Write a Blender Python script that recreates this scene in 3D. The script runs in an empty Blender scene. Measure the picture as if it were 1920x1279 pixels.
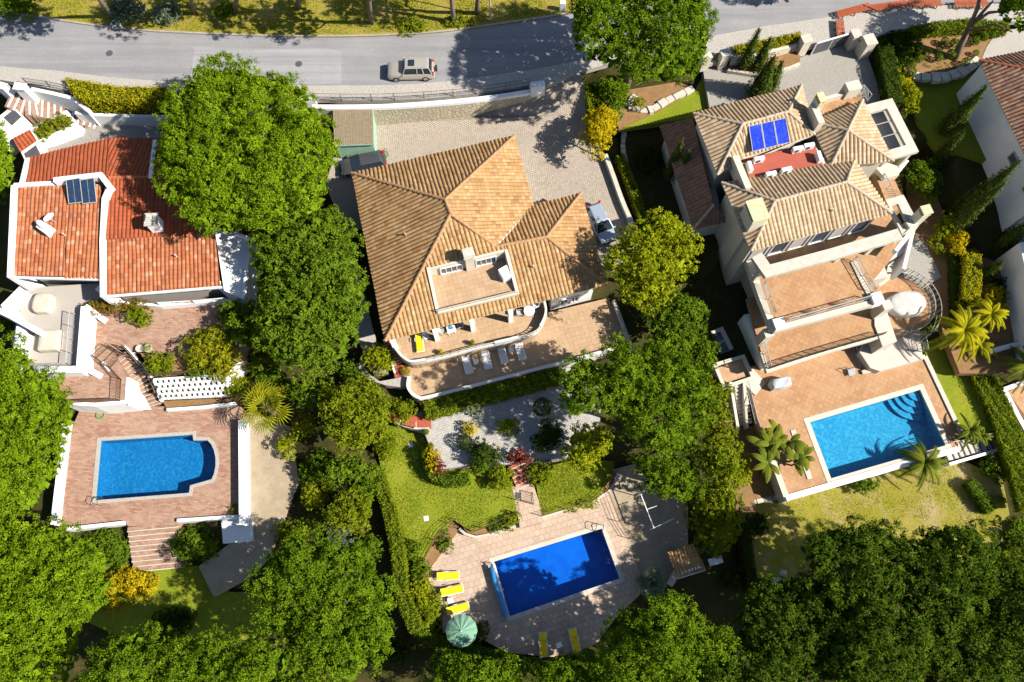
import bpy, bmesh, math, random
import numpy as np
from mathutils import Vector, Matrix
from mathutils.geometry import tessellate_polygon, delaunay_2d_cdt

# ------------------------------------------------------------------ camera, sky, sun, exposure
S = bpy.context.scene
COL = S.collection
TH = math.radians(18.0); FPX = 1493.0; CH = 65.0
cam_d = bpy.data.cameras.new('camera'); cam = bpy.data.objects.new('camera', cam_d); COL.objects.link(cam)
cam.location = (0, 0, CH); cam.rotation_euler = (TH, 0, 0)
cam_d.sensor_width = 36; cam_d.lens = FPX / 1920 * 36; cam_d.clip_end = 2000; cam_d.clip_start = 0.5
S.camera = cam
S.render.resolution_x = 1024; S.render.resolution_y = 682
SUN_EL = math.radians(41); SUN_AZ = math.radians(-15)          # towards the sun, from +X
w = bpy.data.worlds.new('World'); S.world = w; w.use_nodes = True
nt = w.node_tree
sky = nt.nodes.new('ShaderNodeTexSky'); sky.sky_type = 'NISHITA'; sky.sun_disc = False
sky.sun_elevation = SUN_EL; sky.sun_rotation = math.radians(90) - SUN_AZ
sky.air_density = 1.0; sky.dust_density = 0.6; sky.ozone_density = 1.5
nt.links.new(sky.outputs[0], nt.nodes['Background'].inputs[0]); nt.nodes['Background'].inputs[1].default_value = 0.065
sd = bpy.data.lights.new('sun', 'SUN'); sun = bpy.data.objects.new('sun', sd); COL.objects.link(sun)
sd.energy = 5.0; sd.angle = math.radians(0.5); sd.color = (1.0, 0.94, 0.84)
sv = Vector((math.cos(SUN_EL) * math.cos(SUN_AZ), math.cos(SUN_EL) * math.sin(SUN_AZ), math.sin(SUN_EL)))
sun.rotation_euler = sv.to_track_quat('Z', 'Y').to_euler(); sun.location = (80, -20, 60)
S.view_settings.view_transform = 'Standard'; S.view_settings.look = 'None'
S.view_settings.exposure = 0.88; S.view_settings.gamma = 1.0
S.render.engine = 'CYCLES'
S.cycles.max_bounces = 6; S.cycles.diffuse_bounces = 1; S.cycles.glossy_bounces = 2; S.cycles.transparent_max_bounces = 6; S.cycles.transmission_bounces = 3

random.seed(7)
R = random.uniform

# ------------------------------------------------------------------ survey: bearings measured from the drone -> points on a level
def P(x, y, z=0.0):
    u = (x - 960) / FPX; v = (y - 639.5) / FPX
    d = Vector((u, math.sin(TH) - v * math.cos(TH), -math.cos(TH) - v * math.sin(TH)))
    t = (CH - z) / -d.z
    return Vector((d.x * t, d.y * t, z))
def PL(pts, z=0.0):
    return [P(p[0], p[1], p[2] if len(p) > 2 else z) for p in pts]

# ------------------------------------------------------------------ object helpers
OFF = {}
def tag(o, label=None, cat=None, group=None, kind=None):
    if label: o['label'] = label
    if cat: o['category'] = cat
    if group: o['group'] = group
    if kind: o['kind'] = kind
    return o
def thing(name, label, cat, loc=(0, 0, 0), group=None):
    o = bpy.data.objects.new(name, None); COL.objects.link(o); o.location = loc; o.empty_display_size = 0.3
    OFF[o.name] = Vector(loc)
    return tag(o, label, cat, group)
def link_mesh(name, me, parent=None, base=None, label=None, cat=None, group=None, kind=None):
    o = bpy.data.objects.new(name, me); COL.objects.link(o)
    if parent is not None:
        b = OFF[parent.name]; o.parent = parent; OFF[o.name] = b
        me.transform(Matrix.Translation(-b))
    else:
        if base is None:
            co = np.empty(len(me.vertices) * 3, dtype=np.float32); me.vertices.foreach_get('co', co); co = co.reshape(-1, 3)
            mn, mx = co.min(0), co.max(0); base = Vector(((mn[0] + mx[0]) / 2, (mn[1] + mx[1]) / 2, mn[2]))
        base = Vector(base); me.transform(Matrix.Translation(-base)); o.location = base; OFF[o.name] = base
    return tag(o, label, cat, group, kind)

def area2(p):
    return sum(p[i][0] * p[(i + 1) % len(p)][1] - p[(i + 1) % len(p)][0] * p[i][1] for i in range(len(p))) / 2

class MB:
    def __init__(s): s.v = []; s.f = []; s.uv = None; s.smooth = False
    def add(s, vs, fs):
        n = len(s.v); s.v += [tuple(v) for v in vs]; s.f += [tuple(i + n for i in f) for f in fs]; return s
    def box(s, c, sz, rot=0.0, taper=1.0, tilt=None):
        """c = centre of the underside"""
        hx, hy, h = sz[0] / 2, sz[1] / 2, sz[2]; cr, sr = math.cos(rot), math.sin(rot); vs = []
        for z, k in ((0, 1), (h, taper)):
            for x, y in ((-hx, -hy), (hx, -hy), (hx, hy), (-hx, hy)):
                x *= k; y *= k
                vs.append((c[0] + x * cr - y * sr, c[1] + x * sr + y * cr, c[2] + z))
        return s.add(vs, [(3, 2, 1, 0), (4, 5, 6, 7), (0, 1, 5, 4), (1, 2, 6, 5), (2, 3, 7, 6), (3, 0, 4, 7)])
    def prism(s, poly, z0, z1, top=True, bottom=True):
        p = [(q[0], q[1]) for q in poly]
        if area2(p) < 0: p.reverse()
        n = len(p); g0 = (lambda i: z0) if not isinstance(z0, (list, tuple)) else (lambda i: z0[i])
        vs = [(x, y, z0) for x, y in p] + [(x, y, z1) for x, y in p]
        fs = [(i, (i + 1) % n, (i + 1) % n + n, i + n) for i in range(n)]
        tr = tessellate_polygon([[Vector((x, y, 0)) for x, y in p]])
        def up(t):
            a, b, c = [p[i] for i in t]
            return t if (b[0] - a[0]) * (c[1] - a[1]) - (b[1] - a[1]) * (c[0] - a[0]) > 0 else (t[0], t[2], t[1])
        tr = [up(t) for t in tr]
        if top: fs += [tuple(i + n for i in t) for t in tr]
        if bottom: fs += [(t[0], t[2], t[1]) for t in tr]
        return s.add(vs, fs)
    def sheet(s, pts):
        n = len(pts); tr = tessellate_polygon([[Vector((p[0], p[1], 0)) for p in pts]]); fs = []
        for t in tr:
            a, b, c = [pts[i] for i in t]
            fs.append(t if (b[0] - a[0]) * (c[1] - a[1]) - (b[1] - a[1]) * (c[0] - a[0]) > 0 else (t[0], t[2], t[1]))
        return s.add(pts, fs)
    def slab(s, pts, th):
        """sheet of 3D points with skirts going down by th"""
        s.sheet(pts); n = len(pts)
        p = list(pts)
        if area2(p) < 0: p = p[::-1]
        return s.add([tuple(q) for q in p] + [(q[0], q[1], q[2] - th) for q in p],
                     [(i + n, (i + 1) % n + n, (i + 1) % n, i) for i in range(n)])
    def wall(s, path, w, z0, z1, closed=False):
        """a wall of even thickness along a path; z0/z1 numbers or per-point lists"""
        p = [Vector((q[0], q[1])) for q in path]; n = len(p); L = []; Rr = []
        for i in range(n):
            a = p[i - 1] if (i > 0 or closed) else None; b = p[(i + 1) % n] if (i < n - 1 or closed) else None
            d1 = (p[i] - a).normalized() if a is not None else None; d2 = (b - p[i]).normalized() if b is not None else None
            if d1 is None: d1 = d2
            if d2 is None: d2 = d1
            n1 = Vector((-d1.y, d1.x)); n2 = Vector((-d2.y, d2.x)); m = n1 + n2
            m = m.normalized() if m.length > 1e-4 else n1
            k = (w / 2) / max(0.35, m.dot(n1)); L.append(p[i] + m * k); Rr.append(p[i] - m * k)
        g = lambda q, i: q[i] if isinstance(q, (list, tuple)) else q
        vs = []
        for i in range(n):
            a, b = g(z0, i), g(z1, i)
            vs += [(Rr[i].x, Rr[i].y, a), (L[i].x, L[i].y, a), (L[i].x, L[i].y, b), (Rr[i].x, Rr[i].y, b)]
        fs = []
        for i in range(n if closed else n - 1):
            j = (i + 1) % n; A = 4 * i; B = 4 * j
            for k in range(4): fs.append((A + k, A + (k + 1) % 4, B + (k + 1) % 4, B + k))
        if not closed: fs += [(3, 2, 1, 0), tuple(4 * (n - 1) + k for k in range(4))]
        return s.add(vs, fs)
    def tube(s, path, r, n=6, cap=True):
        p = [Vector(q) for q in path]; m = len(p); rings = []
        rr = r if isinstance(r, (list, tuple)) else [r] * m
        t0 = (p[1] - p[0]).normalized(); a = t0.orthogonal().normalized()
        for i in range(m):
            t = (p[min(i + 1, m - 1)] - p[max(i - 1, 0)])
            t = t.normalized() if t.length > 1e-6 else t0
            a = (a - t * a.dot(t)); a = a.normalized() if a.length > 1e-5 else t.orthogonal().normalized(); b = t.cross(a)
            rings += [p[i] + (a * math.cos(2 * math.pi * k / n) + b * math.sin(2 * math.pi * k / n)) * rr[i] for k in range(n)]
        fs = [(i * n + k, i * n + (k + 1) % n, (i + 1) * n + (k + 1) % n, (i + 1) * n + k) for i in range(m - 1) for k in range(n)]
        if cap: fs += [tuple(range(n))[::-1], tuple((m - 1) * n + k for k in range(n))]
        return s.add(rings, fs)
    def bar(s, a, b, w=0.04, h=None):
        h = h or w; a = Vector(a); b = Vector(b); t = (b - a).normalized()
        up = Vector((0, 0, 1)) if abs(t.z) < 0.95 else Vector((1, 0, 0))
        sx = t.cross(up).normalized(); uu = sx.cross(t).normalized(); vs = []
        for q in (a, b):
            for i, j in ((-1, -1), (1, -1), (1, 1), (-1, 1)): vs.append(q + sx * (i * w / 2) + uu * (j * h / 2))
        return s.add(vs, [(3, 2, 1, 0), (4, 5, 6, 7), (0, 1, 5, 4), (1, 2, 6, 5), (2, 3, 7, 6), (3, 0, 4, 7)])
    def lathe(s, c, prof, n=16, sx=1.0, sy=1.0, rot=0.0):
        vs = []; m = len(prof); cr, sr = math.cos(rot), math.sin(rot)
        for r, z in prof:
            for k in range(n):
                a = 2 * math.pi * k / n; x = r * math.cos(a) * sx; y = r * math.sin(a) * sy
                vs.append((c[0] + x * cr - y * sr, c[1] + x * sr + y * cr, c[2] + z))
        fs = [(i * n + k, i * n + (k + 1) % n, (i + 1) * n + (k + 1) % n, (i + 1) * n + k) for i in range(m - 1) for k in range(n)]
        fs += [tuple(range(n))[::-1], tuple((m - 1) * n + k for k in range(n))]
        return s.add(vs, fs)
    def blob(s, c, r, sq=(1, 1, 1), seed=0, amp=0.12, n=10):
        rs = np.random.RandomState(seed); ph = rs.rand(6) * 6.28; vs = []
        for i in range(n + 1):
            t = math.pi * i / n
            for k in range(2 * n):
                a = math.pi * k / n; q = 1 + amp * (math.sin(3 * a + ph[0]) * math.sin(2 * t + ph[1]) + .6 * math.sin(5 * a + ph[2] + 3 * t))
                vs.append((c[0] + r * q * sq[0] * math.sin(t) * math.cos(a), c[1] + r * q * sq[1] * math.sin(t) * math.sin(a), c[2] + r * q * sq[2] * math.cos(t)))
        m = 2 * n
        return s.add(vs, [(i * m + k, (i + 1) * m + k, (i + 1) * m + (k + 1) % m, i * m + (k + 1) % m) for i in range(n) for k in range(m)])
    def build(s, name, mat, parent=None, label=None, cat=None, group=None, kind=None, base=None, smooth=None, bevel=0):
        me = bpy.data.meshes.new(name); me.from_pydata(s.v, [], s.f)
        if s.uv is not None:
            l = me.uv_layers.new(name='UVMap'); idx = np.empty(len(me.loops), dtype=np.int32); me.loops.foreach_get('vertex_index', idx)
            l.data.foreach_set('uv', np.asarray(s.uv, dtype=np.float32)[idx].ravel())
        if s.smooth if smooth is None else smooth: me.polygons.foreach_set('use_smooth', [True] * len(me.polygons))
        me.materials.append(mat)
        o = link_mesh(name, me, parent, base, label, cat, group, kind)
        if bevel:
            m = o.modifiers.new('bevel', 'BEVEL'); m.width = bevel; m.segments = 2; m.limit_method = 'ANGLE'
        return o

def copy_tree(o, parent=None, loc=None, rz=None, scale=None, label=None, group=None):
    c = o.copy(); COL.objects.link(c)
    if parent is not None: c.parent = parent
    if loc is not None: c.location = loc
    if rz is not None: c.rotation_euler = (0, 0, rz)
    if scale is not None: c.scale = scale if isinstance(scale, tuple) else (scale,) * 3
    if label: c['label'] = label
    if group: c['group'] = group
    for ch in o.children: copy_tree(ch, c)
    return c

# ------------------------------------------------------------------ materials
MATS = {}
def nodes(name):
    m = bpy.data.materials.new(name); m.use_nodes = True; t = m.node_tree
    return m, t, t.nodes['Principled BSDF']
def N(t, k, **kw):
    n = t.nodes.new(k)
    for a, b in kw.items():
        if a.startswith('i_'): n.inputs[int(a[2:])].default_value = b
        else: setattr(n, a, b)
    return n
def rgb(c): return (c[0], c[1], c[2], 1)
def mix(t, fac, a, b, mode='MIX'):
    m = N(t, 'ShaderNodeMix', data_type='RGBA', blend_type=mode)
    for s_, q in ((0, fac), (6, a), (7, b)):
        if isinstance(q, (tuple, list)): m.inputs[s_].default_value = rgb(q)
        elif isinstance(q, (int, float)): m.inputs[s_].default_value = q
        else: t.links.new(q, m.inputs[s_])
    return m.outputs[2]
def noise(t, vec, scale, detail=4, rough=.55):
    n = N(t, 'ShaderNodeTexNoise'); n.inputs['Scale'].default_value = scale; n.inputs['Detail'].default_value = detail; n.inputs['Roughness'].default_value = rough
    if vec is not None: t.links.new(vec, n.inputs['Vector'])
    return n
def ramp(t, fac, stops):
    r = N(t, 'ShaderNodeValToRGB'); cr = r.color_ramp
    while len(cr.elements) < len(stops): cr.elements.new(0.5)
    for e, (p, c) in zip(cr.elements, stops): e.position = p; e.color = rgb(c) if len(c) == 3 else c
    t.links.new(fac, r.inputs[0]); return r.outputs[0]
def wpos(t): return N(t, 'ShaderNodeNewGeometry').outputs['Position']
def maprange(t, v, a, b, c, d):
    m = N(t, 'ShaderNodeMapRange'); t.links.new(v, m.inputs[0])
    for i, q in enumerate((a, b, c, d)): m.inputs[i + 1].default_value = q
    return m.outputs[0]
def bump(t, bs, h, strength=.4, dist=.02):
    b = N(t, 'ShaderNodeBump'); b.inputs['Strength'].default_value = strength; b.inputs['Distance'].default_value = dist
    t.links.new(h, b.inputs['Height']); t.links.new(b.outputs[0], bs.inputs['Normal'])
def plain(name, c, c2=None, scale=1.5, rough=.8, fine=0.15, bmp=.15, spec=.3, metal=0, stain=None):
    if name in MATS: return MATS[name]
    m, t, bs = nodes(name); p = wpos(t)
    n1 = noise(t, p, scale, 5, .6); n2 = noise(t, p, scale * 14, 3, .6)
    c2 = c2 or tuple(q * .8 for q in c)
    a = mix(t, maprange(t, n1.outputs[0], .35, .65, 0, 1), c, c2)
    a = mix(t, maprange(t, n2.outputs[0], .3, .7, 0, fine), a, tuple(q * .5 for q in c))
    if stain:
        n3 = noise(t, p, .35, 5, .7); a = mix(t, maprange(t, n3.outputs[0], .5, .75, 0, stain[1]), a, stain[0])
    t.links.new(a, bs.inputs['Base Color']); bs.inputs['Roughness'].default_value = rough; bs.inputs['Metallic'].default_value = metal
    bs.inputs['Specular IOR Level'].default_value = spec
    if bmp: bump(t, bs, n2.outputs[0], bmp, .02)
    MATS[name] = m; return m
def brickmat(name, c1, c2, mortar, bw, bh, rot=0, off=.5, msize=.01, rough=.75, bmp=.4, c3=None, patch=.6, vary=.0):
    """floor laid in rows; bw x bh metres"""
    m, t, bs = nodes(name); p = wpos(t)
    mp = N(t, 'ShaderNodeMapping'); mp.inputs['Rotation'].default_value = (0, 0, rot); t.links.new(p, mp.inputs[0])
    b = N(t, 'ShaderNodeTexBrick', offset=off, squash=1.0); t.links.new(mp.outputs[0], b.inputs['Vector'])
    b.inputs['Scale'].default_value = 1; b.inputs['Brick Width'].default_value = bw; b.inputs['Row Height'].default_value = bh
    b.inputs['Mortar Size'].default_value = msize; b.inputs['Mortar Smooth'].default_value = .3; b.inputs['Bias'].default_value = 0
    b.inputs['Color1'].default_value = rgb(c1); b.inputs['Color2'].default_value = rgb(c2); b.inputs['Mortar'].default_value = rgb(mortar)
    n1 = noise(t, p, .55, 5, .62); n2 = noise(t, p, 6, 4, .6)
    a = b.outputs[0]
    if c3: a = mix(t, maprange(t, n1.outputs[0], .42, .68, 0, patch), a, c3)
    a = mix(t, maprange(t, n2.outputs[0], .35, .75, 0, .35), a, tuple(q * .6 for q in c1), 'MIX')
    t.links.new(a, bs.inputs['Base Color']); bs.inputs['Roughness'].default_value = rough; bs.inputs['Specular IOR Level'].default_value = .3
    inv = maprange(t, b.outputs[1], 0, 1, 1, 0); bump(t, bs, inv, bmp, .01)
    MATS[name] = m; return m
def cobble(name, c1, c2, mortar, scale=5.5):
    m, t, bs = nodes(name); p = wpos(t)
    v = N(t, 'ShaderNodeTexVoronoi', feature='F1'); v.inputs['Scale'].default_value = scale; v.inputs['Randomness'].default_value = .75
    e = N(t, 'ShaderNodeTexVoronoi', feature='DISTANCE_TO_EDGE'); e.inputs['Scale'].default_value = scale; e.inputs['Randomness'].default_value = .75
    sp = N(t, 'ShaderNodeSeparateColor'); t.links.new(p, v.inputs['Vector']); t.links.new(p, e.inputs['Vector']); t.links.new(v.outputs['Color'], sp.inputs[0])
    a = mix(t, sp.outputs[0], c1, c2); f = maprange(t, e.outputs[0], .03, .16, 1, 0); a = mix(t, f, a, mortar)
    n1 = noise(t, p, .4, 5, .65); a = mix(t, maprange(t, n1.outputs[0], .4, .7, 0, .45), a, tuple(q * .72 for q in c1))
    t.links.new(a, bs.inputs['Base Color']); bs.inputs['Roughness'].default_value = .85
    bump(t, bs, maprange(t, e.outputs[0], 0, .2, 0, 1), .6, .03)
    MATS[name] = m; return m
def tilemat(name, cols, dirt, dirtamt=.4):
    m, t, bs = nodes(name); uv = N(t, 'ShaderNodeUVMap').outputs[0]
    s_ = N(t, 'ShaderNodeSeparateXYZ'); t.links.new(uv, s_.inputs[0])
    def mth(op, a, b=None):
        n = N(t, 'ShaderNodeMath', operation=op)
        for i, q in enumerate((a, b)):
            if q is None: continue
            if isinstance(q, (int, float)): n.inputs[i].default_value = q
            else: t.links.new(q, n.inputs[i])
        return n.outputs[0]
    fu = mth('FLOOR', s_.outputs[0]); vv = mth('ADD', mth('MULTIPLY', s_.outputs[1], 2.4), mth('MULTIPLY', mth('FRACT', mth('MULTIPLY', fu, .37)), .25)); fv = mth('FLOOR', vv)
    cb = N(t, 'ShaderNodeCombineXYZ'); t.links.new(fu, cb.inputs[0]); t.links.new(fv, cb.inputs[1])
    wn = N(t, 'ShaderNodeTexWhiteNoise', noise_dimensions='2D'); t.links.new(cb.outputs[0], wn.inputs[0])
    k = len(cols); a = ramp(t, wn.outputs[0], [(i / (k - 1), c) for i, c in enumerate(cols)])
    p = wpos(t); n1 = noise(t, p, .45, 6, .65); n2 = noise(t, p, 9, 3, .6)
    mq = N(t, 'ShaderNodeMapping'); mq.inputs['Scale'].default_value = (.55, .16, 1); t.links.new(uv, mq.inputs[0]); n5 = noise(t, mq.outputs[0], 1.6, 5, .7); a = mix(t, maprange(t, n5.outputs[0], .5, .72, 0, .6), a, tuple(q * .75 for q in dirt))
    a = mix(t, maprange(t, n1.outputs[0], .45, .72, 0, dirtamt), a, dirt); a = mix(t, maprange(t, n2.outputs[0], .4, .7, 0, .35), a, dirt)
    fr = mth('FRACT', vv); edge = maprange(t, fr, .88, 1.0, 0, .55); a = mix(t, edge, a, tuple(q * .35 for q in dirt))
    t.links.new(a, bs.inputs['Base Color']); bs.inputs['Roughness'].default_value = .85; bs.inputs['Specular IOR Level'].default_value = .25
    bump(t, bs, fr, .5, .03); MATS[name] = m; return m
def leafmat(name, c1, c2, c3, trans=.3, scale=.8, accent=None):
    m, t, bs = nodes(name); t.nodes.remove(bs); out = [n for n in t.nodes if n.type == 'OUTPUT_MATERIAL'][0]
    g = N(t, 'ShaderNodeNewGeometry'); n1 = noise(t, g.outputs['Position'], scale, 4, .6)
    a = ramp(t, n1.outputs[0], [(.3, c1), (.52, c2), (.72, c3)])
    r = g.outputs['Random Per Island']; a = mix(t, maprange(t, r, 0, 1, 0, .55), a, tuple(q * .45 for q in c2))
    n4 = noise(t, g.outputs['Position'], 2.6, 3, .6); a = mix(t, maprange(t, n4.outputs[0], .60, .75, 0, .35), a, (c2[0] * 1.15, c2[1] * .8, c2[2]))
    if accent:
        n2 = noise(t, g.outputs['Position'], accent[1], 2, .5)
        a = mix(t, maprange(t, n2.outputs[0], accent[2], accent[2] + .06, 0, 1), a, accent[0])
    d = N(t, 'ShaderNodeBsdfDiffuse'); tr = N(t, 'ShaderNodeBsdfTranslucent'); t.links.new(a, d.inputs[0])
    t.links.new(mix(t, 1.0, a, (.9, 1.0, .4), 'MULTIPLY'), tr.inputs[0])
    mx = N(t, 'ShaderNodeMixShader'); mx.inputs[0].default_value = trans; t.links.new(d.outputs[0], mx.inputs[1]); t.links.new(tr.outputs[0], mx.inputs[2])
    t.links.new(mx.outputs[0], out.inputs[0]); MATS[name] = m; return m
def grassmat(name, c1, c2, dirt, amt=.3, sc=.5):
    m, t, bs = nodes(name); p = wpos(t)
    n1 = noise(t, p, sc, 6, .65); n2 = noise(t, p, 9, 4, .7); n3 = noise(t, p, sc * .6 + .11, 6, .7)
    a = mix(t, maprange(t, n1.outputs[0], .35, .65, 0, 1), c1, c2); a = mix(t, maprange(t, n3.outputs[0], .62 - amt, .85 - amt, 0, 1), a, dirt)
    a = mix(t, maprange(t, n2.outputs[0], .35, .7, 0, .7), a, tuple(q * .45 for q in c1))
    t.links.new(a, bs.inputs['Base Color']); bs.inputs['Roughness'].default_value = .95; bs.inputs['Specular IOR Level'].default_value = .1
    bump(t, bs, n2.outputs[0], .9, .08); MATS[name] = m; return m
def glassy(name, c, rough=.08, spec=.6, metal=0.0):
    m, t, bs = nodes(name); bs.inputs['Base Color'].default_value = rgb(c); bs.inputs['Roughness'].default_value = rough
    bs.inputs['Specular IOR Level'].default_value = spec; bs.inputs['Metallic'].default_value = metal
    n = noise(t, wpos(t), 3, 3); t.links.new(maprange(t, n.outputs[0], .3, .7, rough * .7, rough * 1.6), bs.inputs['Roughness']); MATS[name] = m; return m
def watermat(name, tint, ripple=4.5):
    m, t, bs = nodes(name); t.nodes.remove(bs); out = [n for n in t.nodes if n.type == 'OUTPUT_MATERIAL'][0]
    tr = N(t, 'ShaderNodeBsdfTransparent'); tr.inputs[0].default_value = rgb(tint); gl = N(t, 'ShaderNodeBsdfGlossy'); gl.inputs['Roughness'].default_value = .04
    fr = N(t, 'ShaderNodeLayerWeight'); fr.inputs[0].default_value = .12
    n = noise(t, wpos(t), ripple, 3, .55); b = N(t, 'ShaderNodeBump'); b.inputs['Strength'].default_value = .15; b.inputs['Distance'].default_value = .02
    t.links.new(n.outputs[0], b.inputs['Height']); t.links.new(b.outputs[0], gl.inputs['Normal']); t.links.new(b.outputs[0], fr.inputs['Normal'])
    mx = N(t, 'ShaderNodeMixShader'); t.links.new(maprange(t, fr.outputs[1], 0, 1, .02, .5), mx.inputs[0]); t.links.new(tr.outputs[0], mx.inputs[1]); t.links.new(gl.outputs[0], mx.inputs[2])
    t.links.new(mx.outputs[0], out.inputs[0]); MATS[name] = m; return m
def mosaic(name, c1, c2, c3, cell=.35):
    m, t, bs = nodes(name); p = wpos(t); n1 = noise(t, p, .35, 3); n2 = noise(t, p, 5.0, 3, .7)
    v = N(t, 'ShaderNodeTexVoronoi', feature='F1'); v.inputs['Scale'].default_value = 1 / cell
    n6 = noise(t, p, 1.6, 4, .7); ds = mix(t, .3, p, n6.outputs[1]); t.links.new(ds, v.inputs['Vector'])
    a = mix(t, maprange(t, n1.outputs[0], .3, .7, 0, 1), c1, c2); a = mix(t, maprange(t, v.outputs[0], .42, .85, 0, .8), a, c3); a = mix(t, maprange(t, n2.outputs[0], .35, .7, 0, .35), a, c3)  # tile tones, plus a caustic light network painted in along the cell edges
    t.links.new(a, bs.inputs['Base Color']); bs.inputs['Roughness'].default_value = .4; MATS[name] = m; return m

M_asph = plain('asphalt', (.255, .25, .255), (.297, .29, .292), .25, .9, .22, .2, stain=((.22, .212, .205), .6))
M_asph2 = plain('asphalt_patch', (.335, .33, .338), (.305, .30, .306), .3, .9, .2, .2)
def roadwear(m):
    t = m.node_tree; bs = t.nodes['Principled BSDF']; src = bs.inputs['Base Color'].links[0].from_socket; p = wpos(t)
    mp = N(t, 'ShaderNodeMapping'); mp.inputs['Scale'].default_value = (.035, .9, 1); mp.inputs['Rotation'].default_value = (0, 0, .02); t.links.new(p, mp.inputs[0])
    n = noise(t, mp.outputs[0], 1.6, 5, .6); a = mix(t, maprange(t, n.outputs[0], .42, .68, 0, .55), src, (.165, .163, .17))
    n3 = noise(t, p, 1.7, 3, .8); a = mix(t, maprange(t, n3.outputs[0], .68, .74, 0, .35), a, (.12, .115, .11))
    t.links.new(a, bs.inputs['Base Color'])
roadwear(M_asph); roadwear(M_asph2)
M_kerb = plain('kerb_stone', (.42, .38, .33), (.3, .27, .22), 2, .9, .4)
M_side = cobble('pavement_setts', (.50, .465, .42), (.44, .405, .36), (.30, .27, .235), 9)
M_cob = brickmat('driveway_setts', (.50, .43, .35), (.38, .32, .255), (.13, .105, .08), .26, .165, .55, .5, .022, .85, .7, (.36, .30, .25), .6)
M_cob2 = cobble('court_setts', (.40, .375, .335), (.34, .315, .28), (.2, .185, .16), 8.5)
M_grey = brickmat('garden_setts', (.48, .455, .42), (.38, .36, .33), (.2, .19, .17), .3, .2, -.29, .5, .015, .85, .5)
M_white = plain('white_render', (.86, .86, .85), (.80, .80, .79), .8, .85, .06, .08, stain=((.6, .58, .54), .35))
M_cream = plain('cream_render', (.60, .55, .44), (.55, .50, .405), .7, .85, .08, .08, stain=((.47, .43, .36), .4))
M_grwall = plain('grey_render', (.42, .38, .34), (.38, .35, .31), .8, .85, .1, .08)
M_stonecap = plain('pale_stone', (.58, .54, .46), (.48, .44, .37), 2, .8, .25, .12)
M_rub = cobble('rubble_stone', (.62, .54, .39), (.48, .41, .29), (.38, .32, .23), 2.6)
M_trav = brickmat('travertine', (.60, .53, .45), (.54, .47, .4), (.45, .39, .33), .6, .4, -.27, .5, .008, .6, .2)
M_brick = brickmat('brick_paving', (.28, .14, .095), (.43, .27, .19), (.24, .16, .12), .45, .16, .09, .5, .012, .85, .25, (.42, .30, .215), .6)
M_terra = brickmat('terracotta_floor', (.50, .31, .18), (.43, .25, .14), (.34, .2, .12), .42, .42, -.29, 0, .009, .7, .3, (.58, .40, .25), .6)
M_terra2 = brickmat('terracotta_diagonal_floor', (.45, .25, .12), (.36, .185, .085), (.20, .12, .07), .40, .40, .5, 0, .013, .65, .3, (.48, .30, .16), .65)
M_mid = brickmat('buff_floor', (.48, .325, .195), (.40, .26, .15), (.24, .155, .09), .42, .42, -.27, 0, .013, .7, .25, (.50, .355, .22), .5)
M_deckm = brickmat('pink_buff_paving', (.54, .40, .30), (.43, .31, .23), (.24, .175, .125), .5, .5, -.29, .5, .02, .75, .25, (.54, .41, .31), .5)
M_redt = plain('red_tile', (.40, .10, .05), (.34, .085, .045), 3, .6, .2)
M_redroof = plain('red_roof_coating', (.40, .095, .06), (.34, .085, .055), .8, .8, .1)
M_grass = grassmat('lawn', (.20, .26, .016), (.30, .31, .03), (.36, .31, .13), .02)
M_grass2 = grassmat('dry_lawn', (.27, .26, .022), (.37, .31, .07), (.50, .37, .21), .14, .4)
M_verge = grassmat('verge_grass', (.27, .25, .03), (.42, .31, .08), (.42, .26, .10), .12, .5)
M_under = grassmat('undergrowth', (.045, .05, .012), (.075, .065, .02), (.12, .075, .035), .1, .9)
M_bed = plain('garden_bed_soil', (.32, .18, .075), (.22, .13, .06), 2, .95, .5, .5)
M_sand = plain('pale_sandy_soil', (.42, .34, .24), (.34, .27, .18), 1.2, .95, .4, .4)
M_tile_m = tilemat('clay_roof_tiles', [(.29, .145, .058), (.42, .25, .105), (.47, .295, .135), (.37, .20, .08), (.50, .345, .18)], (.22, .13, .062), .45)
M_tile_l = tilemat('red_clay_roof_tiles', [(.29, .085, .032), (.40, .13, .05), (.44, .165, .068), (.34, .10, .04), (.54, .28, .16)], (.18, .06, .035), .4)
M_tile_lr = tilemat('new_red_clay_roof_tiles', [(.30, .068, .024), (.34, .08, .028), (.37, .095, .035), (.31, .07, .025)], (.18, .05, .03), .3)
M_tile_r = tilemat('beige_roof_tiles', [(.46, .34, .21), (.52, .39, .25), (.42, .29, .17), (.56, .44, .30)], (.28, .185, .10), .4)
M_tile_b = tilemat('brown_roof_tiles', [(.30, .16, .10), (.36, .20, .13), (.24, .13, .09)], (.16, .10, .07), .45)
M_tile_f = tilemat('mixed_red_roof_tiles', [(.23, .11, .07), (.38, .20, .12), (.29, .14, .09), (.44, .28, .19), (.17, .09, .07)], (.14, .085, .06), .35)
M_ridge_m = plain('ridge_clay', (.46, .27, .14), (.36, .19, .09), 3, .85, .3)
M_ridge_r = plain('ridge_beige', (.52, .42, .32), (.44, .33, .23), 3, .85, .3)
M_ridge_l = plain('ridge_red', (.46, .14, .07), (.38, .11, .055), 3, .85, .3)
M_metal = plain('dark_iron', (.06, .055, .05), None, 3, .5, .2, .05)
M_brown = plain('brown_iron', (.13, .075, .04), None, 3, .5, .2, .05)
M_steel = plain('painted_steel_grey', (.45, .45, .44), None, 3, .4, .1, .05)
M_chrome = glassy('stainless', (.6, .6, .62), .2, .5, 1.0)
M_whitep = plain('white_plastic', (.78, .79, .80), (.74, .75, .77), 2, .45, .05, .03)
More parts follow.
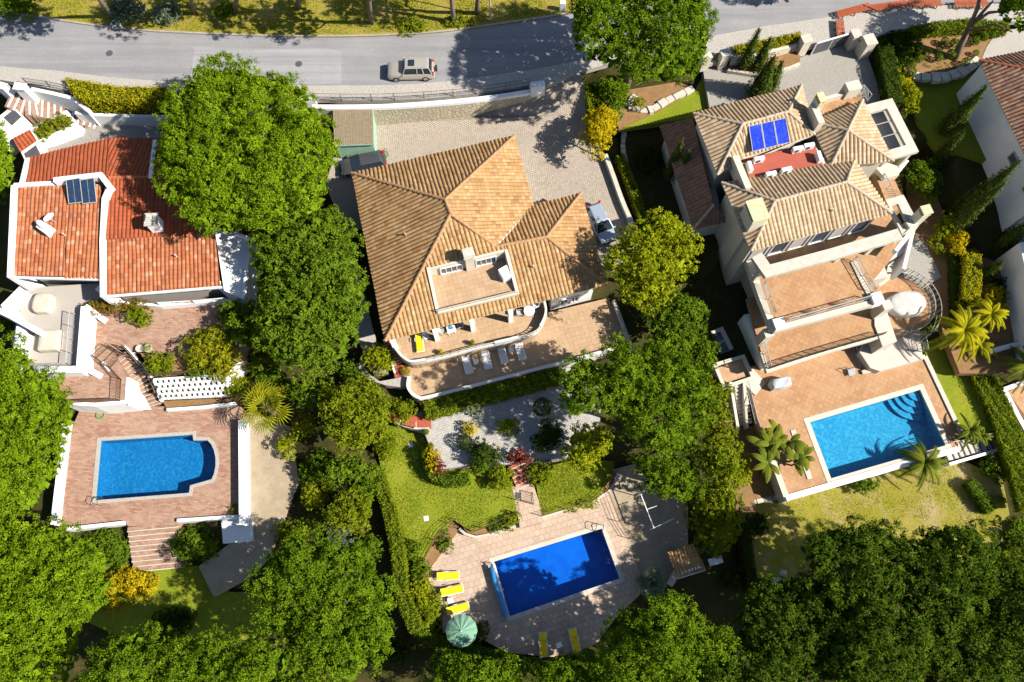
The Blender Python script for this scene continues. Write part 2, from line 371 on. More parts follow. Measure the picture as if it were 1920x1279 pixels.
M_yellow = plain('yellow_cushion', (.80, .56, .01), (.76, .50, .008), 3, .85, .08, .2)
M_canvas = plain('beige_canvas_cover', (.56, .50, .40), (.5, .45, .36), 2, .9, .1, .2)
M_sheet = plain('white_tarpaulin', (.52, .50, .47), (.44, .43, .41), 3, .6, .15, .3)
M_greysheet = plain('grey_tarpaulin', (.50, .52, .54), (.40, .43, .47), 3, .5, .2, .3)
M_green_p = plain('green_parasol_cloth', (.17, .33, .23), (.15, .29, .20), 2, .85, .1, .1)
M_shedwood = plain('weathered_boards', (.30, .235, .155), (.22, .17, .11), 4, .9, .4, .3)
M_mint = plain('mint_paint', (.33, .52, .38), (.27, .45, .34), 2, .6, .1, .05)
M_wood = plain('orange_wood', (.42, .10, .035), (.34, .08, .03), 4, .7, .2, .2)
M_bark = plain('pine_bark', (.24, .19, .15), (.15, .11, .085), 4, .95, .6, .8)
M_pot = plain('terracotta_pot', (.40, .15, .07), None, 3, .8, .2)
M_glass = glassy('window_glass', (.05, .07, .10), .06, .8)
M_carglass = glassy('car_glass', (.02, .03, .04), .05, .8)
M_solar = glassy('solar_glass_dark', (.018, .035, .075), .12, .6)
M_solarb = glassy('solar_glass_blue', (.012, .035, .50), .15, .6)
M_roller = plain('grey_shutter', (.09, .09, .10), None, 2, .6, .1)
M_tyre = plain('tyre_rubber', (.03, .03, .03), None, 4, .8, .2)
M_blue = plain('blue_pool_cover', (.03, .25, .62), (.025, .2, .5), 2, .5, .1)
M_hose = plain('green_hose', (.06, .35, .06), None, 2, .5, .1)
M_water_l = watermat('clear_pool_water', (.62, .94, 1.0)); M_water_m = watermat('deep_pool_water', (.45, .86, 1.0)); M_water_r = watermat('bright_pool_water', (.62, .95, 1.0))
M_basin_l = mosaic('blue_mosaic_caustics', (.008, .14, .36), (.007, .12, .33), (.035, .23, .45), .17); M_basin_m = mosaic('ultramarine_mosaic_caustics', (.005, .12, .52), (.004, .10, .48), (.010, .155, .57), .6); M_basin_r = mosaic('sky_blue_mosaic_caustics', (.010, .20, .40), (.012, .225, .44), (.08, .37, .55), .17)
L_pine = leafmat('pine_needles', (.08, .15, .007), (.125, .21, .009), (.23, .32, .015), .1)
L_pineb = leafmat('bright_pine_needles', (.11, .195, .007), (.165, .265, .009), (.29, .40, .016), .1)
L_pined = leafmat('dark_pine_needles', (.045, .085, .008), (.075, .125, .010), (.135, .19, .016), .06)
L_broad = leafmat('broad_leaves', (.08, .145, .010), (.125, .20, .012), (.20, .28, .018), .12)
L_olive = leafmat('yellow_green_leaves', (.22, .27, .009), (.32, .36, .012), (.44, .44, .02), .25)
L_yel = leafmat('golden_leaves', (.50, .36, .010), (.60, .46, .012), (.66, .54, .02), .3)
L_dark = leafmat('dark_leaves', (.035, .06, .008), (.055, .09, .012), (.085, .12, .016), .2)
L_hedge = leafmat('hedge_leaves', (.15, .21, .010), (.22, .27, .012), (.31, .33, .02), .25)
L_hedy = leafmat('golden_hedge_leaves', (.34, .34, .010), (.46, .41, .012), (.52, .40, .014), .25)
L_cyp = leafmat('cypress_foliage', (.075, .11, .02), (.10, .14, .025), (.15, .18, .03), .2)
L_grey = leafmat('grey_green_leaves', (.14, .19, .11), (.18, .23, .14), (.22, .26, .17), .25)
L_bou = leafmat('bougainvillea_leaves', (.14, .17, .012), (.22, .20, .02), (.26, .22, .03), .3, .8, ((.45, .02, .05), 7, .56))
L_red = leafmat('red_flowering_leaves', (.14, .10, .02), (.28, .04, .04), (.12, .12, .02), .3, 2.5)
L_palmy = leafmat('yellow_palm_fronds', (.20, .24, .012), (.32, .32, .015), (.44, .38, .02), .3)
L_palmf = leafmat('bright_yellow_fronds', (.32, .33, .012), (.46, .42, .014), (.55, .46, .02), .3)
def cells(m, c2):
    t = m.node_tree; bs = t.nodes['Principled BSDF']; p = wpos(t); n = noise(t, p, 3.5, 4, .7); c = bs.inputs['Base Color'].default_value[:3]
    a = mix(t, maprange(t, n.outputs[0], .45, .75, 0, 1), c, c2); mp = N(t, 'ShaderNodeMapping'); mp.inputs['Rotation'].default_value = (0, 0, -.27); t.links.new(p, mp.inputs[0])
    b = N(t, 'ShaderNodeTexBrick', offset=0); b.inputs['Scale'].default_value = 1; b.inputs['Brick Width'].default_value = .16; b.inputs['Row Height'].default_value = .32; b.inputs['Mortar Size'].default_value = .008; t.links.new(mp.outputs[0], b.inputs['Vector'])
    t.links.new(mix(t, maprange(t, b.outputs[1], 0, 1, 0, .5), a, tuple(q * .4 for q in c)), bs.inputs['Base Color'])
cells(M_solarb, (.05, .10, .62)); cells(M_solar, (.03, .06, .12))
M_parw = plain('weathered_white_render', (.66, .64, .60), (.60, .57, .52), .9, .85, .12, .1, stain=((.46, .43, .38), .45))
L_palmg = leafmat('green_palm_fronds', (.12, .17, .02), (.18, .22, .025), (.26, .27, .03), .35)
# ------------------------------------------------------------------ terrain
CTRL = [(0,0,.2),(400,0,.2),(800,0,.2),(1100,-20,.1),(200,-120,1),(800,-150,1),(1400,-150,.2),(1900,-150,.2),
 (0,90,-.1),(300,110,-.1),(600,120,-.1),(900,110,-.1),(1300,60,-.1),(1600,20,-.1),(1900,10,-.1),
 (80,220,-3),(250,240,-3.2),(0,300,-3.2),(200,400,-3.4),(50,600,-5),(0,450,-4.2),(300,620,-4.4),(470,500,-4.6),(300,850,-6.6),(100,850,-7.2),(510,850,-6.5),(540,1000,-7.2),
 (300,1100,-8.1),(100,1200,-8.6),(450,1200,-8.6),(600,1200,-8.6),(750,260,-3.2),(700,310,-3.4),(1080,330,-3.2),(640,420,-3.8),(640,560,-4.7),(600,700,-5.6),(900,500,-5),(900,700,-5.6),(1150,600,-5),
 (900,820,-6.2),(800,920,-6.9),(1080,880,-6.9),(1000,1080,-8),(850,1200,-8.4),(1100,1200,-8.6),(1200,230,-1.6),(1250,300,-2.9),(1250,420,-3.7),(1550,100,-1.2),(1700,120,-1.0),(1780,250,-2.2),
 (1220,500,-4.5),(1300,600,-5.7),(1230,750,-6.3),(1200,900,-7.2),(1350,900,-7.4),(1500,750,-6.6),(1750,450,-4.7),(1850,600,-5.8),(1850,900,-8.3),(1600,950,-8.2),(1500,1150,-9),(1850,1150,-9.6),(1900,300,-2.8),
 (700,1600,-11),(100,1600,-11),(1500,1600,-12),(-500,600,-6),(-500,0,-1),(-500,1200,-9),(2400,600,-6),(2400,0,0),(2400,1200,-10)]
CW = np.array([(lambda q: (q.x, q.y, c[2]))(P(*c)) for c in CTRL])
def Hn(x, y):
    x = np.asarray(x, dtype=float); y = np.asarray(y, dtype=float)
    d2 = (x[..., None] - CW[:, 0]) ** 2 + (y[..., None] - CW[:, 1]) ** 2 + 4.0
    wgt = d2 ** -1.6
    return (wgt * CW[:, 2]).sum(-1) / wgt.sum(-1)
def H(x, y): return float(Hn(np.array([x]), np.array([y]))[0])
def PH(px, py, dz=0.0):
    z = -4.0
    for _ in range(6):
        q = P(px, py, z); z = H(q.x, q.y) + dz
    return P(px, py, z)

FLATS = []      # (polygon xy, z) : the terrain is dug out beneath these
def inside(poly, X, Y):
    r = np.zeros(X.shape, bool); n = len(poly)
    for i in range(n):
        x1, y1 = poly[i][0], poly[i][1]; x2, y2 = poly[(i + 1) % n][0], poly[(i + 1) % n][1]
        if y1 == y2: continue
        c = ((y1 > Y) != (y2 > Y)) & (X < (x2 - x1) * (Y - y1) / (y2 - y1) + x1); r ^= c
    return r
def edge_dist(poly, X, Y):
    d = np.full(X.shape, 1e9); n = len(poly)
    for i in range(n):
        ax, ay = poly[i][0], poly[i][1]; bx, by = poly[(i + 1) % n][0] - ax, poly[(i + 1) % n][1] - ay
        L = bx * bx + by * by + 1e-9; t = np.clip(((X - ax) * bx + (Y - ay) * by) / L, 0, 1)
        d = np.minimum(d, np.hypot(X - ax - t * bx, Y - ay - t * by))
    return d
def flat(name, pts, z, mat, th=1.6, kind='structure', dig=True):
    """a paved or planted terrace: a slab with real skirts"""
    w3 = PL(pts, z); 
    if dig: FLATS.append((w3, min(q.z for q in w3)))
    return MB().slab(w3, th).build(name, mat, kind=kind)

def smooth(pts, k=4, closed=False):
    """Catmull-Rom through pixel or world points"""
    out = []; n = len(pts)
    for i in range(n if closed else n - 1):
        a, b, c, d = [pts[j % n] if closed else pts[min(max(j, 0), n - 1)] for j in (i - 1, i, i + 1, i + 2)]
        for s_ in range(k):
            t = s_ / k; out.append(tuple(.5 * (2 * b[m] + (c[m] - a[m]) * t + (2 * a[m] - 5 * b[m] + 4 * c[m] - d[m]) * t * t + (3 * b[m] - a[m] - 3 * c[m] + d[m]) * t ** 3) for m in range(len(b))))
    if not closed: out.append(tuple(pts[-1]))
    return out

# --- road, verge and pavements
NEDGE = [(-300, -30), (0, 21), (60, 30), (160, 46), (270, 58), (360, 63), (500, 68), (640, 69), (740, 66), (830, 60), (940, 45), (1060, 27), (1200, -5), (1330, -60)]
SEDGE = [(-300, 90), (0, 124), (100, 132), (200, 144), (290, 151), (360, 154), (580, 160), (640, 160), (735, 159), (830, 153), (917, 142), (1000, 130), (1070, 117), (1330, 68), (1440, 48), (1567, 30), (1700, 12), (1930, 2), (2400, -10)]
flat('road', smooth(NEDGE) + [(1500, -200), (2400, -200)] + smooth(SEDGE)[::-1], 0.0, M_asph, .5)
MB().sheet(PL(smooth([(365, 88), (500, 92), (640, 96), (640, 160)]) [:9] + [(640, 158), (480, 157), (357, 152)], .005)).build('road_patch', M_asph2, kind='structure')
flat('verge', [(-300, -330)] + smooth(NEDGE) + [(1330, -330)], .10, M_verge, .4)
MB().wall(PL(smooth(NEDGE)[:-6]), .16, -.1, .16).build('kerb', M_kerb, kind='structure')
WALLN = [(-60, 140), (0, 150), (55, 158), (140, 172), (330, 186), (480, 190), (600, 186), (640, 188), (740, 187), (850, 180), (990, 160)]
flat('pavement', [(p[0], p[1]) for p in smooth(SEDGE)[4:53]] + [(1085, 135), (1000, 170)] + smooth(WALLN)[::-1] + [(-300, 120)], .07, M_side, .6)
flat('pavement', [(1318, 100), (1330, 68), (1440, 48), (1567, 30), (1700, 12), (2400, -10), (2400, 60), (1920, 40), (1800, 42), (1670, 57), (1640, 70), (1600, 66), (1520, 88), (1400, 100), (1330, 120)], .07, M_side, .5)

# --- middle driveway: falls from the road to the yard
DZ = lambda x, y: -2.7 if y > 260 else max(-2.7, -2.7 * (y - 130) / 130.0)
drv = [(1000, 166, -.55), (1085, 130, 0.02), (1100, 170, -.8), (1100, 215, -1.75), (1110, 260, -2.5), (1140, 300, -2.7), (1190, 420, -2.7), (1200, 470, -2.7), (1130, 520, -2.7), (960, 480, -2.7), (640, 420, -3.1), (610, 345, -3.1), (625, 300, -2.9), (625, 225, -2.8), (700, 232, -2.75), (860, 218, -2.7), (950, 200, -1.8)]
W3 = PL(drv, 0); FLATS.append((W3[:], -3.1)); FLATS.append((PL([(1000, 160), (1110, 120), (1110, 215), (960, 215)], -1), -1.8))
MB().slab(W3, .5).build('driveway', M_cob, kind='structure')

# --- left property
flat('court', [(95, 275), (190, 222), (330, 212), (420, 212), (420, 275), (290, 275), (60, 320)], -2.8, M_cob2, 1)
flat('brick_terrace', [(176, 585), (240, 572), (440, 556), (475, 610), (462, 680), (420, 690), (320, 700), (295, 700), (250, 672), (222, 655), (150, 660), (120, 700), (120, 752), (175, 758), (235, 752), (236, 705), (205, 660)], -3.3, M_brick, 2.4)
flat('brick_terrace', [(110, 640), (176, 585), (212, 658), (236, 705), (235, 752), (140, 760), (110, 740)], -3.296, M_brick, 2.4)
flat('grey_terrace', [(50, 540), (200, 530), (200, 560), (160, 575), (148, 690), (60, 690), (20, 640)], -2.9, M_grwall, 2)
POOL_L = [(189, 827), (363, 815), (364, 826)] + [(382 + 24 * math.sin(a) , 867 - 44 * math.cos(a)) for a in [.35, .7, 1.05, 1.4, 1.75, 2.1, 2.4]] + [(358, 911), (356, 925), (179, 939)]
flat('garden_path', [(455, 770), (545, 800), (560, 900), (520, 1010), (500, 1050), (470, 1080), (400, 1118), (372, 1062), (430, 1020), (470, 1015), (470, 900)], -7.0, M_sand, .8)
flat('lower_lawn', [(200, 1040), (250, 1070), (370, 1060), (430, 1110), (520, 1110), (560, 1180), (300, 1230), (150, 1160)], -7.9, M_grass, .6)

# --- middle property
GZ = -5.4
flat('garden_court', [(752, 795), (800, 765), (800, 735), (1010, 690), (1130, 690), (1125, 790), (1060, 858), (985, 870), (880, 872), (818, 882), (803, 830), (796, 812)], GZ, M_grey, 1.6)
flat('lawn', [(700, 815), (745, 790), (800, 812), (810, 870), (870, 880), (960, 880), (963, 915), (976, 960), (935, 975), (885, 996), (865, 985), (850, 975), (815, 1010), (797, 1048), (755, 1052), (735, 1000), (715, 880)], -6.5, M_grass, .9)
flat('lawn', [(1008, 925), (1000, 880), (1090, 860), (1148, 865), (1150, 890), (1120, 935), (1060, 955), (1015, 968)], -6.5, M_grass, .9)
flat('garden_path', [(960, 912), (1000, 908), (1012, 945), (1020, 980), (975, 990)], -6.49, M_deckm, .6)
POOL_M = [(926, 1053), (1128, 991), (1162, 1085), (956, 1156)]
flat('gravel_yard', [(1120, 930), (1150, 880), (1190, 870), (1290, 950), (1290, 1060), (1230, 1100), (1180, 1060), (1160, 1010)], -7.39, M_sand, .8)
# --- right property
flat('driveway', [(1440, 120), (1500, 108), (1585, 75), (1618, 80), (1650, 170), (1650, 215), (1500, 240), (1340, 240), (1330, 200), (1318, 130), (1330, 115), (1390, 130)], -.9, M_cob2, 1)
flat('lawn', [(1325, 130), (1342, 205), (1295, 222), (1160, 240), (1175, 215), (1235, 205), (1300, 175)], -1.45, M_grass, .8)
flat('shade_toned_bed', [(1160, 240), (1345, 200), (1345, 500), (1240, 560), (1215, 400), (1170, 330)], -3.0, M_under, 1.2)  # dark bed soil replaces lawn, putting part of the villa's shade into the colour
POOL_R = [(1517, 792), (1724, 731), (1772, 836), (1557, 898)]
flat('rear_lawn', [(1380, 945), (1455, 920), (1600, 880), (1780, 850), (1880, 900), (1900, 1000), (1820, 1060), (1700, 1080), (1600, 1090), (1480, 1090), (1390, 1080)], -8.0, M_grass2, .8)
flat('side_lawn', [(1725, 640), (1765, 640), (1840, 735), (1895, 810), (1805, 812)], -6.4, M_grass, .8)
flat('side_path', [(1690, 455), (1730, 445), (1765, 520), (1700, 560)], -4.9, M_cob2, 1)
flat('upper_lawn', [(1700, 150), (1790, 145), (1850, 120), (1850, 300), (1760, 280), (1720, 230)], -2.0, M_grass, .8)
flat('planting_bed', [(1650, 95), (1700, 60), (1850, 45), (1900, 80), (1810, 140), (1720, 150)], -1.0, M_bed, .8)
flat('neighbour_drive', [(1850, 88), (1870, 60), (1990, 40), (1990, 130), (1880, 128), (1835, 125)], -.96, M_side, .5)
flat('planting_bed', [(1290, 240), (1345, 330), (1345, 700), (1420, 960), (1380, 960), (1340, 760), (1300, 620)], -6.3, M_bed, .4, dig=False)
flat('planting_bed', [(1380, 800), (1440, 800), (1465, 925), (1385, 945)], -7.3, M_bed, .8)
flat('planting_bed', [(1690, 300), (1740, 330), (1800, 470), (1900, 500), (1900, 700), (1800, 700), (1720, 500)], -5.0, M_bed, .8)
flat('neighbour_terrace', [(1890, 735), (1960, 700), (2000, 900), (1960, 830)], -6.2, M_terra2, 1)
# shrubbery beds behind the verge stones and the top right pine bed
flat('planting_bed', [(1170, 170), (1290, 150), (1290, 175), (1240, 205), (1160, 240), (1150, 200)], -1.2, M_bed, .8)

def terrain():
    Wx0, Wx1, Wy0, Wy1, st = -75, 75, -40, 70, .8
    xs = np.arange(Wx0, Wx1 + .1, st); ys = np.arange(Wy0, Wy1 + .1, st)
    xs = np.concatenate([[-600, -300, -150], xs, [150, 300, 600]]); ys = np.concatenate([[-600, -300, -120], ys, [120, 300, 600]])
    X, Y = np.meshgrid(xs, ys); Z = Hn(X, Y)
    rs = np.random.RandomState(3); Z = Z + .06 * (np.sin(X * 1.3 + Y * .7) + np.sin(Y * 1.9 - X * .6))
    for poly, z in FLATS:
        m = inside(poly, X, Y) | (edge_dist(poly, X, Y) < .75)
        Z = np.where(m, np.minimum(Z, z - .35), Z)
    ny, nx = X.shape; V = np.stack([X, Y, Z], -1).reshape(-1, 3)
    idx = np.arange(nx * ny).reshape(ny, nx); F = np.stack([idx[:-1, :-1], idx[:-1, 1:], idx[1:, 1:], idx[1:, :-1]], -1).reshape(-1, 4)
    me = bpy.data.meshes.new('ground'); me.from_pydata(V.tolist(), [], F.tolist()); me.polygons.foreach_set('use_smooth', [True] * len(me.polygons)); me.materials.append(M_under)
    o = bpy.data.objects.new('ground', me); COL.objects.link(o); o['kind'] = 'structure'
# ------------------------------------------------------------------ foliage
def quads(C, Nn, size, aspect, rs):
    """leaf faces centred on C with normals Nn"""
    n = len(C); Nn = Nn / (np.linalg.norm(Nn, axis=1, keepdims=True) + 1e-9)
    a = rs.normal(size=(n, 3)); a -= Nn * (a * Nn).sum(1, keepdims=True); a /= (np.linalg.norm(a, axis=1, keepdims=True) + 1e-9)
    b = np.cross(Nn, a); s_ = (size * (.6 + .8 * rs.rand(n)))[:, None]
    a = a * s_ * .5; b = b * s_ * .5 * aspect
    bend = Nn * s_ * .12
    return np.stack([C - a - bend, C - b * 1.0 + bend * .5, C + a - bend, C + b + bend * .5], 1).reshape(-1, 3)
def leafmesh(name, V, mat, parent=None, extra=None, **kw):
    n = len(V) // 4; me = bpy.data.meshes.new(name)
    ev = np.zeros((0, 3)); ef = []
    me.vertices.add(len(V)); me.vertices.foreach_set('co', V.astype(np.float32).ravel())
    me.loops.add(4 * n); me.loops.foreach_set('vertex_index', np.arange(4 * n, dtype=np.int32))
    me.polygons.add(n); me.polygons.foreach_set('loop_start', np.arange(0, 4 * n, 4, dtype=np.int32)); me.polygons.foreach_set('loop_total', np.full(n, 4, dtype=np.int32))
    me.update(calc_edges=True); me.materials.append(mat)
    return link_mesh(name, me, parent, **kw)
def sphere_dirs(n, rs, zmin=-.15):
    z = zmin + (1 - zmin) * rs.rand(n); a = rs.rand(n) * 2 * np.pi; r = np.sqrt(np.maximum(0, 1 - z * z))
    return np.stack([r * np.cos(a), r * np.sin(a), z], 1)
STY = {  # lobe spacing, tuft size, leaf size, leaves per tuft, aspect, lobe squash
 'pine': dict(s=1.3, ts=.60, lf=.17, n=36, asp=.45, sq=.75),
 'broad': dict(s=1.2, ts=.52, lf=.18, n=24, asp=.6, sq=.85),
 'loose': dict(s=1.0, ts=.42, lf=.17, n=14, asp=.55, sq=.85),
 'shrub': dict(s=.62, ts=.28, lf=.16, n=8, asp=.5, sq=.85)}
def crown_verts(poly, z0, hgt, style, seed, dens=1.0, rough=1.0, ragged=.5):
    """poly: world outline (list of xy); z0: rim height; hgt: dome height"""
    rs = np.random.RandomState(seed); st = STY[style]; s = st['s']
    pts = np.array([(p[0], p[1]) for p in poly]); mn, mx = pts.min(0), pts.max(0)
    A = abs(area2([tuple(p) for p in pts])); 
    cand = mn + rs.rand(int(12 * A / s ** 2) + 80, 2) * (mx - mn)
    m = inside(poly, cand[:, 0], cand[:, 1]) & (edge_dist(poly, cand[:, 0], cand[:, 1]) > (.22 * s if A > 30 else .08)); cand = cand[m]; L = []
    for c in cand:
        if all((c[0] - q[0]) ** 2 + (c[1] - q[1]) ** 2 > (s * .72) ** 2 for q in L): L.append(c)
    L = np.array(L) if L else np.array([pts.mean(0)])
    d = edge_dist(poly, L[:, 0], L[:, 1]); Rm = max(d.max(), .4)
    lr = s * (.52 + .38 * rs.rand(len(L))); q = np.clip(d / (Rm * .95), 0, 1)
    zc = z0 + hgt * np.sqrt(np.maximum(0, 1 - (1 - q) ** 2.2)) - lr * .6 + rs.normal(size=len(L)) * .34 * s * rough
    out = []
    # rim lobes hang a little lower; a second layer inside closes the crown
    for k in range(len(L)):
        r = lr[k]; n = max(8, int(dens * 2 * np.pi * r * r * 1.35 / st['ts'] ** 2))
        D = sphere_dirs(n, rs, -.35 if d[k] < s else .0)
        T = np.array([L[k][0], L[k][1], zc[k]]) + D * np.array([r, r, r * st['sq']]) * (1 + .22 * (rs.rand(n, 1) - .5))
        m_ = st['n']; C = np.repeat(T, m_, 0) + rs.normal(size=(n * m_, 3)) * st['ts'] * .21
        Dn = np.repeat(D, m_, 0) * .8 + rs.normal(size=(n * m_, 3)) * .55 + np.array([0, 0, .35])
        out.append(quads(C, Dn, np.full(n * m_, st['lf']), st['asp'], rs))
    # inner filling: larger, sparser leaves under the surface
    nn = int(dens * A * 2.2 / st['lf'] ** .5 * 6); cand = mn + rs.rand(nn, 2) * (mx - mn); m = inside(poly, cand[:, 0], cand[:, 1]); cand = cand[m]
    if len(cand):
        dd = edge_dist(poly, cand[:, 0], cand[:, 1]); cand = cand[dd > .3]; dd = dd[dd > .3]; qq = np.clip(dd / (Rm * .95), 0, 1)
        zz = z0 + hgt * np.sqrt(np.maximum(0, 1 - (1 - qq) ** 2.2)) - s * (.62 + .6 * rs.rand(len(cand)))
        out.append(quads(np.column_stack([cand, zz]), rs.normal(size=(len(cand), 3)) * .45 + np.array([0, 0, 1]), np.full(len(cand), st['lf'] * 3.4), .75, rs))
    return np.concatenate(out), L, zc
def blobpoly(cx, cy, rx, ry, seed, n=22, amp=.10):
    rs = np.random.RandomState(seed + 5); ph = rs.rand(4) * 6.28
    return [(cx + rx * (1 + amp * (math.sin(2 * a + ph[0]) + .8 * math.sin(3 * a + ph[1]) + .6 * math.sin(5 * a + ph[2]))) * math.cos(a),
             cy + ry * (1 + amp * (math.sin(2 * a + ph[0]) + .8 * math.sin(3 * a + ph[1]) + .6 * math.sin(5 * a + ph[2]))) * math.sin(a)) for a in [2 * math.pi * i / n for i in range(n)]]
def tree(kind, label, cat, outline, zr, hgt, mat, style='pine', seed=1, base=None, trunk_r=.28, group=None, dens=1.0, bark=None, trunk=True, rough=1.0):
    """outline: pixels of the crown's rim at height zr, or (cx, cy, rx, ry) pixels of a blob"""
    if len(outline) == 4 and not isinstance(outline[0], (tuple, list)):
        cx, cy, rx, ry = outline; outline = blobpoly(cx, cy, rx, ry, seed)
    poly = [(q.x, q.y) for q in PL(outline, zr)]
    c = np.mean(np.array(poly), 0)
    if base is None: bx, by = c[0] + R(-.4, .4), c[1] + R(-.4, .4)
    else:
        q = PH(*base); bx, by = q.x, q.y
    bz = H(bx, by) - .15
    t = thing(kind, label, cat, (bx, by, bz), group)
    V, L, zc = crown_verts(poly, zr, hgt, style, seed, dens, rough)
    leafmesh('crown', V, mat, t)
    if trunk:
        rs = random.Random(seed); m = MB(); top = Vector((c[0], c[1], zr + hgt * .25)); b = Vector((bx, by, bz))
        mid = b.lerp(top, .55) + Vector((rs.uniform(-.3, .3), rs.uniform(-.3, .3), 0))
        fork = b.lerp(top, .62)
        m.tube([b, b.lerp(mid, .5), mid, fork, top], [trunk_r * 1.25, trunk_r, trunk_r * .85, trunk_r * .7, trunk_r * .3], 8)
        k = min(9, max(3, len(L) // 6))
        for i in sorted(rs.sample(range(len(L)), min(k, len(L)))):
            e = Vector((L[i][0], L[i][1], zc[i] - .2)); h = fork.lerp(e, .5) + Vector((0, 0, -.1 * (e - fork).length))
            m.tube([b.lerp(top, rs.uniform(.5, .8)), h, e], [trunk_r * .45, trunk_r * .3, trunk_r * .1], 5)
        m.build('trunk', bark or M_bark, t, smooth=True)
    return t
def shrub(label, outline, z0, hgt, mat, style='shrub', seed=1, name='shrub', cat='shrub', group=None, dens=1.0, zr=None, base=None):
    """low plant, foliage to the ground, single mesh with inner stems"""
    if len(outline) == 4 and not isinstance(outline[0], (tuple, list)):
        cx, cy, rx, ry = outline; outline = blobpoly(cx, cy, rx, ry, seed)
    zr = z0 + hgt * .35 if zr is None else zr
    poly = [(q.x, q.y) for q in PL(outline, zr)]; c = np.mean(np.array(poly), 0)
    V, L, zc = crown_verts(poly, zr, hgt - (zr - z0), style, seed, dens)
    rs = np.random.RandomState(seed)        # skirt of leaves down to the soil
    pp = np.array(poly); n = len(pp); per = sum(np.hypot(*(pp[(i + 1) % n] - pp[i])) for i in range(n)); k = int(per * max(.3, zr - z0) * 55 * dens)
    i = rs.randint(0, n, k); t_ = rs.rand(k, 1); E = pp[i] * (1 - t_) + pp[(i + 1) % n] * t_; E = c + (E - c) * (.8 + .2 * rs.rand(k, 1))
    C = np.column_stack([E, z0 + (zr - z0 + .2) * rs.rand(k)]); Nn = np.column_stack([E - c, np.full(k, .5)]) + rs.normal(size=(k, 3)) * .5
    V = np.concatenate([V, quads(C, Nn, np.full(k, STY[style]['lf']), STY[style]['asp'], rs)])
    t = thing(name, label, cat, (c[0], c[1], z0), group)
    leafmesh('foliage', V, mat, t)
    m = MB(); r = random.Random(seed)
    for i in range(min(6, len(L))):
        q = L[r.randrange(len(L))]; m.tube([(c[0], c[1], z0 - .1), ((c[0] + q[0]) / 2, (c[1] + q[1]) / 2, z0 + hgt * .3), (q[0], q[1], z0 + hgt * .6)], [.05, .04, .015], 5)
    m.build('stem', M_bark, t)
    return t
def hedge(label, path_px, wdt, z0, hgt, mat, seed=1, group=None, dens=1.0, name='hedge', lf=.16, poly=False):
    """clipped hedge: dense leaf faces over a woody core. path at the hedge foot level"""
    rs = np.random.RandomState(seed); t0 = PL(path_px, z0 if not isinstance(z0, (list, tuple)) else 0)
    if poly:
        pg = [(q.x, q.y) for q in t0]
    else:
        pth = [Vector((q.x, q.y)) for q in t0]; m = MB(); m.wall(pth, wdt, 0, 1)
        n = len(pth); Rr = [m.v[4 * i][:2] for i in range(n)]; Ll = [m.v[4 * i + 1][:2] for i in range(n)]; pg = Rr + Ll[::-1]
    if area2(pg) < 0: pg = pg[::-1]
    z0 = z0 if not isinstance(z0, (list, tuple)) else min(z0)
    c = np.mean(np.array(pg), 0); t = thing(name, label, 'hedge', (c[0], c[1], z0), group)
    pp = np.array(pg); n = len(pp); out = []; mn, mx = pp.min(0), pp.max(0); A = abs(area2(pg))
    k = int(A * 150 * dens * (mx - mn).prod() / A); Q = mn + rs.rand(k, 2) * (mx - mn); Q = Q[inside(pg, Q[:, 0], Q[:, 1])]
    bumpz = .07 * np.sin(Q[:, 0] * 3.1) * np.sin(Q[:, 1] * 2.7 + 1) + .10 * np.sin(Q[:, 0] * 7.3 + Q[:, 1] * 4)
    C = np.column_stack([Q, z0 + hgt + bumpz + rs.normal(size=len(Q)) * .07]); out.append(quads(C, rs.normal(size=(len(Q), 3)) * .6 + np.array([0, 0, 1]), np.full(len(Q), lf), .5, rs))
    for i in range(n):
        a, b = pp[i], pp[(i + 1) % n]; l = np.hypot(*(b - a)); k = int(l * hgt * 130 * dens)
        if k < 1: continue
        u = rs.rand(k, 1); E = a + (b - a) * u; nr = np.array([b[1] - a[1], a[0] - b[0]]) / (l + 1e-9); zz = z0 + hgt * rs.rand(k)
        E = E + nr * (rs.normal(size=(k, 1)) * .06 + .05 * np.sin(E[:, :1] * 5 + zz[:, None] * 4))
        out.append(quads(np.column_stack([E, zz]), np.column_stack([np.repeat(nr[None], k, 0), np.full(k, .3)]) + rs.normal(size=(k, 3)) * .55, np.full(k, lf), .5, rs))
    leafmesh('foliage', np.concatenate(out), mat, t)
    core = c + (pp - c) * (1 - .18 / max(.8, math.sqrt(A))) if poly else None
    m = MB()
    if poly: m.prism([tuple(q) for q in core], z0, z0 + hgt - .14)
    else: m.wall(pth, max(.12, wdt - .24), z0, z0 + hgt - .14)
    m.build('woody_core', L_dark, t)
    return t
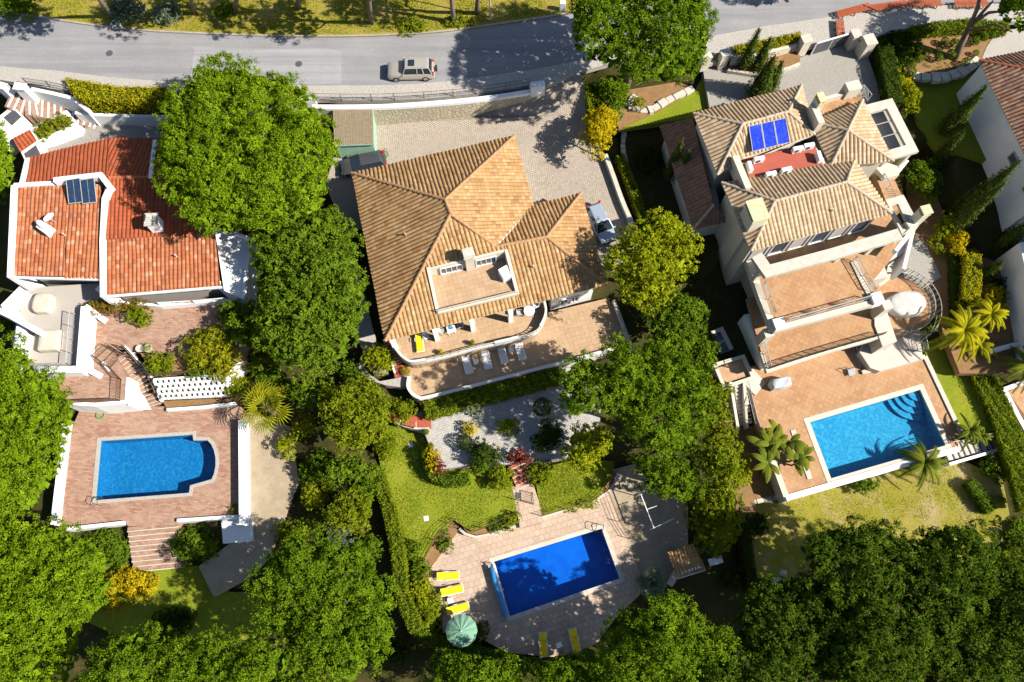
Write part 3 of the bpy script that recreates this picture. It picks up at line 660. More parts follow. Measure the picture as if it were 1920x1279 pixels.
def cypress(label, bpx, tpx, z0, r, mat=None, seed=1, group=None):
    """slim cone; the tip's bearing gives the height"""
    b = P(bpx[0], bpx[1], z0); best = None
    for i in range(10, 160):
        q = P(tpx[0], tpx[1], z0 + i * .1); d = (q.x - b.x) ** 2 + (q.y - b.y) ** 2
        if best is None or d < best[0]: best = (d, i * .1)
    h = best[1]; rs = np.random.RandomState(seed); t = thing('cypress_tree', label, 'cypress', b, group)
    k = int(np.pi * r * h * 75); f = 1 - np.sqrt(rs.rand(k)); f = np.clip(f, .02, 1); a = rs.rand(k) * 2 * np.pi
    prof = np.minimum(1, (f + .02) * 6) * (1 - f) ** .62 * (1 + .16 * np.sin(a * 4 + f * 14) + .08 * np.sin(a * 9 + 30 * f)) * r * 1.1
    D = np.column_stack([np.cos(a), np.sin(a), np.full(k, .45)]); C = np.column_stack([b.x + prof * np.cos(a), b.y + prof * np.sin(a), b.z + f * h]) + rs.normal(size=(k, 3)) * .06
    leafmesh('crown', quads(C, D + rs.normal(size=(k, 3)) * .4, np.full(k, .2), .45, rs), mat or L_cyp, t)
    MB().tube([b, b + Vector((0, 0, h * .4)), b + Vector((0, 0, h * .85))], [.14, .1, .03], 6).build('trunk', M_bark, t)
    MB().lathe(b, [(r * .35, .3), (r * .7, h * .15), (r * .62, h * .4), (r * .36, h * .7), (.03, h * .93)], 10).build('inner_growth', L_dark, t)
    return t
def ball(label, cpx, rpx, z0, mat, seed=1, name='topiary_ball', group=None, stem=.15):
    b = P(cpx[0], cpx[1], z0); sc = FPX / ((CH - z0)) ; r = rpx / 21.0
    rs = np.random.RandomState(seed); t = thing(name, label, 'topiary', b, group); k = int(900 * r * r * 3) + 120
    D = sphere_dirs(k, rs, -.8); C = np.array([b.x, b.y, b.z + stem + r]) + D * r * (1 + .06 * rs.normal(size=(k, 1)))
    leafmesh('foliage', quads(C, D + rs.normal(size=(k, 3)) * .45, np.full(k, .11), .55, rs), mat, t)
    MB().tube([b, b + Vector((0, 0, stem + r))], .05, 6).build('stem', M_bark, t)
    return t
def fan_palm(label, bpx, z0, hgt, rad, mat, seed=1, n=34, lean=(0, 0), group=None, feather=False, droop=.6, name='palm_tree'):
    b = P(bpx[0], bpx[1], z0); rs = random.Random(seed); t = thing(name, label, 'palm', b, group)
    top = b + Vector((lean[0], lean[1], hgt)); m = MB()
    m.tube([b, b.lerp(top, .35) + Vector((lean[0] * -.05, 0, 0)), b.lerp(top, .7), top], [.26, .2, .19, .16], 8); m.build('trunk', M_bark, t, smooth=True)
    g = MB()
    for i in range(n):
        a = 2 * math.pi * (i * .382 + rs.uniform(-.05, .05)) ; lvl = i / n; el = 1.25 - 1.35 * lvl + rs.uniform(-.1, .1)
        L = rad * (.75 + .3 * rs.random()); d = Vector((math.cos(a), math.sin(a), 0)); sd = Vector((-d.y, d.x, 0))
        if feather:
            K = 12; pts = []
            for k in range(K + 1):
                s_ = k / K; x = L * s_ * math.cos(el * (1 - s_ * .4)); z = L * (math.sin(max(el, .15)) * s_ - droop * s_ * s_ * (1.15 + .3 * lvl)); pts.append(top + d * max(x, L * s_ * .45) + Vector((0, 0, z)))
            g.tube(pts, [.035] * K + [.008], 4, False)
            for k in range(2, 3 * K):
                f = k / (3.0 * K); s_ = f * K; i0 = min(int(s_), K - 1); q = pts[i0].lerp(pts[i0 + 1], s_ - i0); tg = (pts[i0 + 1] - pts[i0]).normalized()
                for sg in (-1, 1):
                    ll = .18 * rad * (1 - abs(f - .45) * 1.2) * rs.uniform(.8, 1.1); e = q + sd * (sg * ll * .85) + tg * ll * .5 - Vector((0, 0, ll * .25)); wv = tg * .045
                    n0 = len(g.v); g.v += [tuple(q - wv), tuple(q + wv), tuple(e + wv * .2)]; g.f.append((n0, n0 + 1, n0 + 2))
        else:
            L *= (.30 + .38 * lvl); hub = top + d * L * max(.3, math.cos(el)) + Vector((0, 0, L * math.sin(el) * .8)); g.tube([top, hub], .03, 4, False)
            bl = rad * .5; tgt = (hub - top).normalized(); up = tgt.cross(sd)
            NB = 10
            for k in range(NB):
                th = (k / (NB - 1) - .5) * 2.3; dr = (tgt * math.cos(th) + sd * math.sin(th)); l = bl * (.8 + .35 * math.cos(th * .6)); e = hub + dr * l - Vector((0, 0, .22 * l + .12 * l * lvl))
                md = hub + dr * l * .55; pv = dr.cross(up).normalized() * .06
                n0 = len(g.v); g.v += [tuple(hub), tuple(md - pv), tuple(e), tuple(md + pv)]; g.f.append((n0, n0 + 1, n0 + 2, n0 + 3))
    g.build('fronds', mat, t)
    return t
# ------------------------------------------------------------------ roofs and walls
def inset(poly, d):
    p = [Vector((q[0], q[1])) for q in poly]
    if area2(p) < 0: p.reverse()
    n = len(p); out = []
    for i in range(n):
        a, b, c = p[i - 1], p[i], p[(i + 1) % n]; e1 = (b - a).normalized(); e2 = (c - b).normalized()
        n1 = Vector((-e1.y, e1.x)); n2 = Vector((-e2.y, e2.x)); m = (n1 + n2).normalized(); out.append(b + m * d / max(.4, m.dot(n1)))
    return out
class Roof(MB):
    def __init__(s): super().__init__(); s.uv = []
    def face(s, pts, period=.36, amp=.125, rows=6, seed=0):
        pts = [Vector(p) for p in pts]; n = Vector((0, 0, 0)); c = sum(pts, Vector()) / len(pts)
        for i in range(len(pts)): n += (pts[i] - c).cross(pts[(i + 1) % len(pts)] - c)
        n.normalize()
        if n.z < 0: n = -n
        d = Vector((0, 0, -1)) + n * n.z; d.normalize(); u = d.cross(n); rs = random.Random(seed)
        q = [((p - c).dot(u), (p - c).dot(d)) for p in pts]
        u0, u1 = min(a for a, b in q), max(a for a, b in q); K = 8; st = period / K; nl = int((u1 - u0) / st)
        if nl < 2: return
        base = len(s.v); m = len(q); ph = rs.random() * 6
        for i in range(nl + 1):
            U = u0 + (u1 - u0) * (i / nl) ; Uc = min(max(U, u0 + 1e-4), u1 - 1e-4); hs = []
            for k in range(m):
                a, b = q[k], q[(k + 1) % m]
                if (a[0] - Uc) * (b[0] - Uc) <= 0 and abs(a[0] - b[0]) > 1e-9: hs.append(a[1] + (b[1] - a[1]) * (Uc - a[0]) / (b[0] - a[0]))
            lo, hi = (min(hs), max(hs)) if hs else (0, 0)
            col = math.floor(U / period); h = amp * abs(math.sin(math.pi * U / period)) ** .8
            jit = .02 * math.sin(col * 12.9898 + ph)
            for r in range(rows + 1):
                V = lo + (hi - lo) * r / rows; w = .012 * math.sin(V * 1.7 + col * 2.1 + ph) + .02 * math.sin(U * .9 + V * .7 + ph)
                p = c + u * (U + .018 * math.sin(V * 1.3 + ph + col * .6)) + d * (V + (jit if r == rows else 0)) + n * (h + w)
                s.v.append(tuple(p)); s.uv.append((U / period, V))
        for i in range(nl):
            for r in range(rows):
                a = base + i * (rows + 1) + r; b = a + rows + 1; s.f.append((a, a + 1, b + 1, b))
        # underside
        k0 = len(s.v)
        for p in pts: s.v.append(tuple(p - n * .05)); s.uv.append((0, 0))
        s.f.append(tuple(range(k0, k0 + len(pts))))
def ridges(lines, mat, parent, r=.15):
    m = MB(); rs = random.Random(4)
    for a, b in lines:
        a = Vector(a) + Vector((0, 0, .07)); b = Vector(b) + Vector((0, 0, .07)); L = (b - a).length; k = max(2, int(L / .42)); d = (b - a) / k
        for i in range(k):
            o = Vector((rs.uniform(-.012, .012), rs.uniform(-.012, .012), rs.uniform(-.008, .012))); m.tube([a + d * i + o, a + d * (i + 1.08) + o], [r * 1.08, r * .9], 8)
    return m.build('ridge_tiles', mat, parent)
def window(parent, a, b, z0, z1, out, mat=None, frame=None, bars=1, depth=.06):
    """on the wall from a to b (xy); out = outward unit normal"""
    a = Vector((a[0], a[1], 0)); b = Vector((b[0], b[1], 0)); o = Vector((out[0], out[1], 0)); L = (b - a).length; e = (b - a) / L; g = MB(); f = MB()
    zz = lambda p, z: p + Vector((0, 0, z))
    g.add([zz(a + o * .02, z0), zz(b + o * .02, z0), zz(b + o * .02, z1), zz(a + o * .02, z1)], [(0, 1, 2, 3)])
    w = g.build('window', mat or M_glass, parent)
    for p, q in ((zz(a, z0), zz(b, z0)), (zz(a, z1), zz(b, z1)), (zz(a, z0), zz(a, z1)), (zz(b, z0), zz(b, z1))): f.bar(p + o * depth, q + o * depth, .1, .1)
    for k in range(bars): c = a + e * L * (k + 1) / (bars + 1); f.bar(zz(c, z0) + o * depth, zz(c, z1) + o * depth, .06, .06)
    f.build('frame', frame or M_whitep, w)
    return w
def rail(name, pts, h, mat, parent=None, sp=.14, style='v', **kw):
    """pts: world points at floor level"""
    m = MB(); pts = [Vector(p) for p in pts]
    U = Vector((0, 0, 1)); m.tube([p + U * h for p in pts], .038, 5); m.tube([p + U * .1 for p in pts], .025, 4)
    for a, b in zip(pts[:-1], pts[1:]):
        L = (b - a).length; k = max(1, int(L / 1.2)) if L > .6 else 1
        for i in range(k + 1): q = a.lerp(b, i / k); m.bar(q, q + U * h, .045)
        if style == 'v':
            for i in range(int(L / sp)): q = a.lerp(b, (i + .5) * sp / L); m.bar(q + U * .1, q + U * h, .024)
        else:
            for i in range(k):
                q0, q1 = a.lerp(b, i / k), a.lerp(b, (i + 1) / k)
                for j in range(7):
                    t = j / 6; up = i % 2; r0 = q0.lerp(q1, t)
                    m.bar(r0 + U * (.1), q0.lerp(q1, min(1, t + .45) if up else max(0, t - .45)) + U * h, .03)
    return m.build(name, mat, parent, **kw)
def stairs(mb_t, mb_r, a, b, width, n, edge=.06):
    """n treads from a (top, centre) down to b (bottom, centre)"""
    a = Vector(a); b = Vector(b); d = Vector((b.x - a.x, b.y - a.y)); rot = math.atan2(d.y, d.x); run = d.length / n; rise = (a.z - b.z) / n
    for i in range(n):
        c = a.lerp(b, (i + .5) / n); z = a.z - rise * (i + 1)
        mb_t.box((c.x, c.y, z - .5), (run, width, .5 - .01), rot)
        if mb_r is not None:
            e = d.normalized() * (run / 2 - edge / 2); mb_r.box((c.x + e.x, c.y + e.y, z - .011), (edge, width + .01, .03), rot)

# ================================================================== middle villa
vm = thing('villa', 'large villa with broad tan clay hipped roof and a sunken roof terrace, middle plot', 'house', P(880, 520, -4.2))
ez = 0.0; NWm, NEm, Vm, W2m, SEm, SWm = PL([(660, 325), (965, 255), (1000, 385), (1090, 362), (1137, 534), (722, 640)], ez)
A1 = P(835, 375, 3.6); A2 = P(845, 402, 3.65); B1 = P(930, 463, 2.1); B2 = P(1025, 445, 2.1)
T = PL([(805, 505, 1.9), (950, 475, 1.9), (970, 553, .95), (822, 587, .95)])   # opening of the terrace
r = Roof()
r.face([NWm, NEm, A1], seed=1); r.face([NEm, Vm, B1, A2, A1], seed=2); r.face([Vm, W2m, B2, B1], seed=3); r.face([W2m, SEm, B2], seed=4); r.face([NWm, A1, A2, SWm], seed=5)
def on_line(a, b, t): return a.lerp(b, t)
def szh(px, py):   # a point of the south slope seen at px,py
    e = (SEm - SWm).normalized(); i = Vector((-e.y, e.x, 0)); pt = math.radians(24.5); n = e.cross(i * math.cos(pt) + Vector((0, 0, math.sin(pt)))); n = n if n.z > 0 else -n
    u = (px - 960) / FPX; v = (py - 639.5) / FPX; d = Vector((u, math.sin(TH) - v * math.cos(TH), -math.cos(TH) - v * math.sin(TH))); o = Vector((0, 0, CH))
    return o + d * ((SWm - o).dot(n) / d.dot(n))
t0, t1, t2, t3 = szh(803, 503), szh(949, 470), szh(971, 554), szh(822, 590)
up1 = szh(803, 490)
r.face([SWm, szh(822, 617), t3, t0, A2], seed=6) if False else None
eL = on_line(SWm, SEm, .23); eR = on_line(SWm, SEm, .575)
def foot(p):  # eave point straight below p on the slope
    e = (SEm - SWm).normalized(); return SWm + e * (p - SWm).dot(e)
def uphit(p, a, b):  # p moved up the slope to the line a-b
    e = (SEm - SWm).normalized(); i = Vector((-e.y, e.x, 0)); A = (a - SWm); Bv = (b - a); x = (p - SWm).dot(e); t = (x - A.dot(e)) / Bv.dot(e); return a + Bv * t
r.face([SWm, foot(t0), uphit(t0, SWm, A2)], seed=6)
r.face([foot(t0), foot(t1), szh(958, 573) if False else t2 + (t1 - t2) * 0.0, t3 + Vector((0, 0, 0)), ] if False else [foot(t3), foot(t2), t2, t3], seed=7)
u0 = uphit(t0, SWm, A2)
r.face([foot(t0) + Vector((0, 0, 0)), foot(t3), t3, t0], seed=8)
r.face([t0, u0, A2, uphit(t1, B1, B2) if False else B1, uphit(t1, B1, B2), t1], seed=9)
r.face([foot(t2), foot(t1), uphit(t1, B1, B2), t1, t2] if False else [t1, uphit(t1, B1, B2), B2, SEm, foot(t2), t2], seed=10)
r.build('roof', M_tile_m, vm)
ridges([(NWm, A1), (NEm, A1), (A1, A2), (SWm, A2), (A2, B1), (B1, B2), (W2m, B2), (SEm, B2)], M_ridge_m, vm)
mb = MB(); mb.tube([Vm + Vector((0, 0, .03)), B1 + Vector((0, 0, .03))], .1, 6); mb.build('valley_gutter', M_stonecap, vm)
mb = MB(); ins = inset([NWm, NEm, Vm, W2m, SEm, SWm], .75)
# house body is set back under the south eave where the verandah runs
e = (SEm - SWm).normalized(); i_ = Vector((-e.y, e.x, 0))
bodyS0 = SWm + e * 1.0 + i_ * 3.0; bodyS1 = SWm + e * 15.2 + i_ * 3.0; bodyS2 = SWm + e * 15.2 + i_ * .7
body = inset([NWm, NEm, Vm, W2m, SEm], .75)
wp = [NWm + e * .75 - i_ * .75, NEm - e * .75 - i_ * .75, Vm - e * .7 - i_ * .75, W2m - e * .75 - i_ * .75, SEm - e * .75 + i_ * .7, bodyS2, bodyS1, bodyS0]
mb.prism([(q.x, q.y) for q in wp], -5.4, -.06); mb.build('wall', M_white, vm)
mb = MB(); ep = [NWm, NEm, Vm, W2m, SEm, SWm]; mb.wall([q for q in inset(ep, .1)], .12, -.22, -.03, closed=True); mb.build('eaves_board', M_stonecap, vm)
mb = MB(); mb.prism([(q.x, q.y) for q in inset(ep, .2)], -.16, -.1); mb.build('soffit', M_cream, vm)
# roof terrace cut in the slope
fz = .62; tt = [Vector((q.x, q.y)) for q in (t0, t1, t2, t3)]
MB().prism(tt, fz - .1, fz).build('terrace_floor', M_mid, vm)
mb = MB(); mb.wall([t3, t0], .28, .3, [t3.z + .22, t0.z + .2]); mb.build('parapet', M_cream, vm)
mb = MB(); mb.wall([t1, t2], .28, .3, [t1.z + .2, t2.z + .35]); mb.build('parapet', M_cream, vm)
mb = MB(); mb.wall([t0, t1], .22, .5, max(t0.z, t1.z) + .05); mb.build('terrace_back_wall', M_cream, vm)
w0, w1 = t0.lerp(t1, .14), t0.lerp(t1, .47); o = -i_
window(vm, w0 + o * .14, t0.lerp(t1, .42) + o * .14, fz + .02, fz + 1.25, o, bars=3); window(vm, t0.lerp(t1, .60) + o * .14, t0.lerp(t1, .86) + o * .14, fz + .02, fz + 1.25, o, bars=3)
mb = MB(); mb.wall([t3 + i_ * .1, t2 + i_ * .1], .24, .45, .85); mb.build('parapet', M_cream, vm)
rail('balustrade', [t3 + i_ * .1 + Vector((0, 0, .85 - t3.z)), t2 + i_ * .1 + Vector((0, 0, .85 - t2.z))], .42, M_stonecap, vm, .16)
cq = t0.lerp(t1, .52) - i_ * .15; rt = math.atan2(e.y, e.x)
ch = MB().box((cq.x, cq.y, fz), (.75, .6, 2.75), rt).build('chimney', M_cream, vm)
MB().box((cq.x, cq.y, fz + 2.75), (1.0, .85, .16), rt).box((cq.x, cq.y, fz + 3.15), (.95, .8, .1), rt).build('cap', M_stonecap, ch)
mb = MB(); [mb.box((cq.x + a * e.x + b * i_.x, cq.y + a * e.y + b * i_.y, fz + 2.9), (.1, .1, .26), rt) for a in (-.38, .38) for b in (-.3, .3)]; mb.build('cap_posts', M_stonecap, ch)  # separate corner posts carrying the chimney cap
MB().prism([t1.lerp(t2, .30) - e * .25, t1.lerp(t2, .30) - e * 1.1 - i_ * .25, t1.lerp(t2, .62) - e * .9, t1.lerp(t2, .62) - e * .2][:4], fz + .0, fz + 1.0).build('roof_light', M_whitep, vm)
# verandah floor and parapet
UT = [(722, 600), (737, 640), (741, 652), (750, 666), (762, 677), (778, 682), (830, 672), (893, 655), (960, 640), (1000, 628), (1015, 612), (1023, 590), (1020, 570)]
uz = -2.75
ff = PL(smooth(UT), uz); FLATS.append((ff, uz - .8))
MB().slab([SWm + e * 1.0 + i_ * 3.1 + Vector((0, 0, uz)) - Vector((0, 0, ez))] + ff[4:] + [SWm + e * 15.2 + i_ * 3.1 + Vector((0, 0, uz))], 2.2).build('verandah_floor', M_mid, vm)
pp = ff[5:]
MB().wall([pp[k] for k in range(0, 18)], .2, uz, uz + .85).build('parapet', M_parw, vm)
MB().wall(pp[17:26], .2, uz, uz + .45).wall(pp[25:29], .22, uz, uz + .85).wall(pp[28:35], .2, uz, uz + .45).wall(pp[34:], .2, uz, uz + .85).build('parapet', M_parw, vm)
rail('balustrade', [q + Vector((0, 0, .45)) for q in pp[17:26]], .42, M_stonecap, vm, .15); rail('balustrade', [q + Vector((0, 0, .45)) for q in pp[28:35]], .42, M_stonecap, vm, .15)
for px, py in ((742, 652), (820, 636), (887, 618), (957, 601)):
    q = P(px, py, uz); MB().box((q.x, q.y, uz), (.42, .42, -.2 - uz), rt).build('pillar', M_white, vm)
# south-east block windows and door
o = -i_; q0 = bodyS2; q1 = SEm - e * .75 + i_ * .7; L = (q1 - q0).length
window(vm, q0.lerp(q1, .30), q0.lerp(q1, .62), -1.9, -.8, o, bars=2)
window(vm, q0.lerp(q1, .22), q0.lerp(q1, .40), -4.15, -2.9, o, bars=1); window(vm, q0.lerp(q1, .48), q0.lerp(q1, .66), -4.1, -2.9, o, M_roller, bars=1)
for k in range(4): window(vm, bodyS0.lerp(bodyS1, .08 + .24 * k), bodyS0.lerp(bodyS1, .22 + .24 * k), -2.7, -.7, o, bars=1)
# lower terrace
lz = -4.2
LT = [(768, 708), (766, 726), (774, 740), (786, 747), (800, 747), (880, 727), (960, 706), (1060, 680), (1180, 648), (1175, 634), (1152, 572), (1136, 560), (1010, 590), (900, 640), (760, 690)]
lw = PL(LT, lz); FLATS.append((lw, lz)); MB().slab(lw, 1.6).build('terrace', M_mid, kind='structure')
mb = MB(); wpth = PL(smooth(LT[:9]), lz); mb.wall(wpth, .28, lz - 1.6, lz + .42); mb.build('terrace_wall', M_parw, label='low white wall curving round the south edge of the buff terrace', cat='wall')
MB().wall(PL([(1150, 566), (1175, 634), (1186, 660)], lz), .3, lz - 1.5, lz + .5).build('terrace_wall', M_stonecap, label='low wall at the east end of the buff terrace', cat='wall')
# steps beside the verandah
st = thing('staircase', 'red tiled steps with pale nosings along the south-west corner of the tan-roofed villa', 'steps', P(742, 670, lz))
mt, mn = MB(), MB(); stairs(mt, mn, P(729, 640, uz), P(746, 683, lz), 1.5, 8); mt.build('tread', M_redt, st); mn.build('nosing', M_stonecap, st)
MB().wall(PL([(721, 640), (741, 700)], lz), .16, lz - .3, lz + .5).build('side_wall', M_white, st)
flat('landing', [(737, 688), (757, 683), (760, 703), (740, 708)], lz, M_redt, 1)
flat('garden_path', [(676, 668), (690, 700), (712, 715), (740, 710), (768, 702), (772, 720), (750, 726), (722, 722), (690, 712), (672, 690)], -4.35, M_side, 1)
flat('side_path', [(650, 420), (700, 620), (728, 700), (700, 700), (672, 640), (630, 500), (610, 400)], -4.4, M_grwall, 1)

# ================================================================== right villa
vr = thing('villa', 'three-storey cream villa with beige tiled roofs, blue solar panels and stacked terraces', 'house', P(1500, 480, -5.8))
ze = 4.0
aNW, aN, aSW, aSE, aR1, aR2 = PL([(1300, 213, ze), (1503, 160, ze), (1345, 328, ze), (1520, 285, ze), (1392, 233, 5.35), (1478, 210, 5.3)])
aE = P(1527, 253, 4.0); cW = P(1393, 298, ze + .15)
bW, bN, bE, bS, bC = PL([(1520, 230, ze), (1617, 188, ze), (1675, 303, ze), (1557, 312, ze), (1590, 245, 5.25)])
cNW, cNE, cSE, cSW, cR1, cR2 = PL([(1353, 343, ze), (1602, 300, ze), (1672, 401, ze), (1408, 471, ze), (1453, 377, 5.45), (1587, 342, 5.4)])
r = Roof(); r.face([aNW, aN, aR2, aR1], seed=1); r.face([aNW, aR1, aSW], seed=2); r.face([aN, aE, aR2], seed=3)
r.face([aR1, aR2, aE, P(1393, 297, 4.1)], seed=4); r.face([aR1, P(1393, 297, 4.1), aSW], seed=14)
r.build('roof', M_tile_r, vr); ridges([(aNW, aR1), (aN, aR2), (aR1, aR2), (aR1, aSW), (aR2, aE)], M_ridge_r, vr, .13)
r = Roof(); r.face([bW, bN, bC], seed=5); r.face([bN, bE, bC], seed=6); r.face([bE, bS, bC], seed=7); r.face([bS, bW, bC], seed=8)
r.build('roof', M_tile_r, vr); ridges([(bW, bC), (bN, bC), (bE, bC), (bS, bC)], M_ridge_r, vr, .13)
r = Roof(); r.face([cNW, cNE, cR2, cR1], seed=9); r.face([cNE, cSE, cR2], seed=10); r.face([cSE, cSW, cR1, cR2], seed=11); r.face([cSW, cNW, cR1], seed=12)
r.build('roof', M_tile_r, vr); ridges([(cNW, cR1), (cNE, cR2), (cSE, cR2), (cSW, cR1), (cR1, cR2)], M_ridge_r, vr, .13)
r = Roof(); dw = PL([(1237, 236, .3), (1300, 430, .3), (1368, 415, .35), (1338, 385, 1.9), (1300, 222, 2.3)])
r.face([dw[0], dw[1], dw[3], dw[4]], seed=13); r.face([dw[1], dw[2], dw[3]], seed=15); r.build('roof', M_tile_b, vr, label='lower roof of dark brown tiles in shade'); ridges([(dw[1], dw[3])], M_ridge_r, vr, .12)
W = MB()
for poly, z0, d in (([aNW, aN, aE, aSW], -3.5, .45), ([bW, bN, bE, bS], -3.2, .45), ([cNW, cNE, cSE, cSW], -6.2, .5)): W.prism([tuple(q) for q in inset(poly, d)], z0, 3.93)
W.prism([tuple(q)[:2] for q in PL([(1395, 300), (1524, 268), (1552, 306), (1412, 346)], 3.9)], -3.0, 3.9)
W.prism([tuple(q) for q in inset([dw[0], dw[1], dw[2], P(1350, 340, .3), dw[4]], .5)], -5.2, .22)
W.build('wall', M_cream, vr)
mb = MB()
for poly in ([aNW, aN, aE, aSW], [bW, bN, bE, bS], [cNW, cNE, cSE, cSW]): mb.wall(inset(poly, .09), .1, 3.78, 3.96, closed=True)
mb.build('eaves_board', M_stonecap, vr)
# plant deck in red with its parapet
MB().prism([tuple(q)[:2] for q in PL([(1393, 299), (1526, 268), (1545, 312), (1410, 348)], 4.02)], 3.9, 4.03).build('plant_deck', M_redroof, vr)
MB().wall(PL([(1379, 292), (1404, 352)], 5.0), .55, 3.4, 5.0).build('parapet', M_cream, vr)
# solar panels
sp = [P(1403, 238, 5.25), P(1473, 222, 5.25), P(1481, 267, 4.75), P(1410, 285, 4.75)]
for k in range(3):
    a, b, c, d = sp[0].lerp(sp[1], k / 3 + .01), sp[0].lerp(sp[1], (k + 1) / 3 - .01), sp[3].lerp(sp[2], (k + 1) / 3 - .01), sp[3].lerp(sp[2], k / 3 + .01)
    n = (b - a).cross(d - a).normalized(); n = n if n.z > 0 else -n
    s_ = MB().add([a, b, c, d, a + n * .08, b + n * .08, c + n * .08, d + n * .08], [(4, 5, 6, 7), (0, 1, 5, 4), (1, 2, 6, 5), (2, 3, 7, 6), (3, 0, 4, 7)]).build('solar_panel', M_solarb, vr)
    f = MB()
    for p, q in ((a, b), (b, c), (c, d), (d, a)): f.bar(p + n * .09, q + n * .09, .045, .045)
    pass
    f.build('frame', M_steel, s_)
# chimneys
def chimney(px, py, ztop, zbot, sx, sy, rot, mat, cap, parent):
    q = P(px, py, ztop); c_ = MB().box((q.x, q.y, zbot), (sx, sy, ztop - .5 - zbot), rot).build('chimney', mat, parent)
    m = MB().box((q.x, q.y, ztop - .5), (sx * 1.08, sy * 1.08, .1), rot)
    cr, sr = math.cos(rot), math.sin(rot)
    for a in (-.42, .42):
        for b in (-.42, -.14, .14, .42): x, y = a * sx, b * sy; m.box((q.x + x * cr - y * sr, q.y + x * sr + y * cr, ztop - .4), (.1, .1, .3), rot)
    m.box((q.x, q.y, ztop - .1), (sx * 1.15, sy * 1.12, .12), rot); m.build('cap', cap, c_)
    MB().box((q.x, q.y, ztop - .4), (sx * .7, sy * .75, .28), rot).build('vent', M_metal, c_)
    return c_
M_lich = plain('lichen_stone', (.56, .54, .42), (.50, .47, .20), 3, .9, .3, .2)
rr = math.radians(15)
chimney(1421, 393, 6.4, -3.5, 1.25, 1.75, rr, M_cream, M_lich, vr); chimney(1541, 182, 6.6, 3, .55, .9, rr, M_cream, M_lich, vr); chimney(1738, 393, 5.4, -5, .75, .75, rr, M_cream, M_lich, vr)
MB().box(tuple(P(1541, 182, 6.6) + Vector((-.1, -.9, -3.6))), (.55, 2.0, 2.6), rr).build('chimney_breast', M_cream, vr)
MB().wall(PL([(1741, 394), (1722, 404)], 5.4), .6, -5, 3.6).build('buttress', M_cream, vr)
# flat concrete frames on the east side
def frame(outer, inner, z, th, mat, parent, name='canopy_frame'):
    m = MB(); O = PL(outer, z); I = PL(inner, z); n = 4
    vs = O + I + [q - Vector((0, 0, th)) for q in O + I]; fs = []
    for i in range(4):
        j = (i + 1) % 4; fs += [(i, j, j + 4, i + 4), (i + 8, i + 12, j + 12, j + 8), (i, i + 8, j + 8, j), (i + 4, j + 4, j + 12, i + 12)]
    m.add(vs, fs); c_ = m.build(name, mat, parent); return c_
frame([(1618, 198), (1673, 184), (1723, 284), (1668, 299)], [(1630, 212), (1663, 203), (1699, 272), (1664, 282)], 3.2, .35, M_stonecap, vr)
MB().sheet(PL([(1630, 212), (1663, 203), (1699, 272), (1664, 282)], 2.2)).build('glass_roof', M_grwall, vr)
m = MB()
for t_ in (.33, .66): m.bar(P(1630, 212, 2.95).lerp(P(1664, 282, 2.95), t_), P(1663, 203, 2.95).lerp(P(1699, 272, 2.95), t_), .06)
m.build('glazing_bar', M_steel, vr)
for a, b in ((1668, 190), (1712, 284), (1672, 292)): q = P(a, b, 2.8); MB().box((q.x - .2, q.y, -3.2), (.35, .35, 6.0), rr).build('pillar', M_cream, vr)
frame([(1660, 374), (1694, 365), (1717, 408), (1692, 440)], [(1672, 386), (1684, 382), (1701, 418), (1692, 428)], 3.2, .3, M_stonecap, vr)
MB().prism([tuple(q)[:2] for q in PL([(1636, 308), (1662, 304), (1684, 312), (1686, 328), (1660, 334)], 1.2)], -4.5, 1.2).build('bay_wall', M_cream, vr); MB().wall(PL([(1702, 300), (1684, 322)], .5), .3, -.2, .5).build('raking_wall', M_white, vr)
rail('railing', PL([(1650, 335), (1672, 378)], 1.0), 1.0, M_steel, vr, .12, 'z')
m = MB().prism([tuple(q)[:2] for q in PL([(1640, 325), (1668, 318), (1700, 385), (1670, 400)], .6)], -4, .6); m.build('side_balcony', M_terra2, vr)
# north roof terrace
nt_ = [(1531, 205), (1544, 190), (1590, 176), (1608, 168), (1620, 190), (1545, 225)]
MB().slab(PL(nt_, 3.3), 2.5).build('terrace_floor', M_terra2, vr)
MB().wall(PL([(1528, 214), (1544, 186), (1592, 172)], 3.9), .3, 2.6, 3.95).build('parapet', M_cream, vr)
q = P(1601, 160, 4.6); MB().box((q.x, q.y, -1), (1.3, .9, 5.6), rr).build('pillar', M_cream, vr)
rail('railing', PL([(1596, 182), (1612, 172), (1626, 190)], 3.3), 1.0, M_steel, vr, .13, 'z')
# south terraces
T1 = [(1405, 452), (1680, 400), (1705, 445), (1622, 545), (1634, 565), (1455, 614), (1430, 565), (1400, 480)]
z1 = .4
MB().slab(PL(T1, z1), .45).build('terrace_floor', M_terra2, vr)
m = MB(); m.wall(PL([(1396, 462), (1430, 560), (1452, 616)], z1 + .15), .55, z1 - .65, z1 + .15); m.wall(PL([(1451, 617), (1640, 566), (1622, 535), (1600, 490)], z1 + .12), .5, z1 - .65, z1 + .12); m.build('terrace_edge', M_cream, vr)
for a, b in ((1462, 606), (1646, 558)): q = P(a, b, z1 + .5); MB().box((q.x, q.y, z1 - .7), (.95, .95, 1.2), rr).build('corner_block', M_white, vr)
rail('railing', PL([(1430, 535), (1450, 590)], z1 + .15), .95, M_steel, vr, .12, 'z'); rail('railing', PL([(1473, 604), (1630, 560)], z1 + .12), .9, M_steel, vr, .12, 'z'); rail('railing', PL([(1600, 488), (1636, 548)], z1 + .12), .9, M_steel, vr, .12, 'z')
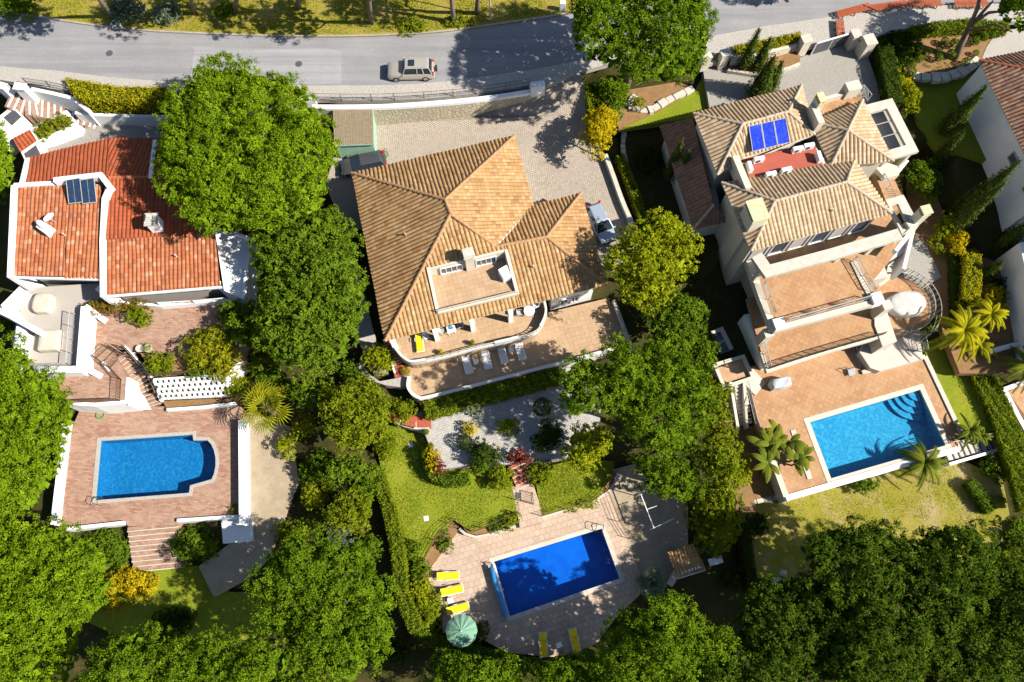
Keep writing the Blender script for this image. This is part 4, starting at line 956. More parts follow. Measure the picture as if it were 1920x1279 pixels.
# pergola beam over the terrace
bz = 3.3
m = MB(); m.wall(PL([(1419, 478), (1440, 508), (1560, 476), (1688, 438)], bz), 1.0, bz - .45, bz); m.build('pergola_beam', M_stonecap, vr)
for a, b in ((1432, 500), (1590, 462), (1650, 447)): q = P(a, b, bz); MB().box((q.x, q.y, z1), (.42, .42, bz - z1 - .45), rr).build('pillar', M_cream, vr)
cs = inset([cNW, cNE, cSE, cSW], .5); d0, d1 = P(1415, 462, 3.9), P(1668, 396, 3.9)
ed = Vector((cSE.x - cSW.x, cSE.y - cSW.y, 0)).normalized(); nd = Vector((ed.y, -ed.x, 0)); sW = Vector((cSW.x, cSW.y, 0)) + ed * .6 - nd * .5; Lw = (Vector((cSE.x - cSW.x, cSE.y - cSW.y, 0))).length - 1.3
for k in range(6): window(vr, sW + ed * Lw * (k / 6 + .02), sW + ed * Lw * ((k + 1) / 6 - .02), z1 + .1, 2.9, nd, M_glass if k % 2 else M_grwall, bars=0)
# middle storey body and balcony
z2 = -2.8
MB().prism([tuple(q)[:2] for q in PL([(1405, 455), (1690, 400), (1640, 565), (1452, 610)], z1)], z2, z1 - .45).build('wall', M_cream, vr) if False else None
core = PL([(1392, 490), (1600, 430), (1640, 540), (1440, 590)], z2)
MB().prism([tuple(q)[:2] for q in core], -6.2, z1 - .46).build('middle_storey', M_cream, vr)
T2 = [(1400, 560), (1640, 500), (1665, 600), (1655, 628), (1560, 655), (1440, 694), (1425, 655)]
MB().slab(PL(T2, z2), .4).build('balcony_floor', M_terra2, vr)
MB().wall(PL([(1428, 660), (1440, 695), (1560, 656), (1655, 630)], z2 + .1), .3, z2 - .45, z2 + .12).build('balcony_edge', M_cream, vr)
rail('railing', PL([(1427, 640), (1440, 690)], z2 + .12), .95, M_steel, vr, .12, 'z'); rail('railing', PL(smooth([(1442, 692), (1500, 673), (1560, 655), (1655, 628)]), z2 + .12), .9, M_metal, vr, .14, 'v')
for a, b in ((1425, 640), (1640, 590)): q = P(a, b, z2); MB().box((q.x, q.y, z2), (.8, .8, z1 - .65 - z2), rr).build('pillar', M_cream, vr)
MB().prism([tuple(q)[:2] for q in PL([(1395, 590), (1650, 540), (1660, 618), (1442, 680)], z2 - .4)], -6.1, z2 - .41).build('lower_storey', M_white, vr)
MB().slab(PL([(1640, 580), (1660, 575), (1682, 640), (1655, 650), (1640, 610)], -2.6), 3.3).build('side_terrace', M_trav, vr)
dk = -5.8
# deck with pool cut out is built with the pools
st = thing('staircase', 'short flight of wide travertine steps at the house corner above the large terracotta pool deck', 'steps', P(1620, 670, dk))
mt, mn = MB(), MB(); stairs(mt, mn, P(1640, 652, dk + .9), P(1603, 664, dk), 2.5, 5, .12); mt.build('tread', M_trav, st); mn.build('nosing', M_stonecap, st)
flat('upper_deck', [(1622, 640), (1722, 600), (1730, 668), (1735, 672), (1650, 696), (1632, 690), (1612, 660)], dk + .9, M_trav, 1.2)
MB().wall(PL([(1617, 698), (1735, 668)], dk + .25), .35, dk - .3, dk + .25).build('planter_edge', M_stonecap, label='pale stone step edging between travertine landing and terracotta pool deck', cat='step')
rz = -4.1
rc = P(1682, 572, rz); RP_ = [(rc.x + 3.05 * math.cos(a), rc.y + 2.9 * math.sin(a), rz) for a in [math.radians(k) for k in range(-100, 116, 9)]]
cir = [Vector(q) for q in RP_] + PL([(1650, 500), (1630, 530), (1640, 600), (1652, 618)], rz)
FLATS.append((cir, rz)); MB().slab(cir, 2.0).build('round_terrace', M_terra2, kind='structure')
rail('curved_railing', [Vector(q) for q in RP_], 1.0, M_steel, sp=.13, label='curved white railing round the semicircular terrace', cat='railing')
rail('curved_railing', [Vector((rc.x + 3.9 * math.cos(a), rc.y + 3.8 * math.sin(a), rz - .6)) for a in [math.radians(k) for k in range(-60, 101, 8)]], 1.0, M_steel, sp=.5, label='outer curved handrail below the semicircular terrace', cat='railing')
rail('railing', PL([(1700, 622), (1712, 660), (1732, 660), (1726, 625)], dk + .9), .9, M_steel, sp=.16, style='z', label='white zigzag patterned railing at the end of the travertine landing', cat='railing')
# upper small landing with stairs by the round terrace
flat('landing', [(1612, 520), (1660, 490), (1680, 515), (1640, 545)], -3.5, M_trav, 2)
MB().prism([tuple(q)[:2] for q in PL([(1625, 470), (1690, 455), (1700, 470), (1650, 500)], -1.0)], -5, -1.0).build('east_wing_wall', M_white, vr)
m = MB(); m.wall(PL([(1738, 398), (1680, 470)], 2.0), .35, 1.4, 2.0); m.wall(PL([(1722, 410), (1700, 500)], 0), .3, -3, -.5); m.build('raking_wall', M_white, vr)
# west side stair, well and skylights
st = thing('staircase', 'cream outdoor stair descending beside the west end of the terracotta pool deck', 'steps', P(1400, 740, -6.8))
mt, mn = MB(), MB(); stairs(mt, None, P(1388, 718, -5.0), P(1400, 795, -7.0), 1.1, 11); mt.build('tread', M_stonecap, st)
MB().wall(PL([(1370, 716), (1394, 800)], -4.6), .25, -7.2, [-4.6, -6.2]).build('side_wall', M_cream, st); MB().wall(PL([(1396, 716), (1412, 795)], -4.6), .22, -7.2, [-4.7, -6.4]).build('side_wall', M_cream, st)
st = thing('staircase', 'upper white stair in shade at the south-west corner of the cream villa', 'steps', P(1415, 715, -6))
mt = MB(); stairs(mt, None, P(1400, 700, -4.9), P(1432, 735, -5.8), 1.6, 6); mt.build('tread', M_stonecap, st)
flat('well_floor', [(1345, 690), (1395, 672), (1410, 705), (1360, 722)], -5.0, M_terra, 1.6)
MB().wall(PL([(1340, 684), (1394, 668), (1412, 708), (1358, 726)], -4.7), .3, -6.5, -4.65, closed=True).build('well_wall', M_cream, label='square cream walled light well beside the west wall of the cream villa', cat='wall')
rail('railing', PL([(1397, 715), (1415, 790), (1425, 815)], -5.8), .95, M_steel, label='white railing along the west end of the terracotta pool deck', cat='railing')
t = thing('skylight', 'twin-pane skylight lying in the shaded bed west of the cream villa', 'skylight', P(1350, 642, -5.4))
MB().box(tuple(P(1350, 642, -6.2)), (1.25, 2.3, .8), rr + .1).build('kerb', M_cream, t)
for dy in (-.52, .52): q = P(1350, 642, -5.38); MB().box((q.x - dy * math.sin(rr + .1), q.y + dy * math.cos(rr + .1), -5.4), (.95, .9, .03), rr + .1).build('pane', M_solar, t)

# ================================================================== left villa
vl = thing('villa', 'low white villa with red tiled roofs, white parapets and grey terrace, left plot', 'house', P(210, 430, -3.2))
r = Roof(); n0, n1, n2, n3 = PL([(50, 297, -.1), (205, 259, -.1), (290, 260, -.1), (368, 262, -.1)]); g0, g1, g2 = PL([(42, 346, 1.0), (205, 333, 1.4), (372, 333, 1.4)])
r.face([n0, n1, g1, g0], seed=1); r.face([n1, n2, n3, g2, g1], seed=2)
r.build('roof', M_tile_lr, vl)
r = Roof(); s0, s1, s2, s3 = PL([(196, 334, 1.4), (372, 334, 1.4), (400, 436, .55), (193, 450, .55)]); r.face([s0, s1, s2, s3], seed=3); r.build('roof', M_tile_lr, vl)
r = Roof(); u0_, u1_, u2_, u3_ = PL([(192, 447, .42), (402, 434, .42), (413, 536, -.45), (196, 553, -.45)]); r.face([u0_, u1_, u2_, u3_], seed=4); r.build('roof', M_tile_l, vl)
r = Roof(); j, k_, l_, m_ = PL([(30, 352, 1.3), (190, 346, 1.3), (187, 519, -.1), (25, 517, -.1)]); mid1, mid2 = j.lerp(k_, .6), m_.lerp(l_, .6)
r.face([j, mid1, mid2, m_], seed=5); r.face([mid1, k_, l_ + (l_ - k_) * .03, mid2 + (l_ - k_) * .03], seed=6); r.build('roof', M_tile_l, vl)
ridges([(g1, g2)], M_ridge_l, vl, .12)
m = MB()
m.prism([tuple(q) for q in inset([n0, n1, n3, g2, P(372, 340, 1), P(205, 340, 1), g0], .35)], -4, -.15)
m.prism([tuple(q) for q in inset([s0, u1_, u2_, u3_], .5)], -5, -.5); m.prism([tuple(q) for q in inset([j, k_, l_, m_], .7)], -5, -.2); m.prism([tuple(q)[:2] for q in PL([(207, 343), (365, 343), (395, 430), (200, 440)], .3)], -4, .2)
m.build('wall', M_grwall, vl)
m = MB(); m.wall(PL([(26, 348, 1.6), (18, 520, .3)]), .42, -5, [1.7, .35]); m.wall(PL([(26, 347, 1.6), (100, 343, 1.6)], 1.6), .34, 0, 1.65); m.wall(PL([(205, 349, 1.9), (195, 372, 1.6), (191, 450, .8), (192, 556, -.1)]), .42, -4.6, [1.9, 1.6, .8, -.1]); m.wall(PL([(51, 296, .2), (39, 347, 1.3)]), .4, -4.4, [.2, 1.3]); m.build('parapet', M_white, vl)
m = MB(); m.wall(PL([(290, 262, .35), (281, 332, 1.75)]), .32, -.6, [.35, 1.75]); m.build('parapet', M_white, vl)
m = MB(); m.wall(PL([(196, 556), (415, 538)], -.45), .16, -.68, -.42); m.wall(PL([(26, 520), (188, 524)], -.1), .16, -.3, -.06); m.build('eaves_board', M_white, vl)
q = P(150, 336, 2.0); MB().wall(PL([(100, 337), (188, 327), (205, 350)], 2.1), .45, -.2, 2.1).build('upstand', M_white, vl)
for k, (x0, x1) in enumerate(((125, 150), (151, 177))):
    a, b, c, d = PL([(x0, 338, 2.2), (x1, 334, 2.2), (x1 + 5, 379, 1.25), (x0 + 5, 382, 1.25)]); n = (b - a).cross(d - a).normalized(); n = n if n.z > 0 else -n
    s_ = MB().add([a, b, c, d, a + n * .1, b + n * .1, c + n * .1, d + n * .1], [(3, 2, 1, 0), (4, 5, 6, 7), (0, 1, 5, 4), (1, 2, 6, 5), (2, 3, 7, 6), (3, 0, 4, 7)]).build('solar_panel', M_solar, vl)
    f = MB(); [f.bar(p + n * .1, q + n * .1, .05) for p, q in ((a, b), (b, c), (c, d), (d, a))]; f.bar(a.lerp(b, .5) + n * .1, d.lerp(c, .5) + n * .1, .02)
    f.bar(a - Vector((0, 0, 1)), a, .05); f.bar(b - Vector((0, 0, 1)), b, .05); f.build('frame', M_steel, s_)
f = MB()
# ornate chimney
q = P(280, 408, 2.6); ch = MB().box((q.x, q.y, .2), (1.0, 1.0, 2.0), .1, .95).build('chimney', M_white, vl)
m = MB(); [m.box((q.x, q.y, 2.2 + k * .16), (1.2 - .22 * k, 1.2 - .22 * k, .1), .1) for k in range(5)]; m.build('cap', M_stonecap, ch)
m = MB(); [m.box((q.x + x, q.y + y, 2.0), (.12, .12, .5), .1) for x in (-.4, 0, .4) for y in (-.4, .4)]; m.build('cap_posts', M_white, ch)  # separate posts under the stepped chimney cap
q = P(80, 424, 1.5); ch = MB().box((q.x, q.y, .2), (1.3, .9, 1.2), -.6, .85).build('chimney', M_white, vl)
MB().lathe((q.x - .1, q.y + .15, 1.4), [(.75, 0), (.7, .12), (.5, .3), (.05, .4)], 14, 1, .45, -.6).build('cap', M_white, ch)
t = thing('satellite_dish', 'white dish aerial on the lower red roof beside the white chimney', 'satellite dish', P(88, 408, 1.3))
q = P(90, 406, 2.0); m = MB(); m.lathe((q.x, q.y, 1.7), [(.05, 0), (.3, .05), (.5, .16), (.52, .18), (.3, .09), (.04, .05)], 18, 1, .6, .8); m.build('dish', M_whitep, t); MB().tube([q - Vector((0, 0, 1.1)), q - Vector((0, 0, .3))], .04).build('mast', M_steel, t)
# grey terrace parapets and white walls round the left edge
m = MB(); m.wall(PL([(160, 574), (151, 690)], -1.9), .8, -5.2, -1.9); m.wall(PL([(152, 692), (62, 694)], -2.0), .6, -5.4, -2.0); m.build('parapet', M_white, vl)
for p_, w_, a_, b_ in (([(157, 688), (190, 706)], .5, -5, [-2.2, -3.2]), ([(172, 583), (198, 602)], .5, -4, [-1.9, -3.1]), ([(205, 556), (222, 566)], .5, -3.3, [-.7, -3.0]), ([(411, 536), (452, 572)], .55, -5.4, [-.5, -3.0])): MB().wall(PL(p_, b_[1]), w_, a_, b_).build('buttress', M_white, vl)
m = MB(); m.wall(PL([(40, 540), (8, 572), (30, 600), (62, 618)], -1.4), .5, -5.5, -1.4); m.wall(PL([(-30, 568), (20, 592), (70, 620)], -.9), .5, -5.5, -.9); m.wall(PL([(38, 610), (25, 690)], -1.6), .9, -6, -1.8); m.build('garden_wall', M_white, vl)
m = MB(); m.wall(PL([(222, 566), (300, 572), (445, 560)], -2.5), .22, -3.3, -2.55); m.build('terrace_wall', M_white, vl)
rail('railing', PL([(300, 572), (360, 569)], -2.5), .6, M_white, vl, .12, 'z'); rail('railing', PL([(366, 569), (425, 563)], -2.5), .6, M_white, vl, .12, 'z')
rail('railing', PL([(143, 590), (136, 688), (62, 690)], -2.9), 1.2, M_steel, vl, .16)
m = MB(); m.prism([tuple(q)[:2] for q in PL([(403, 432), (440, 438), (472, 448), (462, 500), (456, 560), (420, 545)], -1.0)], -4.8, -1.0); m.build('flat_roof', M_white, vl)
m = MB(); m.wall(PL([(440, 438), (472, 448), (462, 510), (455, 560)], -.7), .25, -1.1, -.6); m.build('parapet', M_white, vl)
window(vl, P(45, 532, -1.6), P(110, 528, -1.6), -2.7, -.9, (0, -1)) if False else None
# east neighbour house at the right edge
vn = thing('villa', 'white house with a mottled dark red tiled roof at the right edge of the picture', 'house', P(1900, 300, -4))
r = Roof(); zf = 2.8; fa, fb, fc, fd, fe = PL([(1835, 113, zf), (1925, 300, zf), (1962, 376, zf), (2075, 345, zf + 2.2), (1975, 138, zf + 2.2)]); ff_ = P(1965, 88, zf); fg = P(2140, 52, zf); fh = P(2200, 260, zf)
r.face([fa, fb, fc, fd, fe], seed=1); r.face([fa, fe, P(2160, 98, zf + 2.2), fg], seed=2); r.build('roof', M_tile_f, vn); ridges([(fa, fe)], M_tile_f, vn, .14) if False else None
MB().tube([fa, fe], .14, 8).build('ridge_tiles', M_ridge_l, vn)
wl = inset([fa, fc, fd, P(2140, 110, zf)], .3)
MB().prism([tuple(q) for q in wl], -4.5, zf - .1).build('wall', M_white, vn)
MB().prism([tuple(q)[:2] for q in PL([(1920, 300), (1948, 370), (1990, 460), (2080, 460), (2060, 280)], 1.2)], -6, 1.2).build('wing_wall', M_white, vn)
MB().prism([tuple(q)[:2] for q in PL([(1912, 455), (1990, 440), (2050, 620), (1960, 680), (1935, 560)], -1.5)], -7, -1.5).build('wing_wall', M_white, vn)


wa, wb = P(1920, 300, 1.2), P(1948, 370, 1.2); dv = Vector((wb.x - wa.x, wb.y - wa.y)).normalized(); ov = Vector((dv.y, -dv.x)) if dv.y < 0 else Vector((-dv.y, dv.x)); ov = ov if ov.x < 0 else -ov
window(vn, wa.lerp(wb, .55), wa.lerp(wb, .95), -2.6, -.9, ov, M_roller, M_stonecap, 0); mwa, mwb = wl[0], wl[1]
a_, b_ = (mwa, mwb) if abs(mwa.x - mwb.x) < 8 else (wl[1], wl[2]); dv = (b_ - a_).normalized(); ov = Vector((-dv.y, dv.x)); ov = ov if ov.x < 0 else -ov
for t_ in (.62, .85): window(vn, a_.lerp(b_, t_), a_.lerp(b_, t_ + .07), .6, 1.6, ov, M_roller, M_stonecap, 0)
for par, x, y, z in ((vm, 760, 440, 1.9), (vm, 1000, 500, 1.5), (vl, 120, 440, .8), (vl, 330, 480, .3), (vr, 1560, 395, 4.8), (vr, 1480, 195, 5.0)):
    q = P(x, y, z); MB().tube([q - Vector((0, 0, .4)), q + Vector((0, 0, .3))], .07, 8).build('vent_pipe', M_stonecap, par)
# ------------------------------------------------------------------ pools and their decks
def holed(outer, hole, z, th, name, mat):
    m = MB(); O = [Vector((q[0], q[1], 0)) for q in outer]; Hh = [Vector((q[0], q[1], 0)) for q in hole]
    if area2(O) < 0: O.reverse()
    al = O + Hh; fs = []
    for t in tessellate_polygon([O, Hh]):
        a, b, c = [al[i] for i in t]
        fs.append(t if (b.x - a.x) * (c.y - a.y) - (b.y - a.y) * (c.x - a.x) > 0 else (t[0], t[2], t[1]))
    m.add([(q.x, q.y, z) for q in al], fs); n = len(O)
    m.add([(q.x, q.y, z) for q in O] + [(q.x, q.y, z - th) for q in O], [(i + n, (i + 1) % n + n, (i + 1) % n, i) for i in range(n)])
    FLATS.append((O, z)); return m.build(name, mat, kind='structure')
def pool(label, poly, z, depth, wcop, mats, floor_slope=.0):
    c = sum(poly, Vector()) / len(poly); t = thing('swimming_pool', label, 'swimming pool', (c.x, c.y, z - depth)); FLATS.append((poly, z - depth))
    p = [Vector((q.x, q.y)) for q in poly]
    if area2(p) < 0: p.reverse()
    outer = inset(p, -wcop); n = len(p)
    m = MB(); vs = [(q.x, q.y, z - .005) for q in p] + [(q.x, q.y, z - depth) for q in p]
    fs = [(i, i + n, (i + 1) % n + n, (i + 1) % n) for i in range(n)]
    tr = tessellate_polygon([[Vector((q.x, q.y, 0)) for q in p]])
    for a, b, d in tr:
        A, B, D = p[a], p[b], p[d]; fs.append(tuple(i + n for i in ((a, b, d) if (B.x - A.x) * (D.y - A.y) - (B.y - A.y) * (D.x - A.x) > 0 else (a, d, b))))
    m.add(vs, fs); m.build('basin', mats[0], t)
    m = MB(); m.wall([(a + b) / 2 for a, b in zip(inset(p, .02), outer)], wcop + .02, z - .25, z + .035, closed=True); m.build('coping', mats[2], t)
    m = MB(); q = inset(p, -.015); m.sheet([(v.x, v.y, z - .13) for v in q]); m.build('water', mats[1], t)
    return t, outer, p
def ladder(parent, a, d, z, mat=None, w=.5, h=.75):
    """a: world point on the pool edge, d: unit vector pointing from deck into water"""
    d = Vector(d).normalized(); s = Vector((-d.y, d.x, 0)); m = MB()
    for k in (-1, 1):
        b = Vector(a) + s * (k * w / 2); m.tube([b - d * .5, b - d * .48 + Vector((0, 0, h)), b - d * .3 + Vector((0, 0, h + .12)), b + d * .1 + Vector((0, 0, h)), b + d * .2 + Vector((0, 0, .1)), b + d * .2 - Vector((0, 0, 1.0))], .03, 6)
    for k in range(3): b = Vector(a) + d * .2 - Vector((0, 0, .25 + .28 * k)); m.bar(b - s * w / 2, b + s * w / 2, .08, .03)
    m.build('ladder', mat or M_chrome, parent)
zl, zm, zr_ = -6.2, -7.3, -5.8
# left pool
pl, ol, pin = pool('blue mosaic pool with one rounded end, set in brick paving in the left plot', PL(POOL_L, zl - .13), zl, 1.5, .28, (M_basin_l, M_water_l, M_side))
DL = PL([(136, 800), (150, 768), (300, 762), (437, 756), (452, 760), (452, 962), (440, 968), (335, 972), (333, 984), (240, 987), (235, 977), (122, 990), (112, 985)], zl)
holed(DL, ol, zl, 2.2, 'pool_deck', M_brick)
m = MB()
for k in range(3):
    a = math.radians(-62 + k * 0); cx, cy = P(384, 867, zl).x, P(384, 867, zl).y; x = cx + .18 + .3 * k; hw = 1.75 - .34 * k
    m.box((x + .5, cy, zl - 1.45), (1.5 - .42 * k, hw * 2 * .95, .45 + .26 * k), .08)
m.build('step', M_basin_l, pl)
ladder(pl, P(186, 938, zl), (.0, 1, 0), zl, M_metal, .55)
def lattice_wall(label, pth, z0, h, parent=None, w=.5):
    t = thing('wall', label, 'wall', pth[0]); m = MB(); a, b = Vector(pth[0]), Vector(pth[1]); a.z = b.z = 0; L = (b - a).length; d = (b - a) / L
    m.wall([a, b], .18, z0 - 1.5, z0 + .12); m.wall([a, b], w, z0 + h, z0 + h + .12)
    for k in range(3): m.wall([a, b], .16, z0 + .12 + (h - .12) * (k + .72) / 3, z0 + .12 + (h - .12) * (k + 1) / 3 - .002)
    n = int(L / .26)
    for k in range(n + 1): q = a + d * (k / n * L); m.box((q.x, q.y, z0 + .1), (.14, .13, h - .1), math.atan2(d.y, d.x))
    m.build('perforated_wall', M_white, t); return t
lattice_wall('perforated white wall along the east side of the brick pool deck', PL([(461, 792), (463, 985)], zl), zl, .85, w=.75)
lattice_wall('perforated white wall along the west side of the brick pool deck', PL([(134, 792), (112, 985)], zl), zl, .75, w=.7)
m = MB(); m.wall(PL([(122, 992), (232, 980)], zl + .3), .28, zl - 1.8, zl + .35); m.build('wall', M_white, label='low white wall left of the brick steps below the rounded pool', cat='wall')
m = MB(); m.wall(PL([(332, 976), (450, 968)], zl + .3), .28, zl - 1.8, zl + .35); m.build('wall', M_white, label='low white wall right of the brick steps below the rounded pool', cat='wall')
st = thing('staircase', 'broad brick steps with pale edges leading from the left pool deck down to the lawn', 'steps', P(305, 1030, -7.9))
mt, mn = MB(), MB(); A_ = P(286, 984, zl); stairs(mt, mn, A_, Vector((A_.x + .35, A_.y - 3.75, -7.9)), 4.5, 9, .09); mt.build('tread', M_brick, st); mn.build('nosing', M_stonecap, st)
MB().prism([tuple(q)[:2] for q in PL([(415, 977), (472, 968), (474, 1014), (418, 1019)], -6.6)], -8.4, -6.6).build('storage_block', M_white, label='flat white block at the corner below the left pool deck', cat='outbuilding')
# wall under the brick terrace, curved stair, lattice planter
MB().wall(PL([(118, 755), (178, 759), (237, 753), (240, 708)], -3.25), .3, -6.3, -3.22).build('retaining_wall', M_white, label='white retaining wall below the brick terrace with its iron railing', cat='wall')
st = thing('staircase', 'curved brick stair descending from the upper brick terrace to the rounded pool', 'steps', P(285, 760, zl))
cp = smooth([(218, 668, -3.3), (243, 696, -4.2), (268, 727, -5.2), (284, 762, zl)], 5); mt, mn = MB(), MB(); n = len(cp) - 1
W3p = [P(*q) for q in cp]
for i in range(n):
    a, b = W3p[i], W3p[i + 1]; d = Vector((b.x - a.x, b.y - a.y)); zt = -3.3 + (zl + 3.3) * (i + 1) / n + .0; rot = math.atan2(d.y, d.x)
    mt.box(((a.x + b.x) / 2, (a.y + b.y) / 2, zl - .3), (d.length * 1.12, 1.9 + .35 * i / n, zt - zl + .3 - .003 * i), rot)
    e = d.normalized() * d.length * .44; mn.box(((a.x + b.x) / 2 + e.x, (a.y + b.y) / 2 + e.y, zt - .01), (.07, 1.9 + .35 * i / n, .03), rot)
mt.build('tread', M_brick, st); mn.build('nosing', M_stonecap, st)
zs = [-2.6 + (zl + 3.3) * i / n for i in range(n + 1)]
pl_ = [Vector((W3p[i].x, W3p[i].y)) for i in range(n + 1)]
def offs(pp, d):
    out = []
    for i in range(len(pp)):
        t = (pp[min(i + 1, len(pp) - 1)] - pp[max(i - 1, 0)]).normalized(); out.append(pp[i] + Vector((-t.y, t.x)) * d)
    return out
MB().wall(offs(pl_, -1.15), .22, zl - .3, [z - .1 for z in zs]).build('side_wall', M_white, st); MB().wall(offs(pl_, 1.15), .22, zl - .3, [z - .1 for z in zs]).build('side_wall', M_white, st)
MB().sheet([Vector((q.x, q.y, 0)) + Vector((0, 0, z)) for q, z in ((P(240, 712, -3.4), -3.4), (P(272, 745, -5.0), -5.0), (P(284, 768, -5.6), -5.6), (P(262, 768, -5.8), -5.8), (P(240, 760, -3.5), -3.5))]).build('white_ramp', M_white, st)
rail('railing', PL([(182, 672), (207, 650), (232, 665), (208, 690), (182, 672)], -3.3), .95, M_brown, sp=.14, label='square brown iron railing enclosure at the head of the curved stair', cat='railing')
rail('railing', [P(208, 690, -3.3), P(228, 712, -3.3), P(226, 752, -3.3), P(125, 756, -3.3)], .95, M_brown, sp=.14, label='brown iron railing round the lower corner of the brick terrace', cat='railing')
rail('railing', [Vector((q.x, q.y, z - .1)) for q, z in zip(offs(pl_, 1.15), zs)][:14], .8, M_brown, sp=.2, label='brown iron handrail on the uphill side of the curved stair', cat='railing')
rail('railing', PL([(285, 706), (420, 698)], -3.3), .9, M_brown, sp=.14, label='brown iron railing above the white lattice planter', cat='railing')
def lattice(label, a, b, c, d, nx, ny):
    """a-b the upper edge, d-c the lower edge"""
    t = thing('planter', label, 'planter', d); m = MB(); s = MB()
    A, B, C, D = [Vector(q) for q in (a, b, c, d)]
    pt = lambda u, v: A.lerp(B, u).lerp(D.lerp(C, u), v)
    for j in range(ny + 1):
        m.bar(pt(0, j / ny), pt(1, j / ny), .15, .3)
    for j in range(ny):
        for i in range(nx + 1):
            u = (i + (.5 if j % 2 else 0)) / nx
            if u <= 1: m.bar(pt(u, j / ny), pt(u, (j + 1) / ny), .16, .28)
    dn = Vector((0, 0, -.22)); s.add([pt(0, 0) + dn, pt(1, 0) + dn, pt(1, 1) + dn, pt(0, 1) + dn], [(0, 3, 2, 1)]); s.add([pt(0, 1) + dn, pt(1, 1) + dn, pt(1, 1) + Vector((0, 0, -2)), pt(0, 1) + Vector((0, 0, -2))], [(0, 3, 2, 1)])
    m.build('lattice', M_white, t); s.build('soil', M_under, t)
    V = []; rs = np.random.RandomState(5)
    for k in range(int(nx * ny * .45)):
        q = pt(float(rs.rand()), float(rs.rand())); nn = 26; CC = np.array(q) + rs.normal(size=(nn, 3)) * .11 + np.array([0, 0, .05]); V.append(quads(CC, rs.normal(size=(nn, 3)) + [0, 0, .7], np.full(nn, .12), .5, rs))
    leafmesh('planting', np.concatenate(V), L_hedge, t)
lattice('white honeycomb planter bank beside the curved brick stair', P(289, 712, -3.5), P(424, 703, -3.5), P(430, 742, -5.2), P(303, 748, -5.2), 13, 4)
lattice('narrow slanting white honeycomb planter behind the fan palm', P(424, 705, -3.6), P(463, 668, -3.6), P(468, 690, -4.8), P(430, 738, -4.8), 3, 5)
MB().wall(PL([(312, 768), (380, 763), (440, 756)], zl + .5), .25, zl - .3, zl + .45).build('wall', M_white, label='low white wall at the foot of the honeycomb planter', cat='wall')
flat('planting_bed', [(300, 745), (432, 738), (440, 752), (312, 765)], zl + .25, M_bed, 1)
flat('planting_bed', [(262, 662), (330, 668), (420, 660), (420, 695), (290, 702)], -3.25, M_bed, .6)

# middle pool
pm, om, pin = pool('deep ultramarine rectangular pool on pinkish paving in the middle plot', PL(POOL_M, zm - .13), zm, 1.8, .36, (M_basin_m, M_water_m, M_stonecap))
DM = [(803, 1109), (800, 1092), (807, 1065), (827, 1039), (857, 999), (862, 992), (873, 1002), (893, 1008), (923, 1002), (973, 985), (1017, 972), (1070, 952), (1113, 939), (1140, 927), (1160, 975), (1187, 1045), (1202, 1075), (1200, 1115), (1153, 1160), (1120, 1205), (1085, 1224), (1040, 1232), (950, 1224), (907, 1200), (830, 1184), (826, 1135), (810, 1119)]
holed(PL(DM, zm), om, zm, 1.2, 'pool_deck', M_deckm)
d = (P(955, 1156, zm) - P(926, 1053, zm)); d.z = 0; d.normalize(); nrm = Vector((-d.y, d.x, 0))
ladder(pm, P(1122, 994, zm), -Vector((.25, .97, 0)), zm, M_metal, .6)
m = MB()
for k in range(3): q = P(1110, 1003, zm); m.lathe((P(1126, 995, zm).x, P(1126, 995, zm).y, zm - 1.6 + .0), [(1.7 - .4 * k, 0), (1.7 - .4 * k, .45 + .3 * k)], 20)
m = MB(); m.wall(PL([(862, 992), (873, 1002), (893, 1008), (923, 1002), (973, 985)], zm), .22, zm - .3, zm + .5); m.build('bed_wall', M_stonecap, label='curved low wall between the lawn slope and pool paving, left of the gate path', cat='wall')
m = MB(); m.wall(PL([(1017, 972), (1070, 952), (1113, 939), (1140, 924), (1152, 905), (1157, 888)], zm), .22, zm - .3, zm + .5); m.build('bed_wall', M_stonecap, label='curved low wall between lawn slope and pool paving, right of the gate path', cat='wall')
flat('planting_bed', [(865, 985), (885, 997), (935, 976), (972, 962), (974, 982), (923, 998), (893, 1003), (875, 998)], zm + .42, M_bed, .6)
flat('planting_bed', [(797, 1048), (815, 1010), (850, 975), (862, 990), (827, 1037), (807, 1062), (800, 1090), (770, 1080)], zm + .3, M_bed, .6)
flat('planting_bed', [(1017, 968), (1062, 955), (1120, 935), (1150, 890), (1154, 890), (1140, 922), (1113, 935), (1070, 949), (1018, 969)], zm + .42, M_bed, .6)
st = thing('staircase', 'red tiled garden steps under the red flowering shrub leading to the pool gate', 'steps', P(985, 905, -6.5))
mt, mn = MB(), MB(); stairs(mt, mn, P(968, 868, GZ), P(987, 912, -6.5), 1.7, 6, .08); mt.build('tread', M_redt, st); mn.build('nosing', M_stonecap, st)
st = thing('staircase', 'red tiled stepped path with white edging beside the garden court', 'steps', P(790, 795, GZ))
mt, mn = MB(), MB(); cp = smooth([(731, 764, -5.0), (752, 785, -5.1), (780, 793, -5.25), (809, 792, -5.36)], 1)
for a, b in zip(cp[:-1], cp[1:]):
    A, B = P(*a), P(*b); dd = Vector((B.x - A.x, B.y - A.y)); rot = math.atan2(dd.y, dd.x); mt.box(((A.x + B.x) / 2, (A.y + B.y) / 2, A.z - .6), (dd.length * .97, 1.15, .6), rot); mn.box((A.x, A.y, A.z - .3), (.08, 1.2, .33), rot)
mt.build('tread', M_redt, st); mn.build('nosing', M_stonecap, st); MB().wall(PL(smooth([(728, 772), (745, 793), (775, 803), (805, 803)]), -5.2), .15, -6, -5.1).build('edging', M_stonecap, st)

